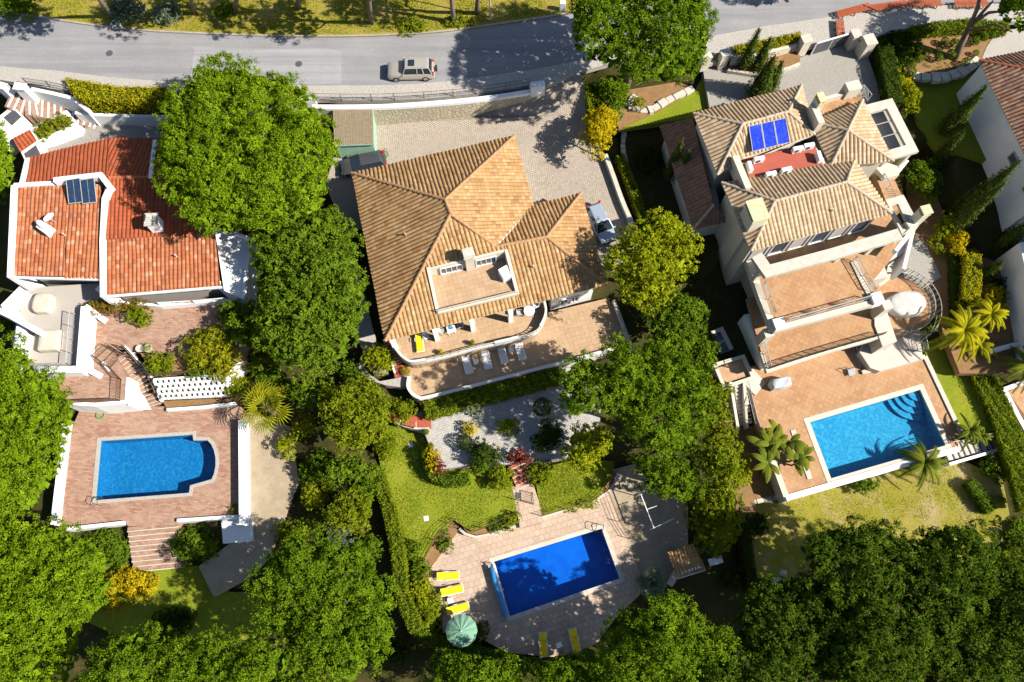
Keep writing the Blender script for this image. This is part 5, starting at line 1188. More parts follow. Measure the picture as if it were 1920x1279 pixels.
# right pool
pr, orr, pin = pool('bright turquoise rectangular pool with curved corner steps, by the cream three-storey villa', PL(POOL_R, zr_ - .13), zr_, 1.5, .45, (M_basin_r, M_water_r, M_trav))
DR = [(1400, 690), (1660, 620), (1735, 672), (1802, 808), (1796, 838), (1560, 906), (1474, 932), (1425, 800), (1410, 740)]
holed(PL(DR, zr_), orr, zr_, 2.4, 'pool_deck', M_terra2)
m = MB(); cc = P(1724, 731, zr_)
e1 = (P(1517, 792, zr_) - cc); e1.z = 0; e1.normalize(); e2 = (P(1772, 836, zr_) - cc); e2.z = 0; e2.normalize()
for k in range(4):
    rad = 2.6 - .55 * k; pts = [(cc.x, cc.y)] + [(cc.x + (e1.x * math.cos(a) + e2.x * math.sin(a)) * rad, cc.y + (e1.y * math.cos(a) + e2.y * math.sin(a)) * rad) for a in [math.radians(9 * i) for i in range(11)]]
    m.prism(pts, zr_ - 1.5, zr_ - 1.15 + .25 * k)
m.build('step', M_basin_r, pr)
m = MB(); m.wall(PL([(1735, 668), (1803, 812)], zr_ + .15), .4, zr_ - 1.5, zr_ + .15); m.build('deck_edge', M_stonecap, label='pale stone kerb on the east side of the terracotta pool deck', cat='wall')
m = MB(); m.wall(PL([(1474, 934), (1560, 909), (1796, 842)], zr_ + .1), .5, zr_ - 2.5, zr_ + .1); m.build('deck_edge', M_white, label='white stone ledge along the south side of the turquoise pool', cat='wall')
m = MB(); m.wall(PL([(1487, 806), (1519, 898)], zr_ + .08), .45, zr_ - .1, zr_ + .08); m.build('planter_edge', M_stonecap, label='white kerb between the turquoise pool and the deck corner', cat='wall')
m = MB(); m.wall(PL([(1440, 845), (1472, 932)], zr_), .5, zr_ - 2.2, zr_ + .35); m.build('retaining_wall', M_cream, label='cream retaining wall at the south-west corner of the terracotta deck', cat='wall')
st = thing('staircase', 'pale stone stair with metal handrail descending east from the turquoise pool', 'steps', P(1830, 845, -7.6))
mt = MB(); stairs(mt, None, P(1775, 848, zr_ - .2), P(1868, 825, -7.4), 1.5, 9); mt.build('tread', M_trav, st); mn = MB(); stairs(MB(), mn, P(1775, 848, zr_ - .17), P(1868, 825, -7.37), 1.5, 9, .12); mn.build('nosing', M_roller, st)
MB().wall(PL([(1775, 872), (1884, 840)], -6.2), .25, -8.4, [zr_ + .1, -6.9]).build('side_wall', M_white, st); rail('handrail', PL([(1778, 832, -5.7), (1870, 812, -7.0), (1884, 838, -7.0)], -5.7), .8, M_steel, st, .3)
# ------------------------------------------------------------------ cars
def loft(m, secs):
    """secs: list of (x, [(y,z)...]) with equal counts, closed rings"""
    n = len(secs[0][1]); base = len(m.v)
    for x, ring in secs: m.v += [(x, y, z) for y, z in ring]
    for i in range(len(secs) - 1):
        for k in range(n): a = base + i * n + k; b = base + i * n + (k + 1) % n; m.f.append((a, b, b + n, a + n))
    m.f.append(tuple(base + k for k in range(n))[::-1]); m.f.append(tuple(base + (len(secs) - 1) * n + k for k in range(n)))
def car(label, paint, L, Wd, Hh, suv, loc, rot, cat='car', trim=None, extras=True):
    t = thing('parked_car', label, cat, (0, 0, 0)); hw = Wd / 2; gb = .22; belt = Hh * (.60 if suv else .62); hood = Hh * (.60 if suv else .56)
    def ring(w, zt, zb=gb):
        return [(-w * .93, zb), (-w, zb + .14), (-w, zb + .36 * (zt - zb)), (-w * .985, zt - .1), (-w * .9, zt), (-w * .45, zt + .025), (w * .45, zt + .025), (w * .9, zt), (w * .985, zt - .1), (w, zb + .36 * (zt - zb)), (w, zb + .14), (w * .93, zb)]
    m = MB(); x0 = -L / 2    # front at -x
    st = [(0, .74, .62), (.012, .84, .78), (.05, .93, .88), (.12, .975, .96), (.26, 1, 1.0), (.32, 1, 1.04), (.6, 1, 1.07), (.85, .99, 1.06), (.95, .95, 1.02), (.99, .9, .98), (1.0, .84, .9)]
    loft(m, [(x0 + L * f, ring(hw * wf, hood * zf)) for f, wf, zf in st]); m.smooth = True
    b = m.build('body', paint, t, bevel=.015)
    c0, c1 = (.27, .985) if suv else (.17, .985); r0, r1 = (.39, .90) if suv else (.44, .90)
    zt = Hh - .04; zb = hood * 1.05
    g = MB(); X = lambda f: x0 + L * f
    def cring(x, w, z, k=.78): return [(x, -w, z), (x, w, z)]
    A = [(X(c0), -hw * .82, zb), (X(c0), hw * .82, zb), (X(c1), hw * .88, zb), (X(c1), -hw * .88, zb)]
    B = [(X(r0), -hw * .68, zt), (X(r0), hw * .68, zt), (X(r1), hw * .70, zt - .02), (X(r1), -hw * .70, zt - .02)]
    A2 = [(X(c0) + .3, -hw * .95, zb), (X(c0) + .3, hw * .95, zb), (X(c1) - .12, hw * .95, zb), (X(c1) - .12, -hw * .95, zb)]
    g.add(A2 + B, [(0, 1, 5, 4), (1, 2, 6, 5), (2, 3, 7, 6), (3, 0, 4, 7), (4, 5, 6, 7), (3, 2, 1, 0)])
    g.build('windows', M_carglass, t, bevel=.03)
    rf = MB(); rx0, rx1 = X(r0) - .02, X(r1) + .03; rw = hw * .72
    rf.add([(rx0, -rw, zt - .02), (rx0, rw, zt - .02), (rx1, rw, zt - .03), (rx1, -rw, zt - .03), (rx0 + .1, -rw * .85, zt + .04), (rx0 + .1, rw * .85, zt + .04), (rx1 - .1, rw * .85, zt + .035), (rx1 - .1, -rw * .85, zt + .035)], [(3, 2, 1, 0), (4, 5, 6, 7), (0, 1, 5, 4), (1, 2, 6, 5), (2, 3, 7, 6), (3, 0, 4, 7)])
    ro = rf.build('roof', paint, t, bevel=.03)
    for s in (-1, 1):
        p_ = MB()  # roof pillars between the side windows, loose bars in one mesh
        for f, ff_ in ((c0 + .3 / L, r0), ((c0 + c1) / 2 + .02, (r0 + r1) / 2), (c1 - .13 / L, r1)) + ((((c0 + 2.6 * c1) / 3.6, (r0 + 2.6 * r1) / 3.6),) if suv else ()): p_.bar((X(f), s * hw * .955, zb), (X(ff_), s * hw * .70, zt - .01), .07, .05)
        p_.build('window_pillars', paint, t)
        if suv: MB().tube([(rx0 + .25, s * rw * .82, zt + .06), (rx0 + .35, s * rw * .82, zt + .11), (rx1 - .3, s * rw * .82, zt + .11), (rx1 - .2, s * rw * .82, zt + .06)], .025).build('roof_rail', M_steel, t)
        MB().box((X(c0) + .38, s * (hw + .09), zb - .06), (.14, .2, .15)).build('mirror', paint, t, bevel=.03)
        MB().box((X(.02), s * hw * .66, hood * .6), (.22, .36, .16)).build('headlight', M_chrome, t, bevel=.03)
        MB().box((X(.985), s * hw * .80, zb - (.28 if suv else .22)), (.14 if suv else .24, .24, .34)).build('taillight', M_redl, t, bevel=.02)
        for f in (.18, .81):
            x = X(f); ty = MB(); q = [(.0, 0)]; n = 18; R_ = .34 if suv else .31
            vs = [(x + R_ * math.cos(2 * math.pi * k / n), s * (hw - .20 + w_), R_ + R_ * math.sin(2 * math.pi * k / n)) for w_ in (0, .215) for k in range(n)]
            ty.add(vs, [(k, (k + 1) % n, (k + 1) % n + n, k + n) for k in range(n)] + [tuple(range(n))[::-1], tuple(range(n, 2 * n))])
            w_ = ty.build('wheel', M_tyre, t, bevel=.02); rm = MB(); R2 = R_ * .62; yy = s * (hw + .02)
            rm.add([(x + R2 * math.cos(2 * math.pi * k / n), yy, R_ + R2 * math.sin(2 * math.pi * k / n)) for k in range(n)] + [(x + R2 * math.cos(2 * math.pi * k / n), yy - s * .04, R_ + R2 * math.sin(2 * math.pi * k / n)) for k in range(n)], [tuple(range(n)) if s < 0 else tuple(range(n))[::-1]] + [(k, (k + 1) % n, (k + 1) % n + n, k + n) for k in range(n)]); rm.build('rim', M_chrome, w_)
    MB().box((X(.0) - .01, 0, gb + .12), (.12, hw * 1.55, .2)).build('bumper', trim or M_tyre, t, bevel=.03); MB().box((X(1.0), 0, gb + .12), (.12, hw * 1.55, .2)).build('bumper', trim or paint, t, bevel=.03)
    if suv:
        MB().box((X(r0) + .62, 0, zt + .02), (.62, .72, .035)).build('sunroof', M_carglass, ro)
        sp_ = MB(); n = 18; x = X(1.0) + .1; sp_.add([(x + w_, .0 + .31 * math.cos(2 * math.pi * k / n), .82 + .31 * math.sin(2 * math.pi * k / n)) for w_ in (0, .2) for k in range(n)], [(k, (k + 1) % n, (k + 1) % n + n, k + n) for k in range(n)] + [tuple(range(n))[::-1], tuple(range(n, 2 * n))]); sp_.build('spare_wheel', M_tyre, t, bevel=.03)
    t.location = loc; t.rotation_euler = (0, 0, rot); return t
def paint(name, c, rough=.25, metal=.4):
    m, t, bs = nodes(name); bs.inputs['Base Color'].default_value = rgb(c); bs.inputs['Metallic'].default_value = metal; bs.inputs['Roughness'].default_value = rough
    bs.inputs['Coat Weight'].default_value = .6; return m
M_redl = paint('red_lamp', (.5, .01, .01), .2, 0)
car('silver beige four-wheel-drive car with spare wheel driving on the road', paint('champagne_paint', (.46, .42, .36), .3, .3), 4.45, 1.78, 1.68, True, P(772, 139, 0), math.radians(1.5), trim=None)
q = P(1125, 424, -2.7); hd = P(1141, 450, -2.7) - P(1110, 385, -2.7)
car('silver-blue hatchback with a dark windscreen parked beside the tan-roofed villa', paint('silver_blue_paint', (.34, .385, .46), .35, .2), 4.0, 1.72, 1.5, False, q, math.atan2(hd.y, hd.x) + math.pi)
q = P(683, 313, -2.95)
car('dark grey estate car parked in front of the mint green shed', paint('dark_grey_paint', (.10, .10, .11), .25, .5), 4.35, 1.75, 1.45, False, q, math.radians(13))

# ------------------------------------------------------------------ garden furniture
def lounger(label, group, cushion, loc, rot, slats=False, back=.38):
    t = thing('sun_lounger', label, 'sun lounger', (0, 0, 0), group); L, W = 1.95, .66
    f = MB()
    for s in (-1, 1): f.bar((-L / 2, s * W / 2, .30), (L / 2, s * W / 2, .30), .06, .07)
    f.bar((-L / 2, -W / 2, .3), (-L / 2, W / 2, .3), .06, .07); f.bar((L / 2, -W / 2, .3), (L / 2, W / 2, .3), .06, .07); f.build('frame', M_whitep, t)
    for x in (-.75, .75):
        for s in (-1, 1): MB().box((x, s * .28, 0), (.06, .06, .28)).build('leg', M_whitep, t)
    if slats:
        m = MB(); [m.box((x, 0, .335), (.062, W - .06, .02)) for x in [-.35 + i * .095 for i in range(14)]]; m.build('seat', M_whitep, t)
        m = MB()
        for i in range(6): x = -.42 - i * .095; m.box((x, 0, .34 + (i + .5) * .055), (.065, W - .06, .02))
        for s in (-1, 1): m.bar((-.38, s * .3, .34), (-.98, s * .3, .34 + .36), .04)
        m.build('backrest', M_whitep, t)
    else:
        m = MB(); m.add([(-.3, -W / 2 + .02, .34), (L / 2 - .02, -W / 2 + .02, .34), (L / 2 - .02, W / 2 - .02, .34), (-.3, W / 2 - .02, .34), (-.3, -W / 2 + .02, .43), (L / 2 - .02, -W / 2 + .02, .42), (L / 2 - .02, W / 2 - .02, .42), (-.3, W / 2 - .02, .43)], [(3, 2, 1, 0), (4, 5, 6, 7), (0, 1, 5, 4), (1, 2, 6, 5), (2, 3, 7, 6), (3, 0, 4, 7)]); m.build('seat_cushion', cushion, t, bevel=.03)
        b = back; m = MB(); m.add([(-.31, -W / 2 + .02, .34), (-.31, W / 2 - .02, .34), (-.93, W / 2 - .02, .34 + b), (-.93, -W / 2 + .02, .34 + b), (-.31, -W / 2 + .02, .43), (-.31, W / 2 - .02, .43), (-.96, W / 2 - .02, .42 + b), (-.96, -W / 2 + .02, .42 + b)], [(0, 1, 2, 3), (7, 6, 5, 4), (0, 4, 5, 1), (1, 5, 6, 2), (2, 6, 7, 3), (3, 7, 4, 0)]); m.build('back_cushion', cushion, t, bevel=.03)
        for s in (-1, 1): MB().bar((-.3, s * (W / 2 + .03), .5), (.05, s * (W / 2 + .03), .52), .05).build('armrest', M_whitep, t)
    t.location = loc; t.rotation_euler = (0, 0, rot); return t
G = 'yellow cushioned sun loungers round the ultramarine pool'
first = lounger('yellow sun lounger by the ultramarine pool, topmost of the three in the row', G, M_yellow, P(841, 1080, zm), math.radians(2))
copy_tree(first, None, P(848, 1107, zm), math.radians(12), 1, 'yellow sun lounger by the ultramarine pool, middle of the row beside a small white table')
copy_tree(first, None, P(859, 1141, zm), math.radians(14), 1, 'yellow sun lounger partly under the green parasol')
copy_tree(first, None, P(1018, 1208, zm), math.radians(-88), 1, 'yellow sun lounger in the shade at the pool foot, left of the small blue table')
copy_tree(first, None, P(1077, 1201, zm), math.radians(-77), 1, 'yellow sun lounger in the shade at the pool foot, right of the small blue table')
copy_tree(first, None, P(787, 642, uz), math.radians(-82), 1, 'yellow sun lounger alone on the verandah under the tan roof', 'yellow lounger on the verandah')
G = 'white slatted sun loungers on the buff terrace'; LB = ['white slatted sun lounger with its small table on its right, westernmost on the buff terrace', 'white slatted sun lounger second from the west on the buff terrace', 'white slatted sun lounger left of the second small white table', 'white slatted sun lounger easternmost on the buff terrace, right of the small table']
w0_ = None
for k, (x, y) in enumerate(((876, 683), (912, 674), (942, 664), (975, 657))):
    if w0_ is None: w0_ = lounger(LB[0], G, None, P(x, y, lz), math.radians(-75), True)
    else: copy_tree(w0_, None, P(x, y, lz), math.radians(-75 - 2 * (k == 1)), 1, LB[k])
def table(label, loc, rot=0, r=.24, h=.42, mat=None, rnd=False, group=None):
    t = thing('side_table', label, 'table', (0, 0, 0), group); mat = mat or M_whitep
    (MB().lathe((0, 0, h), [(r, 0), (r, .03)], 20) if rnd else MB().box((0, 0, h), (2 * r, 1.7 * r, .03))).build('table_top', mat, t, bevel=.01)
    for x in (-1, 1):
        for y in (-1, 1): MB().tube([(x * r * .6, y * r * .5, h), (x * r * .8, y * r * .7, 0)], .018, 5).build('leg', mat, t)
    t.location = loc; t.rotation_euler = (0, 0, rot); return t
tb = table('small white table between the two westernmost white loungers', P(892, 681, lz), -1.3, group='small white side tables')
copy_tree(tb, None, P(958, 658, lz), -1.25, 1, 'small white table between the two easternmost white loungers')
copy_tree(tb, None, P(845, 1126, zm), .2, 1, 'small white table between the yellow loungers in the row')
copy_tree(tb, None, P(1048, 1209, zm), .4, 1, 'small pale blue table between the two shaded yellow loungers')
copy_tree(tb, None, P(847, 622, uz), .3, 1.6, 'white table with a blue bowl on the verandah')
q = P(847, 620, uz); MB().lathe((q.x, q.y, uz + .72), [(.05, 0), (.14, .05), (.17, .1), (.15, .1), (.04, .04)], 14).build('bowl', M_blue, label='blue bowl on the white verandah table', cat='bowl')
def chair(label, loc, rot, mat, group='chairs on the verandah'):
    t = thing('chair', label, 'chair', (0, 0, 0), group); MB().box((0, 0, .42), (.46, .46, .04)).build('seat', mat, t, bevel=.015)
    m = MB().add([(-.22, -.22, .45), (-.22, .22, .45), (-.34, .2, .92), (-.34, -.2, .92), (-.19, -.22, .45), (-.19, .22, .45), (-.31, .2, .92), (-.31, -.2, .92)], [(0, 1, 2, 3)[::-1], (4, 5, 6, 7), (0, 4, 7, 3), (1, 2, 6, 5), (3, 7, 6, 2)]); m.build('backrest', mat, t)
    for x in (-.2, .2):
        for y in (-.2, .2): MB().tube([(x, y, .42), (x * 1.15, y * 1.15, 0)], .02, 5).build('leg', mat, t)
    for y in (-.24, .24): MB().bar((-.25, y, .65), (.18, y, .63), .04).build('armrest', mat, t)
    t.location = loc; t.rotation_euler = (0, 0, rot); return t
c0 = chair('white plastic chair right of the yellow verandah lounger', P(800, 634, uz), -1.0, M_whitep)
chair('grey folding chair left of the white verandah table', P(828, 624, uz), -.4, M_steel); chair('grey folding chair right of the white verandah table', P(863, 614, uz), 3.4, M_steel)
t = table('round dining table laid with glasses under the verandah roof', P(992, 588, uz), 0, .5, .72, M_whitep, True); chair('dark chair at the round verandah table', P(975, 590, uz), .1, M_steel); chair('white armchair behind the round verandah table', P(1004, 576, uz), 3.6, M_whitep)
for k in range(1): q = P(992, 588, uz) + Vector((.3 * math.cos(k), .3 * math.sin(k), .75)); MB().lathe(q, [(.03, 0), (.04, .12)], 8).build('glass_cup', M_whitep, label='small pale cup standing on the round verandah table', cat='cup')
def pot(label, px, z, r=.18, h=.3, plant=None, mat=None, seed=1, lh=.35):
    q = P(px[0], px[1], z); t = thing('plant_pot', label, 'plant pot', q); MB().lathe(q, [(r * .7, 0), (r, h), (r * 1.1, h), (r * 1.1, h + .04), (r * .85, h + .04), (r * .8, h - .03)], 14).build('pot', mat or M_pot, t)
    if plant:
        rs = np.random.RandomState(seed); k = 220; D = sphere_dirs(k, rs, -.1); C = np.array([q.x, q.y, z + h + .05]) + D * np.array([r * 1.5, r * 1.5, lh]) * rs.rand(k, 1) ** .4
        leafmesh('foliage', quads(C, D + rs.normal(size=(k, 3)) * .5, np.full(k, .12), .4, rs), plant, t)
pot('terracotta pot with an orange flowering plant on the verandah edge', (827, 662), uz, .17, .3, L_yel); pot('pot with a bright green plant by the verandah balustrade', (886, 645), uz, .17, .3, L_hedge, seed=3, lh=.5)
pot('empty round stone pot on the brick terrace', (265, 656), -3.3, .32, .4, None, M_stonecap); pot('stone pot with sparse yellow plant on the brick terrace', (281, 655), -3.3, .36, .4, L_olive, M_stonecap)
pot('terracotta pot with a small green plant at the garden court edge', (808, 838), GZ, .25, .4, L_hedge); pot('small pot beside the wall at the west edge of the garden court', (800, 812), GZ, .2, .35, L_hedge, seed=5); pot('green potted bush at the foot of the red tiled steps', (762, 698), lz, .35, .35, L_olive, seed=6, lh=.6)
# parasol
q = P(868, 1181, zm); t = thing('parasol', 'open green parasol beside the row of yellow loungers', 'parasol', q)
m = MB(); n = 12; top = q + Vector((0, 0, 2.75)); vs = [top]
for ring, (rr_, zz) in enumerate(((.55, 2.6), (1.05, 2.38), (1.32, 2.2), (1.34, 2.05))):
    vs += [q + Vector((rr_ * math.cos(2 * math.pi * k / (2 * n)) * (1 if k % 2 == 0 else .955), rr_ * math.sin(2 * math.pi * k / (2 * n)) * (1 if k % 2 == 0 else .955), zz - (0 if k % 2 == 0 else .05))) for k in range(2 * n)]
m.add(vs, [(0, 1 + k, 1 + (k + 1) % 24) for k in range(24)] + [(1 + r_ * 24 + k, 1 + (r_ + 1) * 24 + k, 1 + (r_ + 1) * 24 + (k + 1) % 24, 1 + r_ * 24 + (k + 1) % 24) for r_ in range(3) for k in range(24)]); m.build('canopy', M_green_p, t)
MB().tube([q, q + Vector((0, 0, 2.9))], .025, 8).build('pole', M_steel, t); MB().lathe(q, [(.3, 0), (.3, .08), (.06, .14)], 16).build('base', M_stonecap, t); MB().lathe(q + Vector((0, 0, 2.74)), [(.05, 0), (.06, .06), (.0, .14)], 8).build('finial', M_whitep, t)
for k in range(12): a = 2 * math.pi * k / 12; MB().tube([top - Vector((0, 0, .04)), q + Vector((1.31 * math.cos(a), 1.31 * math.sin(a), 2.17))], .01, 4).build('rib', M_steel, t)
# pool cover reel
a, b = P(918, 1057, zm + .5), P(951, 1164, zm + .5); t = thing('pool_cover_reel', 'blue rolled pool cover on its white reel along the west side of the ultramarine pool', 'pool cover', (a + b) / 2 - Vector((0, 0, .5)))
dd = (b - a).normalized(); MB().tube([a + dd * .3, a.lerp(b, .33), a.lerp(b, .66), b - dd * .3], [.2, .22, .21, .2], 12).build('rolled_cover', M_blue, t, smooth=True); MB().tube([a, b], .05, 8).build('axle', M_steel, t)
for p in (a, b):
    m = MB(); s_ = Vector((-dd.y, dd.x, 0)); m.tube([p + Vector((0, 0, .25)), p, p + s_ * .3 - Vector((0, 0, .5))], .03); m.tube([p, p - s_ * .3 - Vector((0, 0, .5))], .03); m.tube([p + Vector((0, 0, 0)) - s_ * .35 + dd * .0, p + s_ * .35], .02); m.build('stand', M_steel, t)
m = MB(); a2, b2 = P(927, 1058, zm + .3), P(945, 1122, zm + .3); m.bar(a2, b2, .13, .06); m.bar(P(928, 1108, zm + .35), P(944, 1105, zm + .35), .1, .05); m.build('guide_bar', M_whitep, t)
# hose
q = P(189, 778, zl); m = MB(); m.tube([(q.x + (.36 + .03 * math.sin(i * 1.3)) * math.cos(i * .35), q.y + (.36 + .03 * math.cos(i * .9)) * math.sin(i * .35), zl + .03 + i * .0012) for i in range(90)], .022, 5); m.build('garden_hose', M_hose, label='coiled green garden hose on the brick pool deck', cat='hose')
# covered furniture
def cover(name, label, cat, px, z, sx, sy, h, rot, mat, rnd=.3, seed=1, lump=.05):
    q = P(px[0], px[1], z); n = 28; rs = np.random.RandomState(seed); ph = rs.rand(4) * 6; vs = []
    prof = [(1.0, 0), (1.01, .25), (.99, .7), (.96, .9), (.86, .985), (.6, 1.0), (.25, 1.02), (.02, 1.0)]
    for s, zz in prof:
        for k in range(n):
            a = 2 * math.pi * k / n; ca, sa = math.cos(a), math.sin(a); e = rnd; x = (abs(ca) ** e) * (1 if ca > 0 else -1) * sx / 2 * s; y = (abs(sa) ** e) * (1 if sa > 0 else -1) * sy / 2 * s
            w = 1 + lump * math.sin(7 * a + ph[0]) * (1 - zz * .6); hh = zz * h * (1 + lump * .9 * math.sin(x * 4 + ph[1]) * math.cos(y * 5 + ph[2])); x *= w; y *= w
            vs.append((q.x + x * math.cos(rot) - y * math.sin(rot), q.y + x * math.sin(rot) + y * math.cos(rot), z + hh))
    m = MB(); k_ = len(prof); m.add(vs, [(i * n + k, i * n + (k + 1) % n, (i + 1) * n + (k + 1) % n, (i + 1) * n + k) for i in range(k_ - 1) for k in range(n)] + [tuple((k_ - 1) * n + k for k in range(n))])
    return m.build(name, mat, label=label, cat=cat, smooth=True)
cover('covered_table', 'oval furniture under a fitted beige cover on the grey terrace', 'covered table', (86, 572), -2.9, 1.75, 1.9, .75, 0, M_canvas, .55)
cover('covered_table', 'square furniture under a fitted beige cover beside the grey terrace railing', 'covered table', (99, 642), -2.9, 1.85, 1.95, .8, .05, M_canvas, .12, 2, .02)
t = cover('covered_daybed', 'round daybed under a white sheet on the semicircular terrace', 'daybed', (1694, 574), rz, 3.5, 2.4, .95, .12, M_sheet, .9, 3, .045)
cover('covered_grill', 'grill under a crumpled grey tarpaulin at the corner of the terracotta deck', 'grill', (1459, 722), zr_, 1.9, .95, 1.05, .22, M_greysheet, .45, 4, .1)
t = thing('deck_chair', 'small folded dark metal chair on the terracotta deck near the travertine steps', 'chair', P(1597, 700, zr_)); MB().add([P(1590, 694, zr_ + .35), P(1604, 690, zr_ + .5), P(1604, 702, zr_ + .4), P(1593, 706, zr_ + .3)], [(0, 1, 2, 3)]).build('seat', M_greysheet, t)
m = MB(); m.tube([P(1582, 693, zr_ + .5), P(1596, 707, zr_)], .025); m.tube([P(1590, 690, zr_ + .5), P(1604, 702, zr_)], .025); m.tube([P(1582, 693, zr_ + .5), P(1605, 688, zr_ + .5)], .025); m.build('frame', M_metal, t)
# air conditioning units on the plant deck
ac0 = None; LBA = ['beside the solar panels, left end of the upper row', 'in the middle of the row below the solar panels', 'right end of the row below the solar panels', 'against the east edge of the red plant deck', 'against the parapet, west end of the red plant deck', 'at the south edge of the red plant deck, left one', 'at the south edge of the red plant deck, right one']
for k, (x, y, rt_) in enumerate(((1420, 304, .2), (1492, 285, .2), (1513, 279, .2), (1532, 299, 1.75), (1403, 318, 1.75), (1442, 332, .25), (1471, 324, .25))):
    q = P(x, y, 4.04)
    if ac0 is None:
        ac0 = thing('air_conditioner', 'white air conditioning unit ' + LBA[0], 'air conditioner', (0, 0, 0), 'air conditioning units on the red roof deck')
        MB().box((0, 0, .08), (.9, .34, .62)).build('casing', M_whitep, ac0, bevel=.02); m = MB()
        n = 20; m.add([(-.12 + .23 * math.cos(2 * math.pi * i / n), -.175, .39 + .23 * math.sin(2 * math.pi * i / n)) for i in range(n)], [tuple(range(n))]); m.build('fan_grille', M_roller, ac0)
        for x_ in (-.35, .35): MB().box((x_, 0, 0), (.08, .36, .08)).build('foot', M_steel, ac0)
        ac0.location = q; ac0.rotation_euler = (0, 0, rt_)
    else: copy_tree(ac0, None, q, rt_, 1, 'white air conditioning unit ' + LBA[k])
# ------------------------------------------------------------------ street side
def wire_fence(label, pts, h=1.0, mat=None, sp=1.6, picket=.0, name='fence', rails=2, t=.018):
    pts = [Vector(q) for q in pts]; th_ = thing(name, label, 'fence', pts[0]); m = MB(); U = Vector((0, 0, 1)); run = 0
    for k in range(rails): m.tube([p + U * (h * (k + 1) / rails - .03) for p in pts], t, 4)
    if picket:
        for a, b in zip(pts[:-1], pts[1:]):
            L = (b - a).length
            for i in range(int(L / picket)): q = a.lerp(b, (i + .5) * picket / L); m.bar(q, q + U * h, .016)
    m.build('mesh_panel', mat or M_metal, th_)
    acc = 0
    for a, b in zip(pts[:-1], pts[1:]):
        L = (b - a).length
        if acc <= 0 or a is pts[0]: MB().bar(a - U * .1, a + U * (h + .03), .05).build('post', mat or M_metal, th_); acc = sp
        acc -= L
    MB().bar(pts[-1] - U * .1, pts[-1] + U * (h + .03), .05).build('post', mat or M_metal, th_); return th_
wp1 = PL(smooth([(592, 187), (660, 188), (740, 187), (850, 180), (930, 170), (992, 160)]), .07)
wire_fence('dark railing on the pavement edge above the rubble wall', wp1, 1.0, M_metal, 2.0, .22)
m = MB(); cap = PL(smooth([(585, 200), (660, 200), (740, 198), (850, 190), (930, 181), (1012, 168)]), .1); m.wall([q for q in cap], .42, -.25, .12); m.build('wall_coping', M_white, label='white coping on the retaining wall above the driveway', cat='wall')
m = MB(); nn = len(cap); m.wall([q for q in cap], .36, [-3.0 + (2.6 * max(0, (i - nn * .55) / (nn * .45))) for i in range(nn)], -.255); m.build('retaining_wall', M_rub, label='rubble stone retaining wall between the road and the driveway', cat='wall')
MB().wall(PL([(330, 187), (480, 191), (592, 189)], .07), .25, -3, .5).build('wall', M_white, label='white wall between pavement and the big round pine', cat='wall')
q = P(808, 203, -1.2); MB().box((q.x, q.y - .12, -1.6), (.5, .3, .4)).build('wall_lamp', M_metal, label='small dark lamp box set in the rubble wall', cat='lamp')
t = thing('sign_board', 'blank white panel standing at the top of the driveway', 'panel', P(1007, 172, -.4)); MB().box(tuple(P(1007, 176, -.4)), (1.35, .6, 1.55), .18).build('panel', M_whitep, t, bevel=.02)
# shed
t = thing('garden_shed', 'mint green shed with a weathered slatted wooden roof beside the rubble wall', 'shed', P(665, 270, -2.9))
a, b, c, d = PL([(624, 199, -.15), (699, 197, -.15), (701, 270, -.35), (627, 273, -.35)]); m = MB(); n = 17
for k in range(n): m.add([a.lerp(b, k / n), a.lerp(b, (k + .86) / n), d.lerp(c, (k + .86) / n), d.lerp(c, k / n)], [(0, 3, 2, 1)]); 
m2 = MB()
for k in range(n): m2.bar(a.lerp(b, (k + .45) / n) + Vector((0, 0, .03)), d.lerp(c, (k + .45) / n) + Vector((0, 0, .03)), .2, .04)
m2.build('roof_boards', M_shedwood, t); dn = Vector((0, 0, -.08)); MB().add([a + dn, b + dn, c + dn, d + dn], [(0, 3, 2, 1)]).build('roof_deck', M_mint, t)
MB().prism([tuple(q)[:2] for q in (a.lerp(c, .03), b.lerp(d, .03), c.lerp(a, .03), d.lerp(b, .03))], -3.2, -.45).build('wall', M_mint, t); MB().bar(b + dn, c + dn, .08, .16).bar(c + dn, d + dn, .08, .16).build('fascia', M_mint, t)
q = P(640, 292, -2.9); MB().box((q.x, q.y + .9, -3.0), (1.2, .08, 1.1)).build('bench_box', M_mint, label='mint green board fixed below the shed front', cat='board') if False else None
t = thing('garden_trolley', 'green wire mesh garden trolley behind the dark car', 'trolley', P(722, 292, -2.9)); m = MB(); q = P(722, 292, -2.9)
for z in (.2, .5, .8): m.tube([(q.x + .38 * math.cos(a_), q.y + .38 * math.sin(a_), q.z + z) for a_ in [i * .45 for i in range(15)]], .018, 4)
for i in range(12): a_ = i * .52; m.bar((q.x + .38 * math.cos(a_), q.y + .38 * math.sin(a_), q.z + .1), (q.x + .38 * math.cos(a_), q.y + .38 * math.sin(a_), q.z + .8), .02)
m.build('mesh_basket', M_hose, t)
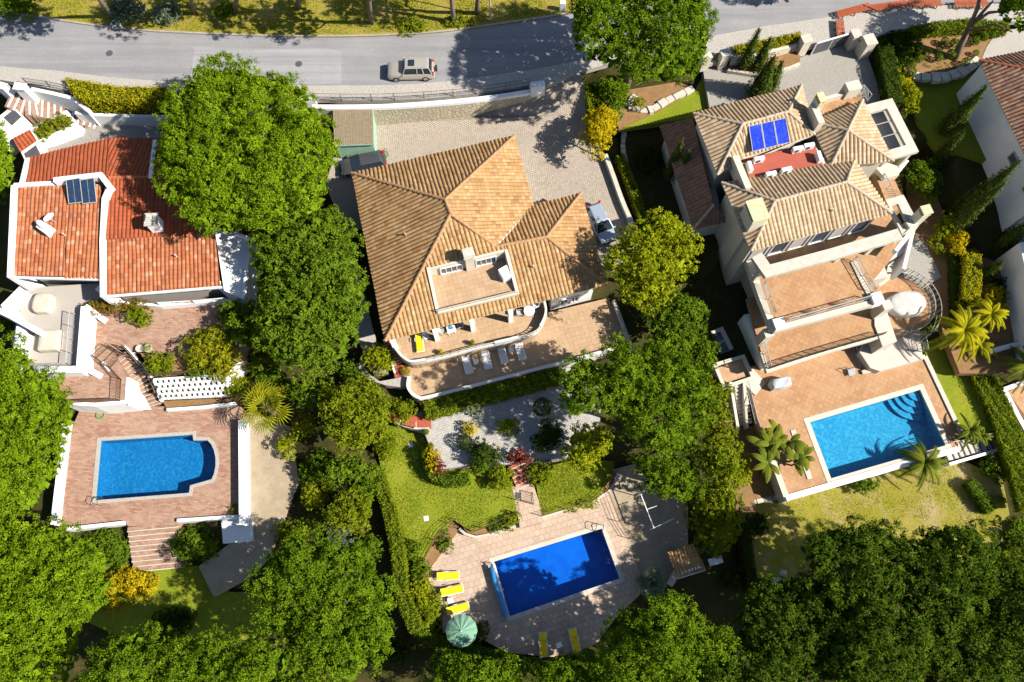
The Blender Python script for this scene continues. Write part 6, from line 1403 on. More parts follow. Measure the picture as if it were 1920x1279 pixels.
# left entrance
q = P(37, 160, 1.2); t = thing('gate_pillar', 'broad white gate pillar at the top of the fan-shaped steps', 'pillar', P(40, 172, 0)); MB().box((q.x, q.y - .1, -1.6), (1.0, .6, 2.7), -.1).build('shaft', M_white, t); MB().box((q.x, q.y - .1, 1.1), (1.15, .75, .12), -.1).build('cap', M_white, t)
q = P(2, 160, 1.0); MB().box((q.x, q.y, -1.5), (.9, .7, 2.5), -.3).build('gate_pillar', M_white, label='white gate pillar at the extreme left by the pavement', cat='pillar')
t = thing('garden_gate', 'pale metal gate between the two white pillars', 'gate', P(20, 170, 0)); m = MB(); a, b = P(10, 168, 0), P(28, 172, 0)
for k in range(8): m.bar(a.lerp(b, k / 7), a.lerp(b, k / 7) + Vector((0, 0, 1.0)), .03)
m.bar(a + Vector((0, 0, 1)), b + Vector((0, 0, 1)), .05); m.build('bars', M_steel, t)
m = MB(); m.wall(PL([(44, 178), (62, 204), (66, 212)], -.4), .45, -3, [.9, -.3, -1.0]); m.wall(PL([(62, 172), (100, 180), (140, 186), (170, 207)], -.2), .35, -3.2, [.35, .25, .2, -.6]); m.build('stair_wall', M_white, label='white wall stepping down behind the fan-shaped stair', cat='wall') if False else None
MB().wall(PL([(60, 168), (100, 176), (138, 184), (160, 200)], .2), .35, -3.2, [.35, .3, .2, -.4]).build('retaining_wall', M_white, label='white wall under the dark railing beside the fan-shaped steps', cat='wall')
wire_fence('dark picket railing between the white pillar and the golden hedge', PL([(52, 158), (95, 164), (136, 172)], .07), 1.0, M_metal, 1.8, .16)
MB().wall(PL([(138, 208), (175, 212), (330, 216)], -1.0), .3, -3.2, -1.25).build('retaining_wall', M_white, label='long low white wall under the golden hedge along the court', cat='wall')
st = thing('staircase', 'fan-shaped flight of brick steps with white edges below the white gate pillar', 'steps', P(110, 215, -2.5))
mt, mn = MB(), MB(); cp = smooth([(18, 176, -.2), (45, 193, -.7), (80, 200, -1.2), (115, 206, -1.8), (150, 215, -2.4), (182, 226, -2.78)], 3)
for i, (a_, b_) in enumerate(zip(cp[:-1], cp[1:])):
    A, B = P(*a_), P(*b_); dd = Vector((B.x - A.x, B.y - A.y)); rot = math.atan2(dd.y, dd.x) + (.35 if i < 5 else .12); mt.box(((A.x + B.x) / 2, (A.y + B.y) / 2, -3.2), (dd.length * 1.06, 2.6 - .05 * i, B.z + 3.2 - .002 * i), rot)
    e_ = Vector((math.cos(rot), math.sin(rot))) * dd.length * .42; mn.box(((A.x + B.x) / 2 + e_.x, (A.y + B.y) / 2 + e_.y, B.z - .01), (.16, 2.62 - .05 * i, .04), rot)
mt.build('tread', M_brick, st); mn.build('nosing', M_white, st)
t = thing('planter', 'white-walled planter full of green plants below the fan-shaped steps', 'planter', P(100, 240, -2.8)); pq = PL([(60, 240), (125, 210), (142, 232), (85, 262), (62, 262)], -2.0); MB().wall(pq, .3, -3, -1.95, closed=True).build('wall', M_white, t); MB().sheet([q - Vector((0, 0, .1)) for q in pq]).build('soil', M_bed, t)
V, L_, z_ = crown_verts([(q.x, q.y) for q in inset(pq, .2)], -2.0, .5, 'shrub', 4); leafmesh('planting', V, L_hedge, t)
MB().wall(PL([(60, 272), (100, 262), (145, 245), (148, 236)], -2.2), .6, -3.2, -2.15).build('wall', M_white, label='curved white wall between planter and cobbled court', cat='wall')
def kiosk(label, quad, z, h, roofz=None, rot=0):
    t = thing('gatehouse', label, 'outbuilding', P(sum(p[0] for p in quad) / 4, sum(p[1] for p in quad) / 4, z)); q = PL(quad, z + h); MB().prism([tuple(v)[:2] for v in q], z - .5, z + h).build('wall', M_white, t)
    return t, q
t, q = kiosk('small white gatehouse with a red tiled strip of roof and grey window, beside the court', [(28, 262), (60, 246), (84, 292), (56, 320)], -3.0, 1.9)
r = Roof(); r.face([q[0].lerp(q[3], .05) + Vector((0, 0, .45)), q[1].lerp(q[2], .05) + Vector((0, 0, .45)), q[1].lerp(q[2], .42) + Vector((0, 0, .1)), q[0].lerp(q[3], .42) + Vector((0, 0, .1))]); r.build('roof', M_tile_lr, t)
MB().add([q[0].lerp(q[1], .1).lerp(q[3].lerp(q[2], .1), .5) + Vector((0, 0, .03)), q[1].lerp(q[0], .15).lerp(q[2].lerp(q[3], .15), .5) + Vector((0, 0, .03)), q[1].lerp(q[0], .15).lerp(q[2].lerp(q[3], .15), .9) + Vector((0, 0, .03)), q[0].lerp(q[1], .1).lerp(q[3].lerp(q[2], .1), .9) + Vector((0, 0, .03))], [(0, 3, 2, 1)]).build('roof_window', M_roller, t)
t, q = kiosk('small white outbuilding with a twin-pane roof window at the far left', [(-30, 240), (24, 198), (48, 222), (0, 268)], -2.6, 1.9)
MB().add([q[1].lerp(q[0], .05).lerp(q[2].lerp(q[3], .05), .2) + Vector((0, 0, .03)), q[1].lerp(q[0], .42).lerp(q[2].lerp(q[3], .42), .2) + Vector((0, 0, .03)), q[1].lerp(q[0], .42).lerp(q[2].lerp(q[3], .42), .8) + Vector((0, 0, .03)), q[1].lerp(q[0], .05).lerp(q[2].lerp(q[3], .05), .8) + Vector((0, 0, .03))], [(0, 1, 2, 3)]).build('roof_window', M_roller, t)
pot('round terracotta pot with a rusty plant at the foot of the fan-shaped steps', (170, 221), -2.6, .3, .35, L_yel, seed=8)
# east entrance
def pillar(label, px, z0, h, sx=.95, sy=.95, rot=.28, group=None, mat=None):
    q = P(px[0], px[1], z0 + h); t = thing('gate_pillar', label, 'pillar', (q.x, q.y, z0), group); MB().box((q.x, q.y, z0 - .5), (sx, sy, h + .4), rot).build('shaft', mat or M_cream, t); MB().box((q.x, q.y, z0 + h - .1), (sx + .12, sy + .12, .12), rot).build('cap', M_stonecap, t)
pillar('cream gate pillar nearest the large round tree, left of the narrow gate', (1326, 104), -.1, 1.5, .8, .6); pillar('cream gate pillar right of the narrow gate', (1361, 98), -.2, 1.5, .85, .65); pillar('cream pillar at the left end of the wide sliding gate', (1513, 72), -.4, 1.7, .85, .8); pillar('tall cream pillar at the right end of the wide sliding gate', (1606, 62), -.5, 1.6, .75, .9); pillar('broad cream block pillar beside the dark hedge, right of the wide gate', (1632, 74), -.5, 1.8, 1.0, 1.1)
t = thing('sliding_gate', 'wide dark panelled sliding gate at the top of the pale cobbled yard', 'gate', P(1560, 95, -.8)); a, b = P(1520, 103, -.85), P(1598, 80, -.85); U = Vector((0, 0, 1))
MB().add([a, b, b + U * 1.7, a + U * 1.7], [(0, 1, 2, 3)]).build('panel', M_roller, t); m = MB(); m.bar(a + U * 1.72, b + U * 1.72, .14, .08); m.bar(a, a + U * 1.7, .1); m.bar(b, b + U * 1.7, .1); m.bar(a.lerp(b, .4), a.lerp(b, .4) + U * 1.7, .06); m.build('frame', M_whitep, t)
t = thing('garden_gate', 'narrow dark gate between two cream pillars near the large round tree', 'gate', P(1343, 115, -.3)); a, b = P(1334, 118, -.3), P(1353, 112, -.3); MB().add([a, b, b + U * 1.3, a + U * 1.3], [(0, 1, 2, 3)]).build('panel', M_shedwood, t); MB().bar(a + U * 1.3, b + U * 1.3, .06).build('frame', M_metal, t)
MB().wall(PL([(1372, 112), (1440, 98), (1500, 82)], .3), .3, -1.2, .35).build('wall', M_cream, label='low cream wall behind the cypresses along the pavement', cat='wall')
MB().wall(PL([(1500, 118), (1480, 126), (1430, 140), (1365, 130)], -.4), .25, -1.2, -.45).build('planter_edge', M_stonecap, label='curved stone edging of the cypress bed', cat='wall')
flat('planting_bed', [(1365, 128), (1370, 112), (1500, 84), (1500, 116), (1480, 126), (1430, 142)], -.55, M_bed, .5)
# orange slatted benches
bn0 = None
for k, (x0, y0, x1, y1, lb) in enumerate(((1570, 27, 1632, 11, 'long orange slatted bench, leftmost of the row at the road'), (1634, 15, 1700, 6, 'orange slatted bench second from the left at the road'), (1702, 7, 1765, 5, 'orange slatted bench in sun, third from the left at the road'), (1790, 7, 1852, 6, 'orange slatted bench behind the leaning pine, rightmost of the row'), (1577, 68, 1574, 36, 'orange slatted bench turned across the pavement by the gate'))):
    A, B = P(x0, y0, .5), P(x1, y1, .5); c = (A + B) / 2; c.z = .07; rt_ = math.atan2(B.y - A.y, B.x - A.x); L = (B - A).length
    if bn0 is None:
        bn0 = thing('bench', lb, 'bench', (0, 0, 0), 'orange slatted benches at the road'); 
        m = MB(); [m.box((0, -.36 + .12 * i, .43), (3.3, .07, .04)) for i in range(7)]; m.build('seat', M_wood, bn0)
        m = MB(); [m.box((-1.55 + i * .34, 0, .40), (.06, .82, .03)) for i in range(10)]; m.build('slat_supports', M_wood, bn0)
        for x in (-1.2, 0, 1.2): m = MB(); m.bar((x, -.36, 0), (x, -.36, .4), .07); m.bar((x, .36, 0), (x, .36, .4), .07); m.bar((x, -.36, .37), (x, .36, .37), .06); m.build('leg', M_metal, bn0)
        bn0.location = c; bn0.rotation_euler = (0, 0, rt_); bn0.scale = (L / 3.3, 1, 1)
    else: copy_tree(bn0, None, c, rt_, (L / 3.3, 1, 1), lb)
# row of little edging stones on the sunny pavement
rs = random.Random(3)
ST = MB()
for i in range(46):
    q = P(1672 + i * 3.2 + rs.uniform(-1, 1), 41 - 2.5 * math.sin(i * .16) + rs.uniform(-2, 2), .07); ST.blob(q, rs.uniform(.06, .13), (1, 1, .6), i, .2, 3)
ST.build('edging_stones', M_rub, kind='stuff', label='broken line of tiny edging stones across the sunny pavement', cat='stones')
# stone edging slabs
def stones(label, pts, z, w, n, seed=1, hgt=.25):
    t = thing('stone_edging', label, 'stone edging', P(pts[0][0], pts[0][1], z)); rs = random.Random(seed); pp = smooth(pts, 8); W_ = [P(a[0], a[1], z) for a in pp]; k = len(W_)
    for i in range(n):
        a = W_[int(i * (k - 1) / n)]; b = W_[int((i + 1) * (k - 1) / n)]; d = b - a; c = (a + b) / 2; d.z = 0
        if d.length < .05: continue
        s = Vector((-d.y, d.x, 0)).normalized(); g = .46; hw = w / 2 * rs.uniform(.8, 1.15); pts_ = [c - d * g - s * hw * rs.uniform(.8, 1.1), c + d * g - s * hw * rs.uniform(.8, 1.1), c + d * g + s * hw * rs.uniform(.8, 1.1), c - d * g + s * hw * rs.uniform(.8, 1.1)]
        MB().prism([tuple(q)[:2] for q in pts_], z - .3, z + hgt * rs.uniform(.4, 1)).build('stone', M_stonecap, t, bevel=.03)
stones('curving row of pale stone slabs below the sandy bed beside the large round tree', [(1192, 180), (1180, 200), (1215, 208), (1250, 190), (1300, 165)], -1.15, .7, 12)
stones('long curving row of stone slabs along the shaded lawn by the golden tree', [(1172, 235), (1168, 270), (1172, 310), (1188, 360)], -2.85, .5, 11, 2)
stones('row of broad pale slabs between the pine bed and the upper lawn', [(1712, 142), (1745, 146), (1780, 143), (1812, 130), (1836, 112)], -1.0, 1.0, 8, 3)
stones('short row of flat grey slabs at the edge of the rear lawn', [(1382, 948), (1405, 942), (1430, 935), (1462, 928)], -7.7, .7, 6, 4)
MB().wall(PL(smooth([(1135, 290), (1150, 330), (1168, 380), (1190, 430)]), -2.2), .4, -3.4, -2.1).build('garden_wall', M_stonecap, label='curved pale wall along the east side of the driveway', cat='wall')
MB().box(tuple(P(840, 978, 0))[:2] + (0,), (.1, .1, .1)) if False else None
for x, y, lb in ((799, 972, 'square white drain cover lying in the lawn'), (770, 835, 'small pale stone slab in the lawn near the shrubs')): q = P(x, y, -6.5); MB().box((q.x, q.y, -6.52), (.42, .42, .06), .2).build('drain_cover', M_whitep, label=lb, cat='drain cover', bevel=.01)
q = P(971, 929, -6.49); MB().box((q.x, q.y, -6.5), (.5, .5, .03), -.2).build('manhole_cover', M_roller, label='dark square manhole cover on the path to the pool gate', cat='manhole cover')
# thin fences and gate round the middle pool
wire_fence('thin dark wire fence on the lawn edge, left of the pool gate path', PL(smooth([(797, 1048), (812, 1020), (828, 993), (856, 974), (866, 984), (884, 998), (930, 980), (968, 962)]), -6.6), 1.0, M_brown, 1.6, .0, rails=4, t=.016)
wire_fence('thin dark wire fence on the lawn edge, right of the pool gate path', PL(smooth([(1015, 968), (1060, 955), (1118, 936), (1142, 905), (1150, 870)]), -6.6), 1.0, M_brown, 1.6, .0, rails=4, t=.016)
wire_fence('thin wire fence between the pool paving and the gravel yard', PL([(1140, 925), (1160, 978), (1180, 1010)], zm), .9, M_brown, 1.6, .0, rails=3, t=.016)
t = thing('garden_gate', 'open thin iron gate at the bottom of the red steps', 'gate', P(985, 943, -6.5)); rail('gate_leaf', PL([(967, 937), (1000, 946), (998, 925)], -6.49), 1.0, M_brown, t, .16)
t = thing('clothes_line', 'white T-shaped clothes line frame in the gravel yard', 'clothes line', P(1222, 990, zm)); m = MB(); a, b = P(1201, 925, zm + 1.9), P(1226, 990, zm + 1.9)
m.bar(a, b, .07); m.bar(a + Vector((-.4, .1, 0)), a + Vector((.4, .2, 0)), .06); m.bar(a.lerp(b, .47), a.lerp(b, .47) + Vector((.9, .3, 0)), .05); m.bar(b, b + Vector((1.8, .8, 0)), .06); m.build('arms', M_whitep, t)
for p in (a, b): MB().bar(p - Vector((0, 0, 1.9)), p, .07).build('post', M_whitep, t)
# barbecue shelter with tiled roof
t = thing('barbecue_shelter', 'small barbecue shelter with a weathered tiled roof at the gravel yard edge', 'shelter', P(1285, 1070, zm)); qd = PL([(1250, 1036, -5.0), (1300, 1019, -5.0), (1323, 1068, -5.5), (1272, 1084, -5.5)])
r = Roof(); r.face(qd, .28); r.build('roof', M_tile_m, t); MB().wall([qd[2], qd[3]], .16, -5.8, -5.5).build('fascia', M_white, t); ii = inset(qd, .35)
MB().wall([ii[k] for k in range(len(ii))][:3], .2, zm - .3, -5.35).build('wall', M_white, t); MB().box(tuple(P(1262, 1082, zm))[:2] + (zm,), (.5, 1.6, .9), -.6).build('counter', M_stonecap, t)
q = P(1340, 1052, -7.6); MB().box((q.x, q.y, -8), (1.2, .6, .9), .25).build('storage_box', M_whitep, label='white storage box in deep shade right of the barbecue shelter', cat='box', bevel=.02)
t = cover('tarpaulin_heap', 'white tarpaulin heap in deep shade under the dark pines', 'tarpaulin', (1458, 1080), -8.6, 1.6, .9, .6, .3, M_sheet, .6, 8, .12)  # a heap of tarpaulin only, no boat beneath
flat('shaded_paving', [(1436, 1055), (1462, 1030), (1488, 1045), (1470, 1075), (1440, 1078)], -8.5, M_grwall, .3)
# lamp post and white cabinet on the verge
q = P(920, 33, .1); t = thing('street_lamp', 'slim grey street lamp post standing in the verge', 'street lamp', q); MB().tube([q, q + Vector((0, 0, 4)), q + Vector((0, 0, 7.5))], [.09, .07, .05], 8).build('post', M_steel, t); MB().box(q + Vector((0, -.5, 7.5)), (.25, 1.0, .12)).build('lamp_head', M_steel, t, bevel=.03)
q = P(1055, 8, .9); MB().box((q.x, q.y, .1), (.55, .4, 1.1)).build('utility_cabinet', M_whitep, label='small white utility cabinet at the top edge beside the road', cat='cabinet', bevel=.02)
t = cover('flagstone_table', 'white round object', 'x', (0, 0), 0, .1, .1, .1, 0, M_sheet) if False else None
q = P(1913, 660, -5); MB().wall(PL([(1850, 660), (1925, 640)], -4.4), .4, -6.2, -4.4).build('garden_wall', M_white, label='white garden wall at the right edge beside the palm', cat='wall'); MB().wall(PL([(1884, 730), (1910, 780), (1960, 870)], -5.9), .4, -7, -5.9).wall(PL([(1884, 730), (1950, 706)], -5.9), .4, -7, -5.95).build('terrace_edge', M_white, label='white kerb round the neighbouring terracotta terrace at the right edge', cat='wall')
# ------------------------------------------------------------------ trees
tree('pine_tree', 'huge round bright green pine overhanging the red roof and the pavement', 'tree', [(385, 135), (345, 165), (318, 192), (312, 235), (296, 270), (300, 320), (308, 365), (338, 388), (350, 425), (400, 434), (470, 430), (505, 436), (555, 410), (598, 398), (612, 350), (612, 320), (630, 290), (620, 230), (588, 208), (578, 168), (540, 152), (520, 148), (450, 130)], 4.4, 3.2, L_pineb, seed=11, base=(470, 340), trunk_r=.4)
tree('pine_tree', 'large round green pine at the top casting a wide shadow across the road', 'tree', [(1072, 10), (1068, 60), (1076, 98), (1098, 112), (1122, 110), (1150, 132), (1165, 156), (1200, 160), (1250, 155), (1286, 148), (1300, 125), (1326, 105), (1334, 60), (1326, 20), (1305, -40), (1200, -70), (1095, -40)], 8.3, 3.0, L_pine, 'pine', 12, (1172, 165), .4)
GP = 'pines on the west side'
tree('pine_tree', 'bright pine at the left edge beside the brick pool deck', 'tree', [(-60, 650), (10, 652), (40, 645), (75, 690), (118, 718), (140, 765), (128, 830), (115, 880), (92, 915), (50, 965), (-60, 985)], -.5, 2.6, L_pineb, seed=13, group=GP)
tree('pine_tree', 'bright pine filling the bottom left corner of the picture', 'tree', [(-60, 970), (55, 975), (130, 998), (172, 1012), (198, 1050), (203, 1100), (178, 1150), (150, 1190), (145, 1240), (110, 1320), (-60, 1320)], -1.2, 2.8, L_pineb, seed=14, group=GP)
tree('pine_tree', 'green pine crown at the bottom, left of the middle lawn hedge', 'tree', [(500, 1040), (545, 1012), (600, 1010), (680, 1030), (718, 1080), (738, 1130), (733, 1200), (700, 1240), (660, 1285), (560, 1240), (505, 1180), (488, 1110)], -.5, 3.0, L_pine, seed=15)
tree('pine_tree', 'dark green pine along the bottom edge below the left lawn', 'tree', [(165, 1260), (200, 1210), (260, 1180), (330, 1192), (400, 1200), (460, 1196), (540, 1212), (600, 1250), (625, 1330), (150, 1330)], 0.5, 3.0, L_pine, 'pine', 16)
tree('pine_tree', 'small bright tree at the left edge beside the gatehouse', 'tree', [(-60, 255), (12, 245), (28, 290), (34, 330), (20, 365), (-60, 385)], -.8, 2.0, L_pineb, 'broad', 17)
tree('evergreen_tree', 'dense dark green tree between the left villa and the tan-roofed villa', 'tree', [(490, 442), (540, 425), (598, 390), (638, 402), (664, 440), (678, 500), (688, 560), (678, 615), (650, 672), (600, 690), (560, 694), (520, 684), (492, 650), (480, 600), (505, 560), (495, 520), (470, 500)], 0.2, 3.0, L_broad, 'broad', 18, (580, 600), .3)
tree('evergreen_tree', 'lower leafy tree beside the brick terrace, left of the dense dark tree', 'tree', (465, 610, 34, 42), -2.2, 1.6, L_broad, 'broad', 19)
tree('evergreen_tree', 'bright leafy tree left of the garden court and red tiled path', 'tree', [(612, 732), (680, 706), (712, 730), (736, 768), (732, 805), (695, 842), (645, 850), (616, 820), (604, 780)], -2.5, 2.4, L_hedge, 'loose', 20)
tree('evergreen_tree', 'leafy tree between the fan palm and the bright tree by the red tiled path', 'tree', (585, 735, 32, 26), -3.6, 1.6, L_broad, 'loose', 21)
tree('evergreen_tree', 'leafy green tree west of the middle lawn beside the tall hedge', 'tree', (655, 962, 44, 36), -4.6, 1.8, L_hedge, 'loose', 22)
tree('evergreen_tree', 'leafy tree in the shrubbery just north of the tree beside the tall hedge', 'tree', (655, 885, 42, 26), -4.6, 1.4, L_broad, 'loose', 63)
tree('deciduous_tree', 'yellow-green tree at the south-east corner of the tan roof', 'tree', [(1142, 470), (1170, 442), (1200, 432), (1222, 405), (1250, 408), (1286, 432), (1306, 470), (1298, 508), (1270, 535), (1252, 568), (1205, 588), (1170, 568), (1152, 530), (1128, 500)], 2.2, 2.6, L_olive, 'loose', 24, (1210, 540), .2, dens=.85)
tree('evergreen_tree', 'mid green tree below the yellow-green tree beside the dark pit', 'tree', (1262, 608, 55, 50), -2.0, 2.2, L_broad, 'loose', 25)
GB = 'pines between the middle and the right gardens'
tree('pine_tree', 'open-crowned pine over the east end of the buff terrace, left one of the cluster', 'tree', [(1052, 700), (1095, 672), (1130, 680), (1150, 640), (1190, 655), (1215, 690), (1212, 760), (1170, 785), (1120, 770), (1070, 790), (1045, 745)], 3.9, 2.6, L_pine, 'pine', 26, group=GB, dens=.95, rough=1.5)
tree('pine_tree', 'broad dark pine in the middle of the cluster between the gardens', 'tree', [(1200, 640), (1262, 645), (1305, 690), (1330, 740), (1325, 800), (1290, 850), (1235, 860), (1180, 830), (1150, 800), (1190, 740)], 3.2, 2.8, L_pine, 'pine', 27, group=GB, dens=.9, rough=1.4)
tree('pine_tree', 'bright pine next to the cream villa stair, right one of the cluster', 'tree', [(1320, 740), (1350, 760), (1372, 820), (1385, 870), (1378, 905), (1330, 900), (1300, 860), (1315, 800)], -2.0, 2.4, L_hedge, 'loose', 28, group=GB)
tree('pine_tree', 'pine crown over the shaded gravel yard, lowest left of the cluster', 'tree', [(1180, 850), (1240, 860), (1300, 860), (1320, 900), (1285, 945), (1240, 935), (1200, 905)], -3.6, 2.2, L_pine, 'pine', 29, group=GB, rough=1.4)
tree('pine_tree', 'rounded bushy pine south of the garden court', 'tree', (1098, 842, 38, 42), -3.6, 2.2, L_olive, 'loose', 30, group=GB)
tree('evergreen_tree', 'tall bright bushy tree beside the orange planting bed', 'tree', (1338, 965, 46, 66), -5.0, 2.0, L_hedge, 'loose', 31)
GD = 'dark pines of the wooded slope at the bottom right'
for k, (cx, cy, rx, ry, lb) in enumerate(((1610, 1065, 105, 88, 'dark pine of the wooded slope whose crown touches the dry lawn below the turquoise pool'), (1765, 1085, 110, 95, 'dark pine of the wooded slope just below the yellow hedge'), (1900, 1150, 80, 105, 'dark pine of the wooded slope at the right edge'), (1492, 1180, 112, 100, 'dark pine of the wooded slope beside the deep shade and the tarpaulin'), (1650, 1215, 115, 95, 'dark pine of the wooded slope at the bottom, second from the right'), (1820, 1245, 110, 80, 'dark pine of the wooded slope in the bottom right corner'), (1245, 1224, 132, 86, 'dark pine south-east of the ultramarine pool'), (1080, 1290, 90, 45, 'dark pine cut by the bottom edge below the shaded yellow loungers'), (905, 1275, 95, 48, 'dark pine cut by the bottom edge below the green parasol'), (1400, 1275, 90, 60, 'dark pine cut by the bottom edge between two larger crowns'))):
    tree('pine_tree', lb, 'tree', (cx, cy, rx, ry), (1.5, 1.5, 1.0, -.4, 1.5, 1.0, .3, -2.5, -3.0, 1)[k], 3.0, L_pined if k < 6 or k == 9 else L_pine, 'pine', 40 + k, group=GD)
# pines on the verge; their crowns are beyond the top edge
GV = 'tall pines on the verge'
for k, (bx, by, cx, cy, rx, ry, lb) in enumerate(((217, 36, 150, -46, 52, 40, 'thick pine trunk beside the white flowering bush on the verge'), (365, 24, 345, -50, 42, 38, 'slim leaning trunk on the verge, above the dry grass'), (437, 22, 455, -72, 38, 38, 'slim leaning trunk on the verge, next to the wide dappled shade'), (697, 47, 690, -44, 66, 44, 'dark leaning trunk on the verge above the four-wheel-drive car'), (851, 44, 840, -72, 42, 38, 'pale slim trunk on the verge, left of the street lamp'), (893, 27, 905, -66, 40, 36, 'short dark trunk on the verge beside the street lamp'), (560, 20, 565, -56, 40, 38, 'verge pine whose trunk foot stands in dappled shade above the road bend'))):
    tree('pine_tree', lb, 'tree', (cx, cy, rx, ry), 8.8, 2.0, L_pine, 'pine', 60 + k, (bx, by), .22, GV, dens=.55)
# leaning pine by the benches
b = P(1790, 108, -.9); t = thing('pine_tree', 'leaning many-stemmed bare pine trunk above the topiary bed', 'tree', b); m = MB(); f = P(1822, 40, 3.2)
m.tube([b, b.lerp(f, .5) + Vector((.1, .1, 0)), f], [.38, .3, .24], 8)
for x, y, z, r_ in ((1836, -10, 6, .18), (1862, 2, 6.5, .16), (1885, 20, 6.5, .15), (1898, 60, 5.2, .1), (1845, -60, 7.5, .12)): e_ = P(x, y, z); m.tube([b.lerp(f, R(.45, .95)), f.lerp(e_, .5) + Vector((R(-.3, .3), R(-.3, .3), .3)), e_], [r_ * 1.1, r_, r_ * .5], 6)
m.build('trunk', M_bark, t, smooth=True)
V, L_, z_ = crown_verts([(q.x, q.y) for q in PL(blobpoly(1925, 10, 60, 50, 3), 6.5)], 6.5, 2, 'pine', 71); leafmesh('crown', V, L_pine, t)
tree('pine_tree', 'pine beyond the top edge shading the road by the orange benches', 'tree', (1660, -130, 100, 60), 8, 2.4, L_pine, 'pine', 72, (1655, -20), .3)
# ------------------------------------------------------------------ cypresses
GC = 'cypresses at the cobbled yard'
cypress('slim cypress left of the group beside the narrow gate', (1392, 128), (1425, 45), -.6, .62, seed=1, group=GC); cypress('middle cypress of the group, behind the tallest one', (1418, 130), (1447, 63), -.6, .7, seed=2, group=GC); cypress('big dark cypress standing at the corner of the beige roof', (1416, 182), (1450, 92), -.95, 1.1, seed=3, group=GC); cypress('stout cypress right of the biggest one, over the yard', (1436, 178), (1462, 106), -.95, .8, seed=4, group=GC)
cypress('shaded slender cypress on the lawn beside the dark brown roof', (1252, 335), (1254, 248), -3, .55, seed=5); cypress('second shaded cypress on the lawn, touching the dark brown roof', (1268, 345), (1274, 268), -3, .55, seed=6)
GE = 'cypresses between the right villa and the white house'
for k, (b_, t_, r_, lb) in enumerate((((1738, 318), (1805, 235), .75, 'slender sunlit-edged cypress pointing at the white house wall'), ((1785, 412), (1905, 274), .95, 'long leaning-looking cypress across the lower corner of the white house'), ((1772, 438), (1886, 328), .8, 'cypress just below the longest one, with bright tips'), ((1832, 524), (1877, 478), .7, 'small cypress with a lit edge beside the dark rockery'), ((1768, 250), (1838, 140), .9, 'dark cypress close to the corner of the mottled red roof'), ((1860, 470), (1935, 392), .9, 'dark cypress below the shuttered window of the white house'))): cypress(lb, b_, t_, (-5, -5.3, -5.3, -5.6, -2.2, -5.6)[k], r_, seed=10 + k, group=GE)
# ------------------------------------------------------------------ palms
fan_palm('yellow-green fan palm at the corner of the brick pool deck', (517, 778), -6.4, 3.2, 2.5, L_palmy, 1, 17)
fan_palm('small round grey-green fan palm beside the barbecue shelter', (1217, 1096), zm, 1.6, 1.35, L_grey, 2, 26)
fan_palm('big yellow feather palm overhanging the semicircular terrace', (1762, 648), -5.6, 4.2, 2.8, L_palmf, 3, 26, feather=True)
fan_palm('smaller yellow feather palm right of the biggest yellow one', (1820, 612), -5.6, 3.4, 2.0, L_palmf, 4, 22, feather=True)
fan_palm('tall green feather palm arching over the south side of the turquoise pool', (1706, 878), -8, 2.7, 3.0, L_palmg, 5, 20, feather=True, droop=.8)
fan_palm('young feather palm at the corner beside the stone stair', (1800, 815), -6.4, 1.6, 1.8, L_palmg, 6, 16, feather=True)
fan_palm('second young feather palm below it beside the stone stair', (1828, 822), -6.6, 1.0, 1.3, L_palmg, 7, 14, feather=True)
fan_palm('full green palm at the right edge beside the white garden wall', (1895, 700), -6, 2.6, 2.6, L_palmg, 8, 26, feather=True)
fan_palm('palm seen below the yellow hedge, green fronds drooping over the side lawn', (1815, 660), -6.2, 1.8, 2.2, L_palmy, 9, 14, feather=True)
def banana(label, px, z, n, seed, rad=1.7):
    b = P(px[0], px[1], z); t = thing('banana_plant', label, 'banana plant', b); rs = random.Random(seed); m = MB(); g = MB()
    for s in range(4):
        o = b + Vector((rs.uniform(-.8, .8), rs.uniform(-1, 1), 0)); tp = o + Vector((0, 0, rs.uniform(1.6, 2.6))); m.tube([o, tp], [.11, .07], 7)
        for i in range(n):
            a = rs.uniform(0, 6.28); L = rad * rs.uniform(.7, 1.1); d = Vector((math.cos(a), math.sin(a), 0)); sd = Vector((-d.y, d.x, 0)); K = 7; base = len(g.v)
            for k in range(K + 1):
                f = k / K; q = tp + d * L * f + Vector((0, 0, .7 * math.sin(f * 2.4) * L * .5)); w = .27 * math.sin(math.pi * min(1, f * .92 + .06)) ** .6
                g.v += [tuple(q - sd * w + Vector((0, 0, -.07))), tuple(q), tuple(q + sd * w + Vector((0, 0, -.07)))]
            for k in range(K): a_ = base + 3 * k; g.f += [(a_, a_ + 1, a_ + 4, a_ + 3), (a_ + 1, a_ + 2, a_ + 5, a_ + 4)]
    m.build('stem', M_bark, t); g.build('leaves', L_palmg, t)
banana('broad-leaved banana plant at the south-west corner of the terracotta deck', (1430, 858), -7, 7, 1); banana('smaller banana plant beside the white kerb of the turquoise pool', (1478, 878), -6.6, 5, 2, 1.2); banana('broad-leaved plant between the two banana clumps', (1455, 835), -6.6, 5, 3, 1.3)
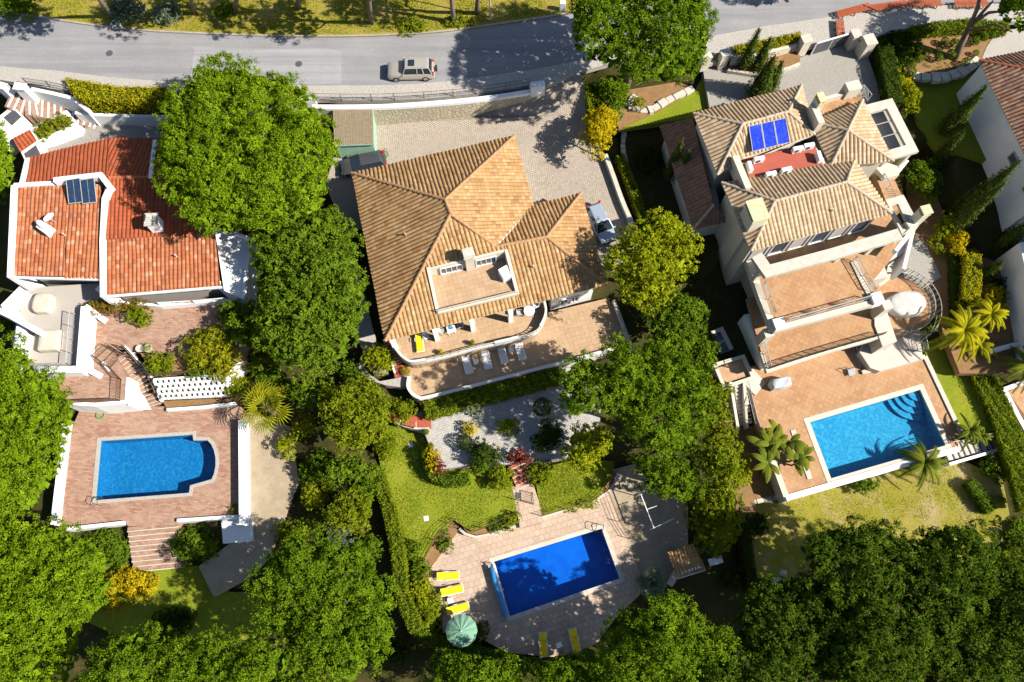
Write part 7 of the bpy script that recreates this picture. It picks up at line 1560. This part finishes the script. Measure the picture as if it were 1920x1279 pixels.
# ------------------------------------------------------------------ hedges
hedge('golden yellow hedge along the pavement above the left court', [(140, 168), (150, 190), (160, 205), (178, 210), (240, 212), (330, 212), (330, 186), (240, 184)], 0, -1.1, 1.9, L_hedy, 1, poly=True)
hedge('clipped green hedge below the buff terrace wall', [(800, 775), (880, 753), (960, 733), (1050, 708)], 1.4, GZ, 1.5, L_hedge, 2)
hedge('curved hedge round the south-west side of the garden court', smooth([(802, 845), (808, 880), (822, 898), (845, 905), (880, 900)]), .9, -6.5, 1.4, L_broad, 3)
hedge('tall clipped hedge down the west side of the middle lawn', smooth([(712, 900), (735, 960), (752, 1040), (758, 1110), (785, 1180)], 3), 1.1, -7.0, 2.0, L_hedge, 4)
hedge('hedge in shadow curving below the green parasol', smooth([(785, 1180), (830, 1205), (900, 1225), (960, 1240), (1060, 1252), (1130, 1235)], 3), 1.1, -8.0, 1.4, L_broad, 5)
hedge('green hedge along the pale wall east of the driveway', smooth([(1160, 300), (1180, 350), (1198, 400), (1206, 440)], 3), .8, -2.9, 1.0, L_hedge, 6)
hedge('clipped yellow hedge behind the pavement by the small gate', [(1374, 106), (1440, 93), (1496, 80)], .9, -.5, 1.1, L_hedy, 7)
hedge('bright clipped hedge behind the topiary balls', [(1700, 70), (1760, 60), (1815, 56), (1880, 62)], 1.0, -.7, 1.1, L_hedge, 8)
hedge('dark hedge along the east edge of the cobbled yard', [(1648, 108), (1660, 170), (1668, 215)], 1.5, -1.0, 1.6, L_dark, 9)
hedge('tall golden clipped hedge block beside the cypress bed', [(1800, 495), (1800, 530), (1795, 580)], 1.5, -5.4, 2.4, L_hedy, 10)
hedge('long dark clipped hedge beside the planting bed east of the round terrace', [(1780, 480), (1783, 560), (1788, 620)], .9, -5.3, 1.5, L_dark, 11)
hedge('long bright hedge down the right side of the lawn', [(1828, 690), (1870, 780), (1905, 880), (1925, 960)], 2.2, -6.4, .9, L_hedge, 12)
hedge('yellow-green clipped hedge at the right edge above the dark pines', [(1845, 1052), (1960, 1030)], 1.1, -7.6, 1.2, L_hedge, 13)
hedge('clipped hedge between driveway and sandy bed, behind the golden tree', [(1106, 175), (1112, 215), (1122, 260)], 1.3, -2.0, 1.7, L_hedge, 14)
hedge('tall dark hedge dividing the rear garden below the tall bushy tree', [(1388, 985), (1396, 1060), (1404, 1110)], .8, -8.2, 1.8, L_dark, 15)
hedge('low hedge beside the long side lawn', [(1810, 905), (1850, 960)], 1.0, -7.9, 1.0, L_broad, 16)
# ------------------------------------------------------------------ shrubs and small plants
tree('golden_tree', 'golden yellow tree at the driveway corner', 'tree', (1122, 258, 34, 40), -.6, 2.4, L_yel, 'shrub', 80, (1125, 300), .1)
GS = 'shrubs'
SH = [ # label, outline, z0, h, mat, style, group
 ('yellow-orange bush at the foot of the brick steps', (252, 1092, 40, 30), -7.9, 1.6, L_yel, 'shrub'),
 ('small yellow-orange bush below the larger one by the brick steps', (212, 1130, 20, 16), -8.3, 1.2, L_yel, 'shrub'),
 ('leafy shrub growing left of the brick steps under the white wall', (205, 1028, 36, 38), -8, 1.8, L_broad, 'shrub'),
 ('leafy shrub growing right of the brick steps in front of the white block', (368, 1022, 42, 34), -8, 1.9, L_broad, 'shrub'),
 ('bright clipped dome bush near the two stone pots', (301, 684, 23, 19), -3.3, 1.1, L_hedge, 'shrub'),
 ('yellow-green bush growing against the brick terrace railing', (400, 660, 42, 46), -3.3, 2.0, L_palmy, 'loose'),
 ('spiky dark green shrub left of the yellow-green bush', (372, 690, 20, 18), -3.3, .9, L_broad, 'shrub'),
 ('shaded dark bush at the corner of the brick terrace', (436, 592, 20, 18), -3.3, 1.2, L_broad, 'shrub'),
 ('bougainvillea with pink flowers trailing along the terrace wall', [(160, 575), (180, 565), (230, 568), (280, 562), (282, 572), (240, 580), (205, 588), (170, 590)], -3.0, 1.1, L_bou, 'shrub'),
 ('grassy green clump beside the bougainvillea', (262, 594, 16, 20), -3.3, .9, L_hedge, 'shrub'),
 ('green shrub at the right end of the honeycomb planter', (440, 722, 24, 22), -5.2, 1.3, L_hedge, 'shrub'),
 ('bright shrub between the honeycomb planter and the dark tree', (490, 680, 26, 24), -4.6, 1.5, L_hedge, 'shrub'),
 ('small tuft at the corner of the brick deck by the white block', (441, 957, 8, 8), zl, .5, L_hedge, 'shrub'),
 ('yellow-green bush beside the curved path, left of the red steps', (712, 675, 28, 24), -4.3, 1.6, L_olive, 'shrub'),
 ('bush covering the red tiled path, north side', (752, 768, 26, 18), -5.2, 1.3, L_hedge, 'shrub'),
 ('pinkish-tinged bush at the foot of the round white terrace wall', (808, 766, 22, 18), -5.4, 1.1, L_bou, 'shrub'),
 ('low green bush between hedge and garden court', (838, 770, 12, 8), GZ, .8, L_broad, 'shrub'),
 ('small loose shrub below the clipped hedge at the court edge', (882, 766, 15, 14), GZ, 1.0, L_grey, 'shrub'),
 ('olive coloured shrub alone in the middle of the garden court', (951, 800, 18, 14), GZ, 1.2, L_olive, 'shrub'),
 ('tiny bright yellow shrub above the dark ball in the court', (880, 805, 10, 11), GZ, 1.2, L_yel, 'shrub'),
 ('large dark rounded bush at the east side of the garden court', (1027, 822, 28, 26), GZ, 1.7, L_dark, 'shrub'),
 ('large dark rounded bush at the south side of the garden court', (910, 852, 28, 22), GZ, 1.6, L_dark, 'shrub'),
 ('blue-green bush beside the dark bush south of the court', (905, 868, 20, 22), -6.0, 1.6, L_broad, 'shrub'),
 ('red flowering shrub over the red tiled garden steps', (970, 860, 24, 11), GZ, 1.0, L_red, 'shrub'),
 ('yellow-green round bush left of the red tiled garden steps', (942, 896, 22, 22), -6.5, 1.5, L_hedge, 'shrub'),
 ('yellow-green round bush right of the red tiled garden steps', (1014, 890, 22, 26), -6.5, 1.6, L_hedge, 'shrub'),
 ('reddish heather-like shrub at the west edge of the garden court', (820, 876, 12, 10), GZ, .7, L_red, 'shrub'),
 ('yellow shrub at the west edge of the garden court', (812, 862, 12, 16), GZ, .9, L_yel, 'shrub'),
 ('shrub at the corner of the curved bed by the gate path', (960, 975, 13, 13), zm + .4, 1.0, L_hedge, 'shrub'),
 ('low green plants in the curved bed left of the gate path', (930, 985, 16, 9), zm + .4, .6, L_broad, 'shrub'),
 ('low plants in the long curved bed right of the gate path', (1085, 945, 34, 5), zm + .4, .4, L_olive, 'shrub'),
 ('low plants in the upper left curved bed by the lawn fence', (835, 1010, 10, 26), zm + .3, .5, L_broad, 'shrub'),
 ('round green bush between hedge and yellow loungers, uppermost', (790, 1070, 20, 18), -7.2, 1.4, L_broad, 'shrub'),
 ('yellow-green bush left of the yellow loungers', (790, 1110, 28, 22), -7.2, 1.5, L_olive, 'shrub'),
 ('spreading leafy bush left of the green parasol', (800, 1145, 34, 34), -7.3, 1.7, L_hedge, 'shrub'),
 ('dark small bush right of the green parasol', (902, 1186, 14, 12), zm, .9, L_dark, 'shrub'),
 ('bushy green shrub at the bend of the driveway hedge', (1145, 195, 24, 30), -1.4, 2.0, L_broad, 'shrub'),
 ('dark green bush hanging over the sandy bed under the round tree', (1150, 170, 30, 22), -.9, 1.8, L_pine, 'shrub'),
 ('small green plant on the sandy bed above the pale slabs', (1198, 196, 11, 8), -1.2, .6, L_hedge, 'shrub'),
 ('shrub at the top left corner of the verge', (25, 14, 45, 20), .1, 1.6, L_broad, 'shrub'),
 ('grey-green bushy shrub on the verge next to the thick trunk', (245, 22, 32, 22), .1, 1.8, L_grey, 'shrub'),
 ('second grey-green shrub on the verge, above the kerb', (315, 28, 26, 18), .1, 1.5, L_grey, 'shrub'),
 ('small leafy shrub at the foot of the slim leaning trunk', (420, 22, 18, 12), .1, 1.0, L_broad, 'shrub'),
 ('low bright green undergrowth on the verge above the car', (770, 50, 26, 14), .1, .5, L_hedge, 'shrub'),
 ('low green undergrowth on the verge left of the lamp post', (860, 40, 26, 10), .1, .5, L_hedge, 'shrub'),
 ('yellow-green bush beside the flat concrete canopy, upper', (1702, 190, 18, 22), -2.0, 1.6, L_olive, 'shrub'),
 ('leafy bush by the yard edge below the block pillar', (1668, 165, 20, 24), -1.4, 1.6, L_olive, 'shrub'),
 ('small bright yellow bush above the flat canopy', (1695, 150, 9, 9), -1.6, .9, L_yel, 'shrub'),
 ('green shrub at the left end of the pine bed', (1680, 128, 16, 16), -1.4, 1.2, L_broad, 'shrub'),
 ('dark shrub mass in the shaded end of the pine bed', (1672, 85, 30, 18), -1.0, 1.5, L_dark, 'shrub'),
 ('loose shaded shrub in the pine bed near the block pillar', (1705, 100, 26, 18), -1.0, 1.0, L_broad, 'shrub'),
 ('bush beneath the corner of the flat concrete canopy', (1722, 330, 22, 30), -3.8, 1.8, L_broad, 'shrub'),
 ('dull green shrub east of the side balcony', (1738, 355, 20, 26), -4.2, 1.8, L_broad, 'shrub'),
 ('yellowish shrub beside the tall east chimney wall', (1768, 425, 14, 22), -4.6, 1.8, L_olive, 'shrub'),
 ('bright green small shrub in the bed by the raking wall', (1750, 452, 10, 8), -4.7, .8, L_hedge, 'shrub'),
 ('second bright green small shrub in the bed by the raking wall', (1760, 470, 10, 8), -4.7, .8, L_hedge, 'shrub'),
 ('golden bush above the tall golden hedge block', (1790, 462, 16, 26), -5.0, 1.8, L_yel, 'shrub'),
 ('yellow bush at the right of the hedge near the stone path', (1815, 488, 14, 16), -5.2, 1.6, L_olive, 'shrub'),
 ('yellow bush to the right of the yellow palms', (1858, 568, 20, 28), -5.4, 1.8, L_yel, 'shrub'),
 ('green bush beneath the yellow palms beside the lawn', (1745, 615, 12, 10), -5.6, 1.0, L_broad, 'shrub'),
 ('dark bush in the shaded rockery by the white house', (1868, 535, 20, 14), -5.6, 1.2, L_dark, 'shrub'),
 ('shrub under the arching palm south of the turquoise pool', (1622, 908, 22, 14), -8, 1.2, L_broad, 'shrub'),
 ('round green bush by the lower stair wall', (1855, 872, 18, 20), -8, 1.6, L_broad, 'shrub'),
 ('round green bush right of the lower stair bush', (1882, 885, 15, 16), -8, 1.4, L_broad, 'shrub'),
 ('dark bush in the shade at the end of the dry lawn', (1900, 1000, 22, 24), -8.4, 1.6, L_broad, 'shrub'),
 ('small shrub in the shade left of the dark pit beside the round yard', (1872, 938, 9, 7), -8.2, .6, L_hedge, 'shrub'),
 ('yellow-green foliage at the edge of the orange bed', (1388, 880, 14, 26), -6.8, 1.6, L_olive, 'shrub'),
 ('shrub overhanging the well wall west of the cream villa', (1345, 730, 24, 24), -6.2, 1.6, L_hedge, 'shrub'),
 ('thick shrub left of the skylight bed', (1318, 660, 22, 40), -5.6, 1.8, L_broad, 'shrub'),
 ('bush in the shaded strip beside the left villa wall', (12, 600, 18, 22), -5.4, 1.6, L_broad, 'shrub'),
 ('small low bush beside the kerb of the neighbouring terrace', (1860, 600, 16, 10), -5.6, 1.0, L_broad, 'shrub'),
 ('leafy bush filling the gap north of the fan palm', (520, 730, 26, 18), -5.6, 1.6, L_broad, 'shrub'),
 ('straggly bush beside the sandy path', (538, 835, 15, 22), -6.6, 1.1, L_olive, 'shrub'),
 ('leafy bush on the slope between sandy path and the tree beside the tall hedge', (600, 880, 34, 28), -6.6, 1.6, L_broad, 'shrub'),
 ('leafy bush under the big trees west of the tan-roofed villa', (660, 700, 24, 20), -5.2, 1.2, L_broad, 'shrub'),
 ('dark leafy bush west of the hedge of the middle lawn', (690, 1030, 34, 28), -7.2, 1.8, L_broad, 'shrub'),
 ('leafy bush at the head of the middle lawn beside the hedge', (700, 905, 26, 30), -6.6, 2.0, L_broad, 'shrub'),
 ('bush in dappled light on the lawn, by the pool fence', (775, 1030, 14, 14), -6.5, .8, L_broad, 'shrub'),
]
for k, (lb, ol_, z0, h, mt_, sty) in enumerate(SH): shrub(lb, ol_, z0, h, mt_, sty, 100 + k)
q = P(217, 48, .1); t = thing('flowering_bush', 'small bush of white flowers at the kerb on the verge', 'bush', q); rs = np.random.RandomState(9); D = sphere_dirs(260, rs, 0); leafmesh('flowers', quads(np.array(q) + D * [.5, .45, .5], D + rs.normal(size=(260, 3)) * .4, np.full(260, .11), .7, rs), M_whitep, t); D = sphere_dirs(300, rs, 0); leafmesh('foliage', quads(np.array(q) + D * [.44, .4, .42], D, np.full(300, .15), .5, rs), L_dark, t)
ball('dark clipped ball at the top right of the garden court', (1017, 768), 17, GZ, L_dark, 1); ball('dark clipped ball in the middle left of the garden court', (872, 832), 14, GZ, L_dark, 2)
GT = 'clipped topiary balls in the pine bed'
TB = ((1767, 84, 8, 'back row, left of the pair behind'), (1784, 88, 9, 'back row, right of the pair behind'), (1757, 98, 7, 'middle of the bed'), (1733, 104, 8, 'left of the bed centre'), (1778, 108, 9, 'nearest the leaning trunk'), (1755, 114, 8, 'front, below the bed centre'), (1718, 114, 8, 'front left of the bed'), (1702, 142, 10, 'yellowish one above the pale slabs'), (1822, 84, 9, 'right of the leaning trunk, lower'), (1838, 76, 9, 'right of the leaning trunk, middle'), (1852, 72, 9, 'right of the leaning trunk, rightmost'), (1806, 122, 8, 'low one below the leaning trunk'), (1826, 104, 6, 'tiny one behind the slabs at the right'))
b0 = None
for k, (x, y, r_, lb) in enumerate(TB):
    if b0 is None: b0 = ball('topiary ball, ' + lb, (x, y), r_, -1.0, L_broad, 3, group=GT); r0_ = r_
    else: copy_tree(b0, None, P(x, y, -1.0), R(0, 6), r_ / r0_, 'topiary ball, ' + lb)
t = None
V = []; rs = np.random.RandomState(6)
for x, y in [(1690 + R(0, 110), 118 + R(0, 14)) for i in range(26)] + [(1700 + R(0, 70), 380 + R(0, 260)) for i in range(0)]:
    q = P(x, y, -.98); C = np.array(q) + rs.normal(size=(24, 3)) * [.1, .1, .04] + [0, 0, .08]; V.append(quads(C, rs.normal(size=(24, 3)) + [0, 0, 1], np.full(24, .09), .4, rs))
leafmesh('low_plants', np.concatenate(V), L_hedge, kind='stuff', label='scattered low green tufts in the orange soil in front of the topiary', cat='ground plants')
# grass blades standing on the lawns
def tufts(name, poly, z, n, mat, seed, h=.09):
    rs = np.random.RandomState(seed); p = [(q.x, q.y) for q in PL(poly, z)]; a = np.array(p); mn, mx = a.min(0), a.max(0); C = mn + rs.rand(n, 2) * (mx - mn); C = C[inside(p, C[:, 0], C[:, 1])]
    C = C[(np.sin(C[:, 0] * 1.1) * np.cos(C[:, 1] * .9) + rs.rand(len(C)) * 1.2) > .2]
    leafmesh(name, quads(np.column_stack([C, np.full(len(C), z + .03)]), rs.normal(size=(len(C), 3)) + [0, 0, .4], np.full(len(C), h), .3, rs), mat, kind='stuff', label='short grass blades standing in the lawn', cat='grass')
LG1 = [(700, 815), (745, 790), (800, 812), (810, 870), (870, 880), (960, 880), (976, 960), (935, 975), (885, 996), (850, 975), (815, 1010), (797, 1048), (755, 1052), (735, 1000), (715, 880)]
tufts('grass_blades', LG1, -6.5, 26000, L_hedge, 1, .13); tufts('grass_blades', [(1008, 925), (1000, 880), (1090, 860), (1148, 865), (1150, 890), (1120, 935), (1060, 955), (1015, 968)], -6.5, 11000, L_hedge, 2, .13)
tufts('grass_blades', [(-20, 0), (400, 0), (1040, 0), (1040, 25), (830, 55), (640, 64), (360, 58), (160, 40), (-20, 12)], .1, 24000, L_olive, 3, .2); tufts('grass_blades', [(1470, 930), (1600, 885), (1780, 860), (1870, 900), (1860, 1000), (1700, 970), (1600, 1000), (1480, 1060)], -8, 16000, L_olive, 4, .12)
tufts('undergrowth_leaves', [(-60, 380), (30, 380), (20, 600), (60, 720), (560, 720), (620, 420), (700, 700), (720, 800), (700, 1100), (760, 1280), (-60, 1300)], -8.3, 14000, L_dark, 5, .35) if False else None

for x, y, lb in ((560, 120, 'round iron manhole cover in the road near the bend'), (205, 100, 'round iron manhole cover in the road left of the bend')): q = P(x, y, 0); MB().lathe((q.x, q.y, .004), [(.34, 0), (.34, .006)], 20).build('manhole_cover', M_roller, label=lb, cat='manhole cover')
rs = np.random.RandomState(21); LT_ = []      # fallen needles and leaves along the kerbs, decks and yard
for (x0, y0, x1, y1, z, n) in ((0, 118, 640, 160, .012, 900), (20, 26, 1040, 66, .012, 0), (860, 60, 1060, 130, .012, 700), (1000, 230, 1160, 400, -2.69, 900), (455, 780, 560, 1040, -6.99, 900), (1130, 930, 1290, 1060, -7.38, 1200), (1000, 1140, 1160, 1215, zm + .01, 500), (820, 1000, 900, 1060, zm + .01, 120), (180, 570, 430, 640, -3.28, 350), (1050, 570, 1170, 650, lz + .01, 400), (770, 750, 1100, 860, GZ + .01, 900)):
    for k in range(n // 6):
        q = P(x0 + (x1 - x0) * rs.rand(), y0 + (y1 - y0) * rs.rand(), z); m_ = 6; LT_.append(quads(np.array(q) + rs.normal(size=(m_, 3)) * [.22, .18, .002] + [0, 0, .01], rs.normal(size=(m_, 3)) * .15 + [0, 0, 1], np.full(m_, .06), .4, rs))
leafmesh('leaf_litter', np.concatenate(LT_), M_bark, kind='stuff', label='fallen leaves and needles scattered on paving and road', cat='leaf litter')

for k, (lb, ol_, z0, h, mt_, sty) in enumerate((
 ('leafy bush in the gap between the dense dark tree and the fan palm', (500, 700, 24, 20), -5.0, 1.8, L_broad, 'shrub'),
 ('straggling yellow-green bush on the slope right of the sandy path', (572, 800, 18, 22), -6.2, 1.4, L_olive, 'shrub'),
 ('leafy bush between sandy path and the large pine at the bottom', (548, 1000, 26, 24), -7.4, 2.0, L_hedge, 'shrub'),
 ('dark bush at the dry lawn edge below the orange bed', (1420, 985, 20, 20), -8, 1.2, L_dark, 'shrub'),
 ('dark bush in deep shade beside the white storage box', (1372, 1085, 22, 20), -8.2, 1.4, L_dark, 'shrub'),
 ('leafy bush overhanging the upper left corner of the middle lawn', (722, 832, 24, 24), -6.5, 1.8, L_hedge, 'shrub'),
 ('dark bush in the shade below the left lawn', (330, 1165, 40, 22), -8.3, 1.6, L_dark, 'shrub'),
 ('dark bush below the hedge corner left of the green parasol', (745, 1220, 30, 26), -8.4, 1.6, L_dark, 'shrub'),
 ('shaded fern-like plant on the bed left of the dark brown roof', (1215, 300, 16, 26), -3, .9, L_dark, 'shrub'),
 ('low shaded bush at the foot of the dark brown roof', (1290, 500, 22, 30), -4.2, 1.4, L_dark, 'shrub'))): shrub(lb, ol_, z0, h, mt_, sty, 300 + k)

for k, (lb, ol_, z0, h, mt_) in enumerate((
 ('small round olive bush on the slope west of the tree beside the tall hedge', (590, 935, 20, 20), -6.9, 1.6, L_olive),
 ('dark green bush between the sandy path and the slope trees', (585, 985, 22, 18), -7.3, 1.6, L_broad),
 ('grey-green bush on the slope above the large bottom pine', (640, 1010, 26, 14), -7.4, 1.6, L_grey),
 ('bright bush below the gap in the middle tree belt', (615, 905, 18, 14), -6.7, 1.4, L_hedge))): shrub(lb, ol_, z0, h, mt_, 'shrub', 330 + k)
terrain()
